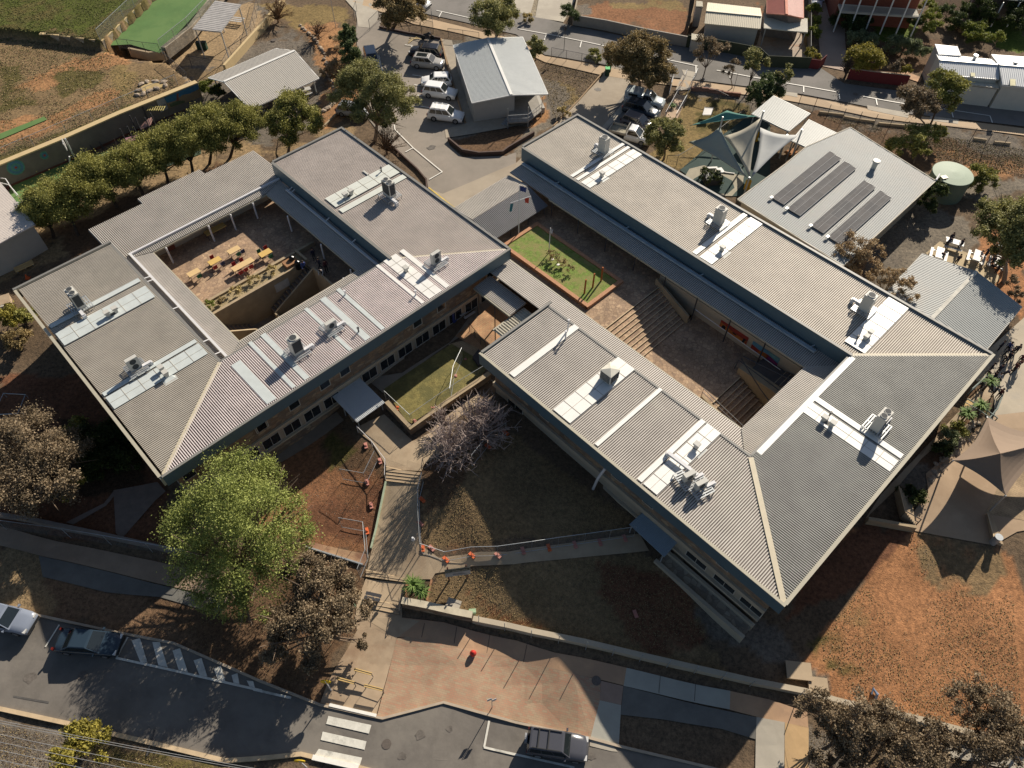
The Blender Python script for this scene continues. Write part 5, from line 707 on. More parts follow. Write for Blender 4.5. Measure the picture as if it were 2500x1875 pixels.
# water tank
tk = PZ(*c(3,1612,1465), 6.9); wt = empty('water_tank', Vector((tk.x, tk.y, 4.2)), 'round pale green rainwater tank with white inlet pipe', 'water tank'); tg = mat('tank_green', (.20,.27,.19), rough=.6, var=.05); MB().cyl((tk.x, tk.y, 4.0), 2.15, 2.9, 36).build('wall', mat('tank_wall_green', (.12,.16,.12), rough=.6, var=.06), wt)
b = MB(); b.tube([(tk.x, tk.y, 6.9), (tk.x, tk.y, 6.96), (tk.x, tk.y, 7.05), (tk.x, tk.y, 7.12)], [2.25, 2.2, 1.2, .1], 36); b.build('lid', tg, wt); q = PZ(*c(3,1500,1470), 7.2); MB().tube([PZ(*c(3,1470,1520), 7.5), q, q - Vector((0,0,.2))], .1, 8).build('inlet_pipe', pipe, wt); MB().box(PZ(*c(3,1540,1495), 7.05), (.7,.55,.08), .3).build('hatch', crm, wt)
# ---------------- rooftop units ----------------
def platform(r, w_=1.7, z=.35):
    b = LB(); 
    for x in (-w_/2, 0, w_/2): b.beam((x, -w_/2, z), (x, w_/2, z), .07, .07)
    for k in range(9): y = -w_/2 + w_ * k / 8; b.beam((-w_/2, y, z + .045), (w_/2, y, z + .045), .1, .03)
    b.build('platform', steel, r); b = LB()
    for x in (-w_/2, w_/2):
        for y in (-w_/2, w_/2): b.beam((x, y, -.1), (x, y, z), .06, .06)
    b.build('feet', steel, r)
def fan_ring(r, x, y, z, rad, name='fan', parent=None):
    b = LB(); b.tube([(x, y, z), (x, y, z + .09)], rad, 18, 0); o = b.build(name, acw, parent or r); q = LB(); q.tube([(x, y, z + .06), (x, y, z + .1)], rad * .86, 18); q.build('grille', acd, o); return o
def ac_tall(label, twin, loc, rz):
    r = empty('air_conditioner', loc, label, 'air conditioner', 'rooftop air conditioners', rz); platform(r); w_ = 1.25 if twin else .95; z = .4; h = 1.75
    LB().box((0, 0, z + h / 2), (w_, .78, h)).build('cabinet', acw, r); q = LB(); q.box((0, -.395, z + h * .55), (w_ * .86, .03, h * .7)); q.box((w_ / 2, 0, z + h * .55), (.03, .6, h * .7)); q.build('grille', acd, r)
    for x in ((-.3, .3) if twin else (0,)): fan_ring(r, x, 0, z + h, .28 if twin else .36)
    q = LB(); q.box((w_ / 2 + .45, -.3, .42), (.9, .28, .26)); q.box((w_ / 2 + .85, -.3, .2), (.3, .34, .5)); q.build('pipe_duct', pipe, r); return r
def ac_thin(label, loc, rz, h=1.3):
    r = empty('air_conditioner', loc, label, 'air conditioner', 'rooftop air conditioners', rz); platform(r, 1.6); LB().box((0, 0, .4 + h / 2), (1.0, .38, h)).build('cabinet', acw, r)
    for z in ((.4 + h * .28, .4 + h * .74) if h > 1 else (.4 + h / 2,)):
        q = LB(); q.tube([(0, -.19, z), (0, -.215, z)], .27, 16); q.build('fan', acd, r)
    q = LB(); q.box((.85, -.2, .4), (.8, .25, .2)); q.box((1.2, -.2, .15), (.25, .3, .5)); q.build('pipe_duct', pipe, r); return r
def RZ(rc, x, y, z=9.0): return PZ(*c(rc, x, y), z)
a45 = -TH
p1_ = ac_tall('tall twin fan unit at the left end of the west block', True, RZ(10,690,1010,9.03), a45)
p3_ = dup(p1_, RZ(11,1150,80,9.03), a45, 'tall twin fan unit between striped sheets nearest the car park', 'rooftop air conditioners'); dup(p1_, RZ(23,955,440,9.03), a45 + math.pi/2 , 'tall twin fan unit on the dark ribbed east end roof', 'rooftop air conditioners')
p2_ = ac_tall('single fan tall unit beside two grey sheets on the west block', False, RZ(11,375,1400,9.03), a45 + 1.57); dup(p2_, RZ(2,800,1300,9.03), a45 + 3.14, 'single fan unit at the top end of the long east wing', 'rooftop air conditioners'); dup(p2_, RZ(12,1765,310,9.03), a45 + 3.14, 'single fan unit halfway along the long east wing', 'rooftop air conditioners'); dup(p2_, RZ(13,850,1040,9.03), a45 + 3.14, 'single fan unit by the white sheets near the pink edged east corner', 'rooftop air conditioners')
t1_ = ac_thin('thin unit with pale top above the hip of the west block', RZ(10,1165,1540,9.03), a45 + 1.57); dup(t1_, RZ(11,1540,650,9.03), a45 + 1.57, 'thin unit beside the ridge at the east corner of the west block', 'rooftop air conditioners')
t2_ = ac_thin('low thin unit between white sheets on the middle of the west block', RZ(11,660,1200,9.03), a45 + 1.57, .8); dup(t2_, RZ(22,1510,880,9.03), a45 + 1.3, 'left of two low units beside the pyramid vent', 'rooftop air conditioners'); dup(t2_, RZ(22,1610,950,9.03), a45 + 1.3, 'right of two low units beside the pyramid vent', 'rooftop air conditioners')
b = MB(); A_, B_ = RZ(22,1350,640,9.5), RZ(22,1600,830,9.5); b.beam(A_, B_, .28, .22); b.beam(A_ - Vector((0,0,.9)), A_, .25, .25); b.beam(A_.lerp(B_, .45) - Vector((0,0,.7)), A_.lerp(B_, .45), .06, .06); tag(b.build('pipe_duct', pipe), 'raised white duct crossing the roof to two low units', 'duct')
ec = empty('evaporative_cooler', RZ(12,850,1610,9.03), 'square louvred cooler with pyramid cap on the white sheets', 'cooler', None, a45); LB().box((0,0,.75), (1.15,1.15,1.1)).build('cabinet', acw, ec); q = LB()
for k in range(7): 
    for s in (-1, 1): q.box((s * .585, 0, .35 + k * .13), (.03, 1.0, .05)); q.box((0, s * .585, .35 + k * .13), (1.0, .03, .05))
q.build('louvre', acd, ec); q = LB(); q.add([(-.62,-.62,1.3),(.62,-.62,1.3),(.62,.62,1.3),(-.62,.62,1.3),(0,0,1.52)], [(3,2,1,0),(0,1,4),(1,2,4),(2,3,4),(3,0,4)]); q.build('cap', mat('cooler_cap', (.6,.58,.5)), ec); LB().box((0,0,.1), (.9,.9,.25)).build('base', steel, ec)
def vent(label, loc, rz, n):
    r = empty('roof_vent', loc, label, 'roof vent', 'small roof vents', rz); q = LB(); w_ = .75 + .45 * (n - 1); q.add([(-w_,-.6,.02),(w_,-.6,.02),(w_,.6,.02),(-w_,.6,.02),(-.2*n,-.2,.16),(.2*n,-.2,.16),(.2*n,.2,.16),(-.2*n,.2,.16)], [(0,1,5,4),(1,2,6,5),(2,3,7,6),(3,0,4,7),(4,5,6,7)]); q.build('flashing_plate', flashb, r)
    for k in range(n): x = (k - (n - 1) / 2) * .75; q = LB(); q.box((x, 0, .35), (.3,.3,.5)); q.box((x, 0, .66), (.5,.44,.2)); q.build('cowl', acw, r)
    return r
v2_ = vent('double cowl vent on pale sheets at the left end roof', RZ(10,955,1070), a45 + 1.57, 2); dup(v2_, RZ(10,1395,1570), a45, 'double cowl vent above the hip on blue grey sheets', 'small roof vents'); dup(v2_, RZ(11,800,75), a45 + 1.57, 'double cowl vent overlooking the dark verandah roof', 'small roof vents'); dup(v2_, RZ(13,880,1265), a45 + 1.57, 'double cowl vent at the end of the white band near the east corner', 'small roof vents'); dup(v2_, RZ(23,545,400), a45, 'double cowl vent at the top of the white band on the east end roof', 'small roof vents')
v1_ = vent('single cowl vent on the top white band of the long wing', RZ(2,790,1500), a45, 1); dup(v1_, RZ(12,1800,535), a45, 'single cowl vent on the middle white band of the long wing', 'small roof vents'); dup(v1_, RZ(11,1285,710), a45, 'single cowl vent on the white band at the west block corner', 'small roof vents'); dup(v1_, RZ(22,1582,605), a45, 'single cowl vent with pyramid base beside the raised duct', 'small roof vents')
f0 = None
for rc, x, y, h, lb in ((11,775,912,.7,'thin dark flue on the white strip above the gutter'), (11,1368,915,.75,'thin dark flue on the strip beside the white band'), (11,888,1225,.7,'thin dark flue near the lower edge beside the low unit'), (12,503,1215,1.6,'taller white flue by the wing corner'), (12,483,1285,1.2,'shorter flue next to the taller white one'), (23,558,345,.7,'dark flue beside the double cowl on the end roof'), (1,1078,1465,.7,'dark flue above the pale green sheets'), (13,795,1285,.6,'dark flue left of the double cowl near the east corner'), (10,45,1540+0,.0,'')):
    if not lb: continue
    p = RZ(rc, x, y, 8.9); b = MB(); b.tube([p, p + Vector((0,0,h))], .07, 8); b.cyl(p + Vector((0,0,h)), .12, .1, 8); tag(b.build('flue', pipe if 'white' in lb else steeld), lb, 'flue', 'roof flues')
tag(MB().box(RZ(1,945,1465,9.03), (.9,.2,.3), a45).build('roof_box', acw), 'small white box near the pale green roof sheets', 'roof box')
r = empty('roof_ventilator', PZ(*c(3,940,1405),7.6), 'round galvanised ventilator on the preschool roof', 'ventilator'); b = MB(); p = PZ(*c(3,940,1420),7.4); b.cyl(p, .28, .8, 14); b.cyl(p + Vector((0,0,.8)), .4, .25, 16); b.build('cowl', acw, r)
for rc, x, y, zz, lb in ((3,1780,520,8.2,'cowl vent on the long white shed roof'), (3,2115,575,8.2,'cowl vent on the right edge shed roof')): p = PZ(*c(rc,x,y),zz); b = MB(); b.cyl(p, .2, .7, 12); b.cyl(p + Vector((0,0,.7)), .3, .2, 12); tag(b.build('roof_vent', steel), lb, 'roof vent')
for q, lb in (((1605,590,1640,685),'left'),((2095,655,2140,722),'right')): 
    z = 8.12 if lb == 'left' else 8.25; x0, y0, x1, y1 = q; b = MB(); b.add([PZ(*c(3,x0+158*(lb=='left'),y0+10),z), PZ(*c(3,x1+158*(lb=='left'),y0+12),z), PZ(*c(3,x1+160*(lb=='left'),y1-40*(lb=='left')),z), PZ(*c(3,x0+158*(lb=='left'),y1-42*(lb=='left')),z)], [(0,1,2,3)]); tag(b.build('skylight', mat('fibreglass_sheet', (.5,.47,.3))), f'cream skylight sheet on the {"long white shed" if lb=="left" else "right edge shed"} roof', 'skylight')
# ---------------- cars ----------------
tyre = mat('tyre_rubber', (.025,.025,.025), rough=.8); rimm = mat('alloy_rim', (.35,.35,.36), rough=.35, metal=.6); cglass = mat('car_glass', (.015,.02,.022), rough=.06, spec=1.0, var=.2, scale=.3); lampw = mat('headlamp', (.6,.6,.58), rough=.15, spec=.9); lampr = mat('tail_lamp', (.16,.02,.015), rough=.3); blkp = mat('black_plastic', (.03,.03,.03), rough=.6)
def loft(secs, capends=True):
    b = LB(); n = len(secs[0]); V = [p for s in secs for p in s]; F = [(i * n + k, (i + 1) * n + k, (i + 1) * n + (k + 1) % n, i * n + (k + 1) % n) for i in range(len(secs) - 1) for k in range(n)]
    F += [tuple(range(n)), tuple(range((len(secs) - 1) * n, len(secs) * n))[::-1]]; b.add(V, F); return b
def make_car(label, cat, kind, paintm, L, Wd, H, name='parked_car', rails=False, spare=False, pano=False):
    r = empty(name, (0, 0, 0), label, cat); hw = Wd / 2; g = .24
    # profile: x (rear -L/2 .. front L/2), belt/deck height
    bh = {'sedan': .88, 'hatch': .92, 'suv': 1.02, 'wagon': .95, '4wd': 1.08, 'ute': 1.05, 'tray': .98, 'canopy': 1.1, 'van': 1.05}[kind]; hood = bh - (.08 if kind != 'van' else .1)
    xs = [(-L/2, .62, .80), (-L/2 + .06, bh - .12, .93), (-L/2 + .35, bh - .02, .985), (-.3, bh, 1.0), (L*.16, bh, 1.0), (L*.24, bh - .01, .99), (L/2 - .45, hood - .04, .96), (L/2 - .12, hood - .16, .88), (L/2, .6, .78)]
    if kind in ('tray',): xs[0] = (-L/2 + 2.0, .7, .85); xs[1] = (-L/2 + 2.03, bh - .05, .93); xs[2] = (-L/2 + 2.1, bh, .96); xs[3] = (-.1, bh, 1.0)
    secs = []
    for x, zt, wf in xs:
        w_ = hw * wf; secs.append([Vector((x, -w_*.94, g)), Vector((x, -w_, g + .25)), Vector((x, -w_, max(g + .3, zt - .14))), Vector((x, -w_*.9, zt - .02)), Vector((x, -w_*.45, zt + .03)), Vector((x, w_*.45, zt + .03)), Vector((x, w_*.9, zt - .02)), Vector((x, w_, max(g + .3, zt - .14))), Vector((x, w_, g + .25)), Vector((x, w_*.94, g))])
    bd = loft(secs).build('body', paintm, r, smooth=True)
    cab = {'sedan': (-.36, -.2, .08, .26), 'hatch': (-.48, -.38, .07, .24), 'suv': (-.48, -.40, .07, .23), 'wagon': (-.49, -.42, .06, .23), '4wd': (-.49, -.46, .09, .21), 'ute': (-.06, -.01, .13, .27), 'tray': (-.08, -.04, .12, .27), 'canopy': (-.06, -.01, .13, .27), 'van': (-.49, -.46, .2, .38)}[kind]
    xr0, xt0, xt1, xr1 = [q * L for q in cab]; inn = .80; zb = bh - .03
    def ring(z, x0, x1, w_): return [Vector((x0, -w_, z)), Vector((x1, -w_ * .96, z)), Vector((x1, w_ * .96, z)), Vector((x0, w_, z))]
    lo_, hi_ = ring(zb, xr0, xr1, hw * .95), ring(H - .04, xt0, xt1, hw * inn); tp = ring(H, xt0 + .12, xt1 - .12, hw * inn * .9)
    q = LB(); q.add(lo_ + hi_ + tp, [(0,1,5,4),(1,2,6,5),(2,3,7,6),(3,0,4,7),(4,5,9,8),(5,6,10,9),(6,7,11,10),(7,4,8,11),(8,9,10,11)]); cb = q.build('cabin', paintm, r)
    def pane(nm, a, b2, c2, d2, s0, s1, t0, t1):
        n = (b2 - a).cross(d2 - a).normalized(); f = lambda s, t: a.lerp(b2, s).lerp(d2.lerp(c2, s), t) + n * .012
        q = LB(); q.add([f(s0, t0), f(s1, t0), f(s1, t1), f(s0, t1)], [(0,1,2,3)]); return q.build(nm, cglass, r)
    pane('windscreen', lo_[1], lo_[2], hi_[2], hi_[1], .05, .95, .12, .95); pane('rear_window', lo_[3], lo_[0], hi_[0], hi_[3], .08, .92, .25, .92)
    for (i, j) in ((0, 1), (2, 3)):
        n_w = 2 if kind in ('ute', 'tray', 'sedan') else 3
        if kind == 'tray': n_w = 1
        for k in range(n_w): s0 = .05 + .9 * k / n_w + .012; s1 = .05 + .9 * (k + 1) / n_w - .012; pane('side_window', lo_[i], lo_[j], hi_[j], hi_[i], s0, s1, .15, .88)
    wr = .33 if kind in ('sedan', 'hatch', 'wagon', 'van') else .37
    for x in (-L * .3, L * .31):
        for s in (-1, 1):
            q = LB(); q.tube([(x, s * (hw - .2), wr), (x, s * (hw + .01), wr)], wr, 16); wl = q.build('wheel', tyre, r); q = LB(); q.tube([(x, s * (hw + .005), wr), (x, s * (hw + .025), wr)], wr * .62, 10); q.build('rim', rimm, wl)
    for s in (-1, 1):
        q = LB(); q.box((L/2 - .16, s * hw * .68, hood - .2), (.2, .36, .13)); q.build('headlight', lampw, r); x = -L/2 + .05 if kind != 'tray' else -L/2 + .1; q = LB(); q.box((x, s * hw * .82, .8), (.1, .2, .26)); q.build('tail_light', lampr, r); q = LB(); q.box((xr1 - .35, s * (hw + .1), bh + .02), (.14, .2, .14)); q.build('mirror', paintm, r)
    q = LB(); q.box((L/2 - .03, 0, .45), (.12, Wd * .8, .22)); q.build('grille', blkp, r)
    if rails:
        for s in (-1, 1): q = LB(); q.beam((xt0 + .2, s * hw * .7, H + .05), (xt1 - .2, s * hw * .7, H + .05), .05, .05); q.build('roof_rail', steel if rails != 'dark' else blkp, r)
        for x in ((xt0 + .6), (xt0 + 1.3)): q = LB(); q.beam((x, -hw * .75, H + .09), (x, hw * .75, H + .09), .08, .04); q.build('roof_bar', flash if rails == 'white' else blkp, r)
    if spare: q = LB(); q.tube([(-L/2 - .2, .05, .95), (-L/2, .05, .95)], .36, 16); q.build('spare_wheel', mat('spare_cover', (.2,.21,.23)), r)
    if pano: q = LB(); q.box(((xt0 + xt1) / 2, 0, H + .005), ((xt1 - xt0) * .7, Wd * .5, .01)); q.build('sunroof', cglass, r)
    if kind == 'canopy': q = LB(); q.prism([(-L/2 + .05, -hw * .9), (-.07 * L, -hw * .9), (-.07 * L, hw * .9), (-L/2 + .05, hw * .9)], bh - .05, H); cn = q.build('canopy', paintm, r); q = LB(); [q.box((-L * .28, s * hw * .905, bh + .35), (1.2, .02, .32)) for s in (-1, 1)]; q.build('canopy_window', cglass, cn)
    if kind == 'ute':
        q = LB(); q.box((-L * .28, 0, bh + .005), (L * .38, Wd * .84, .05)); q.build('tub_cover', blkp, r)
    if kind == 'tray':
        q = LB(); q.box((-L/2 + 1.1, 0, .85), (2.2, Wd, .08)); q.build('tray_floor', mat('tray_deck', (.3,.27,.2)), r); q = LB()
        for s in (-1, 1): q.box((-L/2 + 1.1, s * (hw - .02), 1.02), (2.2, .04, .28))
        q.box((-L/2 + .02, 0, 1.02), (.04, Wd, .28)); q.box((-L/2 + 2.18, 0, 1.3), (.05, Wd * .9, .85)); q.build('tray_sides', mat('tray_sides', (.45,.42,.36)), r); q = LB(); q.box((-L/2 + 1.1, 0, .55), (2.3, .8, .25)); q.build('chassis', blkp, r)
    return r
def carpaint(n, *r): return mat('paint_' + n, r, rough=.2, var=.03, spec=.5, metal=0)
def place(car, A, Bp, z=None):
    """rear and front mid-height photo points"""
    zz = 1.0; a0 = G(*A); a = PZ(*A, a0.z + .85); b2 = PZ(*Bp, a0.z + .85); m = (a + b2) / 2; m.z = float(T0(m.x, m.y)) + .06; car.location = m; dd = b2 - a; car.rotation_euler = (0, 0, math.atan2(dd.y, dd.x)); return car
GC = 'cars in the school car park'; wp = carpaint('white', .82, .82, .81)
place(make_car('dark grey four wheel drive with roof rack beside the brick paving', 'car', '4wd', carpaint('graphite', .07, .072, .085), 4.35, 1.8, 1.75, rails='dark', spare=True), c(32,180,1425), c(32,662,1500)); place(make_car('dark blue sedan half in shade at the striped road marking', 'car', 'sedan', carpaint('navy', .025, .042, .062), 4.9, 1.85, 1.45), c(30,478,570), c(30,1000,612))
cu = make_car('silver blue utility cut by the left edge of the street', 'car', 'ute', carpaint('silverblue', .2, .23, .29), 5.2, 1.85, 1.75); place(cu, c(30,-330,300), c(30,325,450))
place(make_car('white people mover on the north street by the gate', 'car', 'van', wp, 5.0, 1.9, 1.85), c(1,1180,-30), c(1,1530,60)); cS = make_car('silver wagon parked facing the camera beside the garden bed', 'car', 'wagon', carpaint('silver', .33, .34, .36), 4.7, 1.8, 1.5); cS['group'] = GC; place(cS, c(1,965,385), c(1,1018,570))
def gcar(lb, kind, m, L, Wd, H, A, Bp, **k): x = make_car(lb, 'car', kind, m, L, Wd, H, **k); x['group'] = GC; return place(x, A, Bp)
gcar('black car at the top of the white classroom row beside the motorbike', 'suv', carpaint('black', .02,.022,.03), 4.6, 1.85, 1.6, c(1,1575,430), c(1,1322,405)); gcar('silver car with glass roof next to the black car', 'suv', carpaint('silver2', .36,.35,.33), 4.45, 1.82, 1.6, c(1,1352,500), c(1,1582,525), pano=True)
gcar('white hatchback facing left behind another white car', 'hatch', wp, 4.1, 1.78, 1.5, c(1,1655,665), c(1,1425,668)); gcar('white rounded car facing the white classroom, third white from below', 'suv', wp, 4.5, 1.84, 1.68, c(1,1438,745), c(1,1700,782)); gcar('white boxy car with roof bars nearest the classroom stairs', 'suv', wp, 4.6, 1.8, 1.7, c(1,1484,940), c(1,1755,975), rails='white')
gcar('light blue utility with canopy under the big street tree', 'canopy', carpaint('pale_blue', .40,.45,.47), 5.2, 1.85, 1.8, c(2,1008,800), c(2,1305,865)); gcar('dark teal car between utility and small grey car', 'suv', carpaint('dark_teal', .045,.06,.075), 4.7, 1.85, 1.7, c(2,1000,880), c(2,1256,955), rails='dark'); gcar('small brown grey car above the tray utility', 'suv', carpaint('brown_grey', .16,.14,.14), 4.2, 1.8, 1.6, c(2,985,985), c(2,1215,1065)); gcar('white tray utility nearest the long school roof', 'tray', wp, 5.3, 1.8, 1.7, c(2,885,1085), c(2,1195,1165))
gcar('silver car hidden beneath the tall gum tree', 'hatch', carpaint('silver', .33,.34,.36), 4.3, 1.78, 1.5, c(1,745,905), c(1,925,935)); place(make_car('pale blue car at the top of the neighbour driveway', 'car', 'sedan', carpaint('ice_blue', .45,.5,.58), 4.6, 1.8, 1.45), c(3,460,-90), c(3,462,55))
mc = G(*c(1,1468,335)); mb_ = empty('motorbike', mc, 'dark motorbike parked above the black car', 'motorbike'); 
for x in (-.65, .65): b = MB(); b.tube([mc + Vector((x, -.06, .32)), mc + Vector((x, .06, .32))], .32, 14); b.build('wheel', tyre, mb_)
b = MB(); b.tube([mc + Vector((-.6,0,.75)), mc + Vector((-.1,0,.8)), mc + Vector((.3,0,.95)), mc + Vector((.5,0,.8))], [.08,.16,.2,.08], 8); b.tube([mc + Vector((.65,0,.32)), mc + Vector((.45,0,1.0))], .05, 6); b.tube([mc + Vector((.45,-.35,1.05)), mc + Vector((.45,.35,1.05))], .03, 6); b.box(mc + Vector((0,0,.5)), (.5,.3,.35)); b.build('body', steeld, mb_)
# ---------------- trees ----------------
bark = mat('grey_bark', (.19,.14,.10), rough=.95, var=.25, scale=4); barkd = mat('dark_bark', (.075,.055,.04), var=.3, scale=4); barkp = mat('pale_bark', (.30,.23,.17), var=.2, scale=4); twig = mat('purple_grey_twigs', (.36,.29,.26), var=.2, scale=3)
LM = dict(olive=leafmat('leaf_olive', (0.111,0.121,0.030), (0.407,0.382,0.107)), gum=leafmat('leaf_gum', (0.104,0.112,0.036), (0.396,0.371,0.144)), bright=leafmat('leaf_bright', (0.113,0.144,0.032), (0.399,0.440,0.125)), grey=leafmat('leaf_grey_brown', (0.102,0.080,0.048), (0.366,0.277,0.174)), brown=leafmat('leaf_brown_green', (0.125,0.099,0.045), (0.399,0.297,0.135)), rust=leafmat('leaf_rust', (0.257,0.164,0.086), (0.515,0.387,0.221)), dark=leafmat('leaf_dark', (.026,.040,.015), (.099,.124,.033)),
  yellow=leafmat('leaf_yellow', (0.133,0.123,0.023), (0.430,0.368,0.075)), hedge=leafmat('leaf_hedge', (.083,.107,.049), (.264,.297,.148)), conifer=leafmat('leaf_conifer', (0.049,0.073,0.026), (0.168,0.205,0.079)), lime=leafmat('leaf_lime', (0.109,0.132,0.023), (0.272,0.297,0.058)), palm=leafmat('leaf_palm', (0.058,0.107,0.026), (0.231,0.343,0.093)), straw=leafmat('leaf_straw', (.264,.214,.083), (.660,.528,.247)))
def leaves(centers, n, sz, droop=0.0, clump=.34):
    """n leaf-clump faces spread in lobes [(Vector, radius, squash)]"""
    tot = sum(r * r for _, r, _ in centers); V = []; 
    for C0, r, sq in centers:
        k = max(20, int(n * r * r / tot)); nc = max(7, int(9 * r)); 
        dirs = rng.normal(size=(nc, 3)); dirs /= np.linalg.norm(dirs, axis=1)[:, None]; dirs[:, 2] = np.where(dirs[:, 2] < -.35, -dirs[:, 2], dirs[:, 2]); rad = r * (.5 + .5 * rng.random(nc) ** .5)[:, None]; cc = dirs * rad * rng.uniform(.82, 1.12, (nc, 1)); cc[:, 2] *= sq
        a = rng.integers(0, nc, k); P = cc[a] + rng.normal(size=(k, 3)) * r * clump * .42 * np.array([1, 1, .7]); P[:, 2] -= droop * np.abs(rng.normal(size=k)) * r * .3; P += np.array(C0)
        nn = rng.normal(size=(k, 3)) + np.array([0, 0, .7]); nn /= np.linalg.norm(nn, axis=1)[:, None]; t = np.cross(nn, rng.normal(size=(k, 3))); t /= np.linalg.norm(t, axis=1)[:, None] + 1e-9; bb = np.cross(nn, t); s = (sz * rng.uniform(.55, 1.3, k))[:, None]
        V.append(np.stack([P - t * s * .5, P + bb * s * .33, P + t * s * .6, P - bb * s * .33], 1))
    return np.concatenate(V)
def leafmesh(name, Q, m, parent):
    k = len(Q); me = bpy.data.meshes.new(name); me.vertices.add(k * 4); me.vertices.foreach_set('co', Q.reshape(-1).astype(np.float32)); me.loops.add(k * 4); me.loops.foreach_set('vertex_index', np.arange(k * 4, dtype=np.int32)); me.polygons.add(k); me.polygons.foreach_set('loop_start', np.arange(0, k * 4, 4, dtype=np.int32)); me.update(calc_edges=True); me.materials.append(m)
    o = bpy.data.objects.new(name, me); COL.objects.link(o); o.parent = parent
    if parent.type == 'EMPTY': o.matrix_parent_inverse = Matrix.Translation(parent.location).inverted()
    return o
def tree(label, lobes, base, leaf='olive', dens=1.0, sz=.3, bk=None, tr=.16, name='tree', cat='tree', group=None, droop=.3, sq=.75, clump=.34):
    """lobes: (px,py, metres above ground, radius m)"""
    g0 = G(*base); root = empty(name, g0, label, cat, group); cs = []
    for px, py, h, r in lobes:
        p = PZ(px, py, g0.z + h); cs.append((p, r, sq))
    area = sum(r * r for _, _, _, r in lobes); n = int(min(60000, 950 * area * dens / max(.12, sz * sz / .09) ** .8)) + 60; leafmesh('crown', leaves(cs, n, sz, droop, clump), LM[leaf], root)
    b = MB(); mid = sum((p for p, _, _ in cs), Vector()) / len(cs); fork = g0.lerp(Vector((mid.x, mid.y, g0.z + (mid.z - g0.z) * .8)), .5); b.tube([g0 - Vector((0,0,.2)), g0.lerp(fork, .5) + Vector((.06,.03,0)), fork], [tr, tr * .85, tr * .7], 7)
    for p, r, _ in cs:
        for j in range(3):
            e = p + Vector(rng.normal(size=3) * r * .45); mm = fork.lerp(e, .5) + Vector((0,0,r * .12)); b.tube([fork, mm, e], [tr * .5, tr * .32, tr * .1], 5)
            for q in range(2): e2 = e + Vector(rng.normal(size=3) * r * .4); b.tube([mm.lerp(e, .4), e2], [tr * .2, tr * .06], 4)
    b.build('trunk', bk or bark, root); return root
def s(x, y): return (x, y)
tree('huge bright green tree covering the footpath by the street', [(560,1200,6.5,3.3),(500,1300,6,3.0),(650,1290,6,3.2),(590,1240,8,3.0),(470,1380,4.6,2.3),(600,1400,5,2.7),(520,1450,3.6,1.6),(690,1370,4.5,2.2),(640,1180,5.5,2.1),(450,1260,5,1.8),(715,1250,5,1.9),(730,1300,4.4,1.6),(620,1450,4,2),(560,1470,3.4,1.6)], (570,1430), 'bright', 1.1, .14, tr=.35, sq=.8)
tree('large grey brown tree at the left edge beside the dark garden', [(60,1080,5,2.8),(120,1110,5,2.3),(30,1180,4.5,2.6),(110,1200,4,2.2),(160,1090,3.6,1.8),(-30,1100,5,2.6),(140,1170,4.8,1.6)], (70,1240), 'grey', 1.15, .16, tr=.3); tree('yellow green shrub under the grey brown tree', [(160,1190,2.4,1.1),(190,1165,1.6,.9)], (160,1215), 'yellow', .8, .17, name='shrub', cat='shrub', tr=.06)
tree('untidy grey green tree beside the street entrance', [(790,1430,4.5,1.7),(740,1400,4.6,1.6),(840,1400,4,1.3),(740,1500,4,1.7),(800,1520,4.4,1.9),(860,1490,3.6,1.3),(690,1520,3.6,1.5),(680,1580,2.6,1.3),(780,1590,3,1.3),(850,1450,3,1.0),(890,1570,1.5,.6)], (760,1600), 'grey', 1.0, .16, tr=.22); tree('yellow flowering shrub below the overhead wires', [(190,1800,1.8,1.3),(230,1830,1.6,1.1),(170,1860,2,1.3),(240,1790,1.5,.9)], (190,1850), 'yellow', .9, .18, name='shrub', cat='shrub', tr=.08)
G8 = 'row of dark olive trees behind the west block'
for k, (px, py, r, h, bx, by, lb) in enumerate(((150,480,2.8,4.2,190,575,'leftmost tree of the olive row, beside the pink ribbed roof'), (110,510,2.0,3.6,130,580,'low tree just outside the leftmost olive tree'), (240,430,2.6,4.2,285,505,'second tree of the olive row, over the play court'), (320,400,2.6,4.3,350,480,'third tree of the olive row, before the low roof bulge'), (390,365,2.4,4.2,410,450,'fourth tree of the olive row, below the climbing frame'), (455,335,2.6,4.6,470,430,'fifth tree of the olive row, over the sandy path'), (515,310,2.6,5.0,510,400,'sixth tree of the olive row, near the low roof corner'), (575,300,2.3,4.6,560,385,'last tree of the olive row, nearest the cream shelter'))):
    tree(lb, [(px, py, h, r * 1.1), (px - 30, py + 18, h - .8, r * .9), (px + 30, py - 4, h - .5, r * .9), (px + 6, py + 26, h - 1.6, r * .8)], (bx, by), 'olive', 1.0, .16, bk=barkd, tr=.2, group=G8)
tree('round olive tree between cream shelter and west block', [(715,270,4,2.4),(680,300,3.6,2.1),(750,300,3.4,1.9),(700,330,2.6,1.7)], (700,385), 'olive', 1.1, .18, tr=.2); tree('tall gum tree at the edge of the car park', [(880,190,6.5,2.5),(860,225,5.4,2.4),(930,230,6.5,2.7),(960,260,5,2.2),(900,270,4.6,2.0),(985,240,5.2,1.6),(940,290,3.4,1.3)], (915,345), 'gum', 1.3, .18, bk=barkp, tr=.26)
tree('upper narrow green conifer beside the silver wagon', [(850,90,3.4,1.2),(852,75,4.4,.9),(850,110,2,1.3)], (850,115), 'conifer', 1.3, .18, tr=.1, sq=1.2); tree('lower narrow green conifer beside the silver wagon', [(856,135,3.2,1.4),(858,115,4,1.0),(856,155,1.8,1.5)], (858,165), 'conifer', 1.3, .18, tr=.1, sq=1.2)
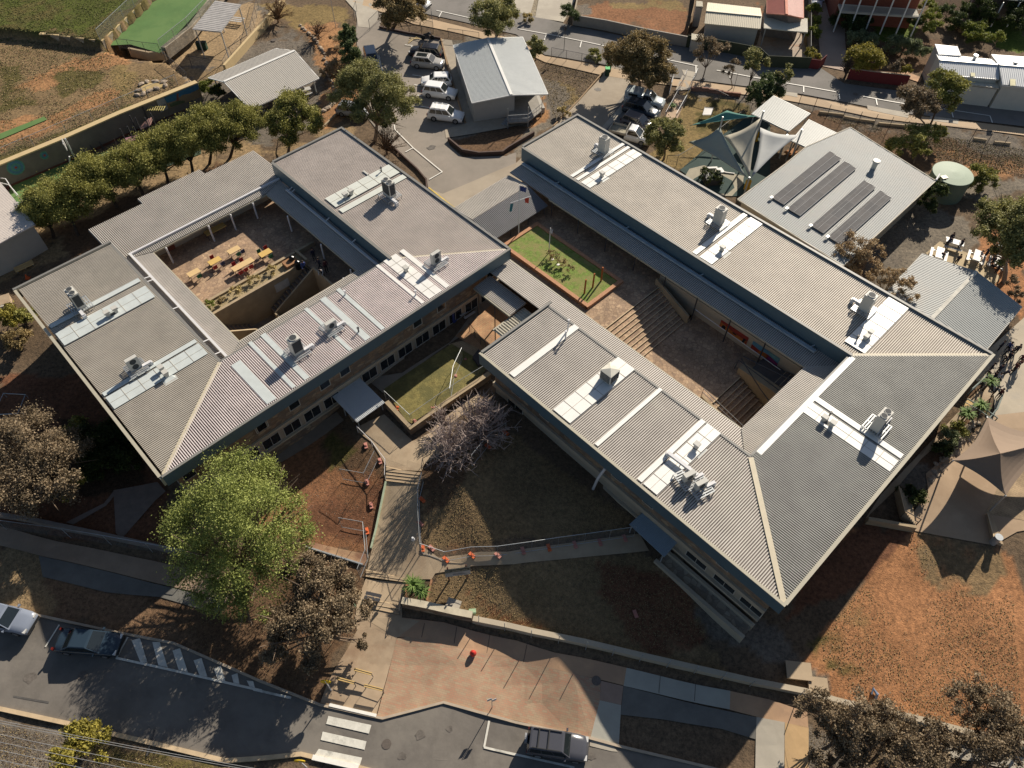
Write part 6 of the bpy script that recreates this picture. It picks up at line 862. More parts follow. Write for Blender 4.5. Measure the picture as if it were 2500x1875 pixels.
tree('rusty bush between the rock edge and the conifers', [(815,165,1.0,1.3),(800,180,.8,1.0)], (812,178), 'rust', .8, .2, name='shrub', cat='shrub', tr=.06); tree('brown bush above the gravel garden', [(835,120,1,1.1),(818,100,.9,.9)], (832,128), 'rust', .7, .2, name='shrub', cat='shrub', tr=.06)
tree('dark green and orange tree at the north gate', [(975,15,5,2.4),(950,0,5,1.9),(1000,35,4,2.0),(960,50,3,1.6),(1010,10,4,1.7)], (960,65), 'brown', 1.1, .24, bk=barkd, tr=.25); tree('green tree at the top of the white classroom', [(1195,35,4.6,2.4),(1225,50,4,2.1),(1200,65,3.2,1.7),(1235,25,4,1.6)], (1215,84), 'gum', 1.1, .23, tr=.2); tree('small green tree beside the white classroom roof', [(1305,110,2.6,1.3),(1302,130,1.8,1.1)], (1308,146), 'gum', 1.0, .2, tr=.1)
tree('big spreading brown green tree beside the driveway', [(1520,130,5.2,2.2),(1560,120,6,2.5),(1600,130,5.5,2.0),(1530,150,4.4,1.9),(1570,165,4.4,2.2),(1610,180,4,1.9),(1580,190,3,1.6),(1500,140,4,1.3)], (1562,215), 'brown', 1.2, .22, bk=barkd, tr=.22); tree('feathery green tree beside the tray utility', [(1615,320,3.8,1.7),(1640,330,3.4,1.6),(1605,345,2.8,1.5),(1635,360,2,1.4),(1650,310,2.6,1.0)], (1620,390), 'gum', 1.2, .2, tr=.15)
tree('sparse thin tree at the upper street gate', [(1725,105,4.2,1.3),(1745,125,3.4,1.1),(1710,135,2.8,1.0),(1765,115,3,1.0)], (1712,200), 'grey', .45, .22, tr=.09); tree('small sparse tree right of the gate', [(1790,155,3,.9),(1778,170,2.2,.8)], (1788,218), 'grey', .45, .2, tr=.07); tree('slim green tree leaning over the north footpath', [(1842,140,4.6,1.3),(1855,155,3.6,1.1),(1835,165,3.2,.9)], (1822,230), 'gum', 1.0, .2, bk=barkd, tr=.1)
tree('left dark bush tree behind the white pavilion', [(1855,215,2.8,1.5),(1850,240,1.8,1.4)], (1855,258), 'conifer', 1.2, .2, tr=.12); tree('right bright bush tree behind the white pavilion', [(1885,200,3,1.4),(1888,225,2,1.4)], (1885,248), 'conifer', 1.2, .2, tr=.12); tree('slim tree just behind the pavilion corner', [(1915,175,4,1.1),(1912,195,3,1.0)], (1903,236), 'gum', 1.0, .2, tr=.09)
tree('grey green double tree over the north footpath', [(2235,240,5,1.9),(2255,260,4,1.7),(2225,265,3.6,1.4)], (2263,310), 'grey', .8, .22, tr=.12); tree('darker wide tree leaning right over the north street', [(2300,205,5.4,1.9),(2330,220,5,1.7),(2280,230,4.6,1.6),(2310,250,4,1.4)], (2268,312), 'olive', .9, .22, bk=barkd, tr=.14); tree('low wide bush tree uphill of the water tank', [(2220,335,2.6,1.7),(2190,360,2,1.4),(2270,330,2.2,1.5),(2250,370,1.6,1.2),(2290,320,1.8,1.0)], (2230,400), 'olive', .7, .22, tr=.1)
tree('leafy shrub right of the water tank', [(2385,425,1.8,1.4),(2405,445,1.4,1.2),(2375,455,1,1.0),(2420,430,1.4,.9)], (2390,475), 'olive', .8, .2, tr=.08, name='shrub', cat='shrub'); tree('dark bush at the lower side of the water tank', [(2285,470,2.4,1.2),(2265,500,1.4,1.0),(2290,450,2.2,.9)], (2270,520), 'dark', 1, .2, tr=.08, name='shrub', cat='shrub')
tree('large tree arching over the picnic people', [(2440,530,5,2.2),(2470,560,5.6,2.3),(2420,560,4.4,1.6),(2490,600,5,2.1),(2500,530,6,2.2),(2455,625,3,1.4),(2530,570,6,2.4)], (2452,690), 'gum', .9, .22, bk=barkp, tr=.26); tree('small dark shrub below the arching tree', [(2475,690,1.4,.8),(2480,720,.9,.8)], (2478,735), 'grey', .6, .18, tr=.06, name='shrub', cat='shrub')
tree('rusty leafed tree touching the preschool roof corner', [(2095,600,4,1.8),(2060,620,3.4,1.5),(2115,640,3,1.6),(2130,610,3,1.3),(2080,650,2.4,1.3)], (2110,700), 'rust', .3, .17, bk=bark, tr=.12, clump=.25); tree('sparse rusty tree over the grey shed roof', [(2190,690,4,1.6),(2215,710,3.6,1.3),(2160,680,3.4,1.4),(2210,735,2.6,1.1),(2140,690,2.6,1.1)], (2130,735), 'rust', .26, .17, bk=bark, tr=.12, clump=.22)
for k, (px, py, r, h, bx, by, lb) in enumerate(((1990,1720,1.4,3.4,2050,1810,'grey tree at the end of the sandy crossover'), (2040,1770,1.6,3.2,2060,1840,'grey tree just right of the sandy crossover'), (2120,1750,1.9,4.0,2160,1830,'tree in front of the street wall by the blue rubbish'), (2180,1780,1.8,3.6,2165,1835,'tree between rubbish and the steel posts'), (2110,1840,1.9,3,2120,1890,'low tree at the bottom edge left of centre group'), (2230,1840,1.9,3.2,2210,1890,'low tree at the bottom edge by the pale path'), (2290,1800,1.5,3.4,2290,1860,'narrow tree over the pale path'), (2380,1710,1.8,4,2405,1790,'dark tree standing on the red dirt near the right edge'), (2430,1730,1.6,3.6,2412,1792,'dark tree behind the wall at the right edge'), (2420,1820,1.9,3.6,2410,1890,'tree in the bottom right corner'), (2480,1780,1.7,3.4,2490,1840,'last tree of the street group at the right edge'), (2030,1860,1.5,2.4,2040,1900,'low grey tree at the bottom edge by the crossover'))):
    tree(lb, [(px, py, h, r), (px + 22, py + 18, h - .8, r * .75), (px - 24, py + 10, h - .6, r * .7)], (bx, by), 'grey', .3, .15, tr=.11, group='grey street trees along the lower wall', clump=.28)
for k, (px, py, r, h, lf, lb) in enumerate(((225,1080,1.8,1.2,'dark','dark shrub beside the shaded garden path'), (280,1060,1.7,1.1,'dark','dark shrub against the left wall of the west block'), (230,1130,1.6,1.0,'dark','dark shrub above the curved garden path'), (300,1120,1.5,1.0,'dark','dark shrub close to the west block corner'), (180,1050,1.2,1.0,'olive','olive shrub right of the grey brown tree'), (20,780,1.4,1.4,'yellow','yellow green shrub beside the concrete blocks'), (60,770,1.2,1.2,'olive','olive shrub below the left corner of the west block'), (40,830,1.2,1.2,'brown','brown shrub near the left edge below the west block'), (510,200+10,1.3,1.2,'lime','green shrub at the corner of the cream shelter'), (530,222,1.0,1.0,'dark','dark shrub under the cream shelter corner'), (1372,270,.7,.7,'straw','dry grass clump on the bank by the classroom'), (1286,42,.8,.7,'straw','dry tuft at the neighbour wall'), (1388,30,1.4,1.8,'conifer','green bush at the neighbour driveway'), (1450,135,1.0,.5,'olive','low weeds at the driveway mouth'), (1400,1435,.001,.1,'lime','x'))):
    if lb == 'x': continue
    tree(lb, [(px, py, h, r), (px + 12, py + 8, h * .7, r * .7)], (px, py + 14), lf, .8, .18, tr=.05, name='shrub', cat='shrub')
for k, (px, py, r, h, lf, lb, L_) in enumerate(((2110,140,2.2,2.4,'yellow','round yellow green tree behind the red fence',[(2090,145,2,1.6),(2135,150,2,1.5)]), (2090,95,1.3,1.0,'hedge','rounded grey green hedge by the driveway',[(2115,95,1,1.3),(2132,100,1,1.1)]), (2175,108,1.4,1.1,'hedge','long grey hedge right of the rounded one',[(2205,112,1.1,1.5),(2235,118,1.1,1.4),(2255,128,1,1.1)]), (2190,160,1.1,2.2,'grey','bare looking mop tree behind the red fence',[]), (2213,172,.9,1.8,'yellow','small ball topped tree in the front garden',[]), (1985,25,1.1,1.2,'lime','bright shrub at the top of the drive hedge',[]), (1985,50,1.0,1.1,'lime','bright shrub in the middle of the drive hedge',[]), (1985,78,1.1,1.1,'lime','bright shrub at the lower end of the drive hedge',[]), (1982,125,.9,1.1,'yellow','yellow shrub beside the driveway gate',[(1985,140,1,.9)]), (2265,20,1.3,2.0,'lime','tall lime hedge beside the balcony house',[(2270,45,1.8,1.4),(2275,65,1.4,1.3)]), (2235,55,1.2,1.4,'dark','dark shrub at the balcony house corner',[]), (2310,30,1.4,1.4,'conifer','green bush in the shaded garden',[]), (2340,55,1.5,1.2,'dark','dark bush in the shaded garden',[(2360,30,1.5,1.6)]), (2395,20,1.8,2.2,'dark','dark tree before the verandah house',[(2410,40,1.6,1.5)]), (2060,40,1.6,1.4,'dark','dark flowering shrubs under the balcony',[(2090,55,1.2,1.5),(2110,45,1.2,1.3),(2075,65,1,1.2)]), (2378,75,1.5,1.0,'lime','heart shaped lime hedge on the lawn',[(2395,65,1,1.1),(2365,88,.9,1.0)]), (2430,95,1.3,1.6,'lime','round green tree on the bright lawn',[]), (2500,20,2.4,2.5,'dark','dark tree in the top right corner',[(2480,50,2,1.8)]), (2350,65,.9,.5,'rust','brown shrub in the garden bed',[]))):
    tree(lb, [(px, py, h, r)] + L_, (px, py + 16), lf, .95, .2, tr=.07, name='shrub' if h < 1.7 else 'tree', cat='shrub' if h < 1.7 else 'tree', sq=.8)
def bare(label, px, py, base, R_, H_, n=70, tw=twig):
    g0 = G(*base); root = empty('bare_tree', g0, label, 'tree'); b = MB(); top = PZ(px, py, g0.z + H_ * .6); rr = random.Random(int(px)); b.tube([g0 - Vector((0,0,.2)), g0 + Vector((0,0,.5))], [.16,.14], 6)
    for k in range(n):
        a = rr.uniform(0, 6.28); el = rr.uniform(.15, 1.35); L = R_ * rr.uniform(.7, 1.1); e = g0 + Vector((0,0,.5)) + Vector((math.cos(a) * math.cos(el) * L, math.sin(a) * math.cos(el) * L, math.sin(el) * H_ * rr.uniform(.75, 1.1))) + (top - g0 - Vector((0,0,H_*.6))) * .6; m_ = (g0 + Vector((0,0,.5))).lerp(e, .45) + Vector((rr.uniform(-.2,.2), rr.uniform(-.2,.2), .25)); b.tube([g0 + Vector((0,0,.45)), m_, e], [.06,.04,.016], 4, cap=False)
        for j in range(7): t = rr.uniform(.3, .95); s0 = m_.lerp(e, t); e2 = s0 + Vector((rr.gauss(0, .3), rr.gauss(0, .3), rr.gauss(.15, .28))) * R_ * .38; b.tube([s0, e2], [.022,.012], 3, cap=False)
    b.build('branches', tw, root); return root
bare('left of two bare purple grey trees over the front path', 1110, 1080, (1100,1120), 3.0, 3.6, 120); bare('right bare purple grey tree nearest the east block', 1185, 1020, (1168,1070), 3.2, 4.2, 130); bare('small bare shrub on the lawn corner', 1080, 1015, (1085,1050), 1.4, 1.8, 40); bare('bare shrub beside the rock edge of the gravel yard', 775, 80, (778,95), 1.9, 2.4, 40, mat('brown_twigs', (.16,.1,.06))); bare('bare brown tree below the tall gum', 950, 345, (945,375), 2.4, 3.2, 60, mat('brown_twigs', (.16,.1,.06))); bare('rusty bare tree above the gravel yard', 685, 25, (680,55), 2.4, 3, 60, mat('rusty_twigs', (.2,.12,.06))); bare('bare tree at the corner of the red fence', 2065, 155, (2062,190), 1.0, 2.4, 40, barkd)
def rosette(label, px, py, R_, n, h, lf='palm', name='palm_plant', trunk=0):
    g0 = G(px, py) if not trunk else G(px, py); root = empty(name, g0, label, 'plant'); rr = random.Random(int(px * 3)); Q = []
    o0 = g0 + Vector((0,0,trunk + .1))
    for k in range(n):
        a = rr.uniform(0, 6.28); L = R_ * rr.uniform(.7, 1.1); el = rr.uniform(.1, 1.2); d_ = Vector((math.cos(a), math.sin(a), 0)); sd = Vector((-math.sin(a), math.cos(a), 0)) * .05
        m_ = o0 + d_ * L * .5 * math.cos(el) + Vector((0,0,L * .5 * math.sin(el) + .1)); e = o0 + d_ * L * math.cos(el * .7) + Vector((0,0,L * .7 * math.sin(el))); Q.append([o0 - sd * .6, o0 + sd * .6, m_ + sd, m_ - sd]); Q.append([m_ - sd, m_ + sd, e + sd * .15, e - sd * .15])
    leafmesh('fronds', np.array([[tuple(v) for v in q] for q in Q]), LM[lf], root); MB().tube([g0 - Vector((0,0,.1)), o0], [.1,.08], 6).build('stem', barkd, root)
rosette('bright green palm in the planter by the street steps', 1012, 1440, 1.1, 90, 1, trunk=.6); rosette('second palm head beside the first in the planter', 1030, 1452, .9, 70, 1, trunk=.4)
for px, py, t, lb in ((2398,955,1.2,'spiky yucca beside the seated people at the east corner'), (2345,1030,1.0,'spiky yucca in the middle of the rocky side bed'), (2378,1010,1.0,'spiky yucca next to the steel handrail'), (1640,265,.2,'small yucca beside the pink ramp'), (522,655+0,.1,'x')):
    if lb != 'x': rosette(lb, px, py, .9 if t > .5 else .6, 80, 1, trunk=t, name='yucca')
for px, py, r, lf, lb in ((2310,1075,1.1,'hedge','grey green shrub among the side bed rocks'), (2330,1050,1.0,'olive','olive shrub below the yucca'), (2300,1100,.9,'dark','dark shrub at the lower end of the rocky bed'), (2230,1225,1.1,'dark','dark shrub beside the striped side steps'), (2210,1190,.8,'dark','dark shrub behind the side steps')): tree(lb, [(px, py, .6, r)], (px, py + 8), lf, .9, .16, tr=.04, name='shrub', cat='shrub')
# courtyard plants
for (u, v_, r, lf, lb) in ((-55.7,13.6,.8,'lime','bright green clump at the low end of the courtyard planter'), (-55.6,14.8,.6,'brown','brown plant in the courtyard planter'), (-55.7,16.5,.8,'straw','straw coloured grass clump in the planter'), (-55.7,18.6,.9,'straw','middle straw coloured grass clump in the planter'), (-55.7,20.6,.8,'straw','straw coloured grass clump nearest the planter seat')):
    g0 = U(u, v_, 5.55); r_ = empty('planter_grass', g0, lb, 'plant'); leafmesh('foliage', leaves([(g0 + Vector((0,0,.3)), r * .8, .7)], 500, .14), LM[lf], r_); MB().tube([g0, g0 + Vector((0,0,.3))], .03, 5).build('stem', barkd, r_)
g0 = PZ(*c(12,430,610), 5.62); r_ = empty('shrub', g0, 'scraggly shrub growing on the courtyard lawn', 'shrub'); leafmesh('foliage', leaves([(g0 + Vector((0,0,.5)), .9, .6), (PZ(*c(12,380,560), 6.1), .8, .6), (PZ(*c(12,480,660), 6.1), .8, .6), (PZ(*c(12,520,690), 6.0), .6, .6)], 750, .15, clump=.3), LM['brown'], r_); MB().tube([g0, g0 + Vector((0,0,.6))], .05, 5).build('stem', barkd, r_)
gv = []
for rc, x, y in ((12,375,600),(12,425,645)): p = PZ(*c(rc,x,y), 5.9); tag(MB().box(p, (.3,.22,.12), .5).build('lawn_light', flash), 'small white box in the shrub on the courtyard lawn, %s one' % ('upper' if x < 400 else 'lower'), 'box')
# ---------------- people ----------------
skin = mat('skin', (.36,.2,.13), rough=.6, var=.05); hairm = mat('dark_hair', (.03,.02,.015), rough=.7); navy = mat('navy_jumper', (.03,.03,.05), rough=.9); dkp = mat('dark_trousers', (.028,.028,.034), rough=.9); shoe = mat('black_shoe', (.02,.02,.02)); MATCL = {'navy': navy, 'red': mat('red_jacket', (.45,.03,.03), rough=.9), 'white': mat('white_shirt', (.55,.55,.56), rough=.9), 'maroon': mat('maroon_jumper', (.10,.03,.035), rough=.9), 'blue': mat('blue_jumper', (.05,.08,.25), rough=.9)}
def skinmesh(J, E):
    me = bpy.data.meshes.new('tmp'); ks = list(J); me.from_pydata([J[k][0] for k in ks], [(ks.index(a), ks.index(b)) for a, b in E], []); o = bpy.data.objects.new('tmp', me); COL.objects.link(o); m = o.modifiers.new('s', 'SKIN'); 
    m.use_smooth_shade = True; o.modifiers.new('d', 'SUBSURF').levels = 1
    if not me.skin_vertices: bm = bmesh.new(); bm.from_mesh(me); bm.verts.layers.skin.verify(); bm.to_mesh(me); bm.free()
    for i, k in enumerate(ks): me.skin_vertices[0].data[i].radius = J[k][1] if hasattr(J[k][1], '__len__') else (J[k][1], J[k][1])
    me.skin_vertices[0].data[0].use_root = True
    dg = bpy.context.evaluated_depsgraph_get(); out = bpy.data.meshes.new_from_object(o.evaluated_get(dg)); bpy.data.objects.remove(o); bpy.data.meshes.remove(me); return out
EDG = [('pel','sp'),('sp','ch'),('ch','nk'),('nk','hd'),('hd','hd2'),('ch','shl'),('shl','ell'),('ell','wrl'),('wrl','hal'),('ch','shr'),('shr','elr'),('elr','wrr'),('wrr','har'),('pel','hil'),('hil','knl'),('knl','anl'),('anl','tol'),('pel','hir'),('hir','knr'),('knr','anr'),('anr','tor')]
LASTSEL = []
def person_mesh(pose):
    st = dict(pel=((0,0,.95),(.15,.11)), sp=((0,.01,1.15),(.135,.1)), ch=((0,0,1.36),(.165,.11)), nk=((0,.01,1.5),.055), hd=((0,.02,1.6),(.078,.09)), hd2=((0,.02,1.7),(.07,.085)), shl=((-.18,0,1.42),.06), ell=((-.26,.0,1.14),.045), wrl=((-.25,.1,.92),.033), hal=((-.24,.13,.83),.035), shr=((.18,0,1.42),.06), elr=((.26,.0,1.14),.045), wrr=((.25,.1,.92),.033), har=((.24,.13,.83),.035),
      hil=((-.1,0,.88),.09), knl=((-.11,.02,.5),.062), anl=((-.11,-.02,.09),.042), tol=((-.12,.14,.04),.038), hir=((.1,0,.88),.09), knr=((.11,.02,.5),.062), anr=((.11,-.02,.09),.042), tor=((.12,.14,.04),.038))
    if pose == 'lean': 
        for k, v in dict(sp=(0,.1,1.12), ch=(0,.28,1.28), nk=(0,.38,1.38), hd=(0,.45,1.44), hd2=(0,.5,1.52), shl=(-.18,.3,1.33), ell=(-.24,.38,1.05), wrl=(-.16,.55,.88), hal=(-.15,.62,.82), shr=(.18,.3,1.33), elr=(.24,.38,1.05), wrr=(.16,.55,.88), har=(.15,.62,.82)).items(): st[k] = (v, st[k][1])
    if pose == 'walk':
        for k, v in dict(knl=(-.1,.2,.52), anl=(-.1,.22,.1), tol=(-.1,.36,.06), knr=(.1,-.08,.5), anr=(.1,-.32,.14), tor=(.1,-.2,.05), wrl=(-.25,-.1,.95), hal=(-.25,-.14,.86), wrr=(.25,.24,.98), har=(.25,.32,.92)).items(): st[k] = (v, st[k][1])
    if pose == 'sit':
        dz = -.47
        for k in list(st): v = st[k][0]; st[k] = ((v[0], v[1] + (.06 if k in ('ch','nk','hd','hd2') else 0), v[2] + dz), st[k][1])
        for k, v in dict(hil=(-.1,.04,.45), knl=(-.12,.44,.48), anl=(-.12,.42,.1), tol=(-.12,.56,.05), hir=(.1,.04,.45), knr=(.12,.44,.48), anr=(.12,.42,.1), tor=(.12,.56,.05), ell=(-.25,.12,.72), wrl=(-.16,.34,.68), hal=(-.12,.42,.7), elr=(.25,.12,.72), wrr=(.16,.34,.68), har=(.12,.42,.7)).items(): st[k] = (v, st[k][1])
    me = skinmesh(st, EDG); reg = {}
    for k in st: reg[k] = 0 if k in ('hd','hd2','nk','hal','har') else 2 if k in ('hil','hir','knl','knr','anl','anr','pel') else 3 if k in ('tol','tor') else 1
    ks = list(st); KP = np.array([st[k][0] for k in ks]); LASTSEL.clear()
    for p in me.polygons: dd = np.linalg.norm(KP - np.array(p.center), axis=1); LASTSEL.append(reg[ks[int(np.argmin(dd))]]); p.use_smooth = True
    hd = Vector(st['hd2'][0]); return me, hd
PM = {}; PI_ = {}
for po in ('stand', 'lean', 'walk', 'sit'): PM[po] = person_mesh(po); PI_[po] = LASTSEL[:]
HM = {}
def hair_mesh(po):
    hd = PM[po][1]; b = LB(); V = []; F = []; n = 10
    for i in range(5):
        t = i / 4 * 1.75; 
        for k in range(n): a = 2 * math.pi * k / n; sx = math.sin(t) * .115; V.append((hd.x + math.cos(a) * sx, hd.y - .025 + math.sin(a) * sx * 1.05, hd.z - .03 + math.cos(t) * .115))
    F = [(i * n + k, i * n + (k + 1) % n, (i + 1) * n + (k + 1) % n, (i + 1) * n + k) for i in range(4) for k in range(n)]; b.add(V, F); me = bpy.data.meshes.new('hair'); me.from_pydata(b.v, [], b.f); me.materials.append(hairm); return me
for po in PM: HM[po] = hair_mesh(po)
BM_ = {}
def person(loc, rz, po, top, label, group, sc_=1.0):
    key = (po, top)
    if key not in BM_:
        me = PM[po][0].copy(); me.materials.clear(); [me.materials.append(m) for m in (skin, MATCL[top], dkp, shoe)]; me.polygons.foreach_set('material_index', PI_[po]); BM_[key] = me
    o = bpy.data.objects.new('person', BM_[key]); COL.objects.link(o); o.location = loc; o.rotation_euler = (0, 0, rz); o.scale = (sc_,) * 3; tag(o, label, 'person', group); h = bpy.data.objects.new('hair', HM[po]); COL.objects.link(h); h.parent = o; return o
def z8(x, y, ox, oy, k): return (ox + x / k, oy + y / k)
GA = 'students standing on the paved corner east of the school'; e5 = lambda x, y: z8(x, y, 2260, 820, 6.9125)
for x, y, po, top, rz, lb in ((1210,225,'stand','navy',.5,'dark clothed person nearest the grey shed eave'), (1330,250,'stand','blue',2,'person with a blue patch just right of the shed corner'), (1290,320,'lean','navy',4,'dark clothed person bending at the shed corner'), (1395,320,'stand','navy',1,'person beside the white bag in the corner group'), (1470,290,'stand','navy',3,'person standing right of the corner group'), (1340,420,'stand','navy',5,'lower right person of the corner group'), (1290,440,'lean','navy',2,'lower left person of the corner group'), (1540,450,'stand','maroon',2.5,'upper of two maroon people on the slab'), (1500,540,'stand','maroon',0,'middle maroon person on the slab'), (1440,600,'walk','maroon',2,'lower maroon person walking on the slab'), (1040,600,'stand','navy',1,'upper person close to the white roof edge'), (1010,690,'lean','navy',2,'lower person close to the white roof edge'), (1180,620,'stand','navy',0,'person above the seated pair by the roof edge'), (1130,700,'sit','navy',1.5,'seated person left of the leaning one'), (1250,690,'lean','navy',4.6,'leaning person right of the seated one'), (1190,710,'sit','white',3,'seated person with pale top'), (890,840,'walk','navy',4,'person at the green handrail'), (1100,990,'stand','navy',1,'left of two people below the yucca'), (1180,1030,'stand','maroon',5,'right of two people below the yucca')):
    person(G(*e5(x, y + 30)), rz, po, top, lb, GA, .9)
GB = 'students around the outdoor tables'; e4 = lambda x, y: z8(x, y, 2260, 560, 9.217)
for x, y, po, top, rz, lb in ((500,300,'stand','navy',3.2,'person standing at the top of the first white table'), (420,400,'lean','navy',5.0,'person leaning over the left side of the first table'), (720,440,'stand','navy',1.6,'person right of the first white table holding food'), (1190,640,'sit','white',1.6,'seated person at the middle table'), (1300,640,'walk','navy',2,'person walking right of the middle table'), (1420,640,'stand','maroon',3,'person standing between middle table and the trunk'), (330,650,'sit','navy',2.6,'seated person behind the shed roof edge at the left'), (650,790,'stand','navy',0,'dark head showing at the shed roof edge'), (1650,440,'sit','navy',3,'person in the shade of the arching tree at left'), (1760,400,'sit','navy',3.4,'person in the middle of the shaded group'), (1880,430,'stand','maroon',3.9,'person at the right of the shaded group'), (1950,540,'sit','navy',4.6,'lowest right person of the shaded group'), (1430,830,'stand','navy',0,'person left of the crowded lower table'), (1500,900,'sit','navy',.3,'person sitting at the near side of the lower table'), (1600,880,'stand','navy',1,'person beside the one in red'), (1700,900,'stand','red',4,'person in a bright red jacket at the lower table'), (1560,980,'stand','navy',0,'person with back to camera below the lower table')):
    person(G(*e4(x, y + 15)), rz, po, top, lb, GB, .9)
for u, v_, po, top, rz, lb in ((-54.6,25.0,'stand','navy',1,'person in the dark corner of the west courtyard'), (-53.0,24.6,'walk','navy',2.4,'second person in the courtyard shade'), (-52.3,24.9,'stand','maroon',4,'third person in the courtyard shade'), (-51.9,24.2,'lean','white',3,'person in pale clothes near the courtyard steps'), (-53.9,23.3,'walk','blue',3.9,'person starting down the courtyard stairs')): person(U(u, v_, 5.2 if v_ > 23.8 else 5.0), rz, po, top, lb, 'people in the shade of the west courtyard')
for k, (x, y, top, po) in enumerate(((380,770,'navy','sit'),(405,765,'maroon','sit'),(430,770,'white','sit'),(340,790,'white','lean'),(290,800,'navy','sit'))): person(G(*c(1, x, y + 20)), k * 1.3, po, top, ['person in dark top at the right end of the shelter table', 'person in maroon at the shelter table', 'person in white furthest right under the shelter', 'person in white leaning at the shelter bench', 'person sitting left of the others under the shelter'][k], 'people under the cream shelter')
# ---------------- tables, benches ----------------
def court_table(u, v_, w_, l_, rz, label, col, chairs):
    r = empty('table', U(u, v_, 5.2), label, 'table', 'wooden tables in the west courtyard', rz); LB().box((0,0,.74), (l_, w_, .05)).build('tabletop', col, r)
    for x in (-l_/2 + .08, l_/2 - .08):
        for y in (-w_/2 + .08, w_/2 - .08): LB().beam((x, y, 0), (x, y, .72), .05, .05).build('leg', steeld, r)
    for k, (dx, dy, cm, lb2) in enumerate(chairs):
        p = U(u, v_, 5.2) + Matrix.Rotation(rz, 3, 'Z') @ Vector((dx, dy, 0)); ch = empty('chair', p, lb2, 'chair', 'chairs at the courtyard tables', rz + (0 if dy > 0 else math.pi)); LB().box((0,0,.45), (.42,.42,.04)).build('seat', cm, ch); LB().box((0,.2,.68), (.42,.04,.4)).build('backrest', cm, ch)
        for x in (-.17,.17):
            for y in (-.17,.17): LB().beam((x, y, 0), (x, y, .44), .03, .03).build('leg', steel, ch)
    return r
tw1 = mat('pale_pine', (.62,.44,.22), var=.06, scale=5, rough=.6); tw2 = mat('yellow_pine', (.60,.40,.13), var=.06, scale=5, rough=.6); chr_, chg, chb = mat('red_seat', (.28,.03,.025)), mat('green_seat', (.03,.12,.06)), mat('navy_seat', (.03,.04,.09)); z2 = lambda x, y: z8(x, y, 380, 480, 4.424)
def uv_at(x, y, z=5.95): p = PZ(*z2(x, y), z); return toU(p)
rt = TH * 0 + math.radians(90) - TH
for (x, y, w_, l_, col, lb, chs) in ((410,820,.75,1.25,tw1,'lower left pale table in the west courtyard', [(.2,-.55,chg,'green chair under the lower left table')]), (637,693,.75,1.3,tw2,'yellow table left of the courtyard centre', [(-.4,-.6,chr_,'red chair at the left yellow table'), (.1,.6,chr_,'dark red chair behind the left yellow table'), (.45,-.6,chb,'dark chair at the left yellow table')]), (843,575,.75,1.3,tw1,'pale table furthest from the planter', [(.1,-.6,chg,'green chair under the far pale table'), (.6,-.55,chb,'blue white chair at the far pale table')]), (940,732,.75,2.35,tw1,'long double table in the middle of the courtyard', [(-.6,.62,chr_,'left chair behind the long table'), (.3,.62,chr_,'right chair behind the long table'), (-.7,-.6,chr_,'left red chair before the long table'), (-.1,-.6,chr_,'middle red chair before the long table'), (.5,-.6,chr_,'right red chair before the long table')]), (1183,607,.78,1.3,tw2,'yellow table nearest the planter seat', [(-.3,.6,chg,'green chair behind the right yellow table'), (.5,.6,chr_,'red chair behind the right yellow table'), (.2,-.55,chg,'green chair before the right yellow table')])):
    u, v_ = uv_at(x, y); court_table(u, v_, w_, l_, rt, lb, col, chs)
u, v_ = uv_at(640,350); court_table(u, v_, .8, 2.3, rt, 'shaded long table under the low roof of the west courtyard', tw2, [])
def picnic(label, px, py, rz, m=flash, z=None, grp='picnic tables outdoors'):
    g0 = G(px, py) if z is None else PZ(px, py, z); r = empty('picnic_table', g0, label, 'picnic table', grp, rz); LB().box((0,0,.74), (1.8,.75,.06)).build('tabletop', m, r)
    for s_ in (-1, 1): LB().box((0, s_ * .75, .45), (1.8,.28,.05)).build('seat', m, r)
    for x in (-.6,.6): q = LB(); q.beam((x,-.7,0),(x,-.2,.72),.06,.06); q.beam((x,.7,0),(x,.2,.72),.06,.06); q.beam((x,-.8,.4),(x,.8,.4),.06,.06); q.build('frame', steel, r)
    return r
wt_ = mat('white_table', (.45,.44,.42), rough=.4, var=.04)
for x, y, rz, lb in ((590,400,-.45,'white picnic table with standing people'), (250,640,1.1,'white picnic table cut by the shed roof'), (1090,700,1.05,'white picnic table in the middle of the slab'), (1560,830,1.05,'crowded picnic table beside the person in red'), (1760,500,-.4,'picnic table in the shade of the arching tree')): picnic(lb, *e4(x, y), rz, wt_)
for x, y, lb in ((430,800,'picnic table at the right end of the cream shelter'), (250,850,'picnic table in the middle of the cream shelter')): picnic(lb, *c(1, x, y), .5, wt_)
for x, y, lb in ((30,950,'picnic table at the left end of the cream shelter'),): picnic(lb, *c(1, x, y), .5, wt_)
def bench(label, A, Bp, m, z=None, back=False, n=2, gap=.45, hh=.45, grp=None):
    a, b2 = (G(*A), G(*Bp)) if z is None else (PZ(*A, z), PZ(*Bp, z)); r = empty('bench', a, label, 'bench', grp); dv = (b2 - a).normalized(); sd = Vector((-dv.y, dv.x, 0))
    for k in range(n): q = MB(); o = sd * (k - (n - 1) / 2) * gap; hz = hh if k < n - 1 or not back else hh + .35; q.beam(a + o + Vector((0,0,hz)), b2 + o + Vector((0,0,hz)), .26, .05); q.build('plank', m, r)
    for t in (.08, .5, .92): p = a.lerp(b2, t); q = MB(); q.beam(p - sd * gap * .6 + Vector((0,0,hh - .04)), p + sd * gap * .6 + Vector((0,0,hh - .04)), .06, .06); q.beam(p + Vector((0,0,-.05)), p + Vector((0,0,hh)), .06, .06); q.build('leg', steel, r)
    return r
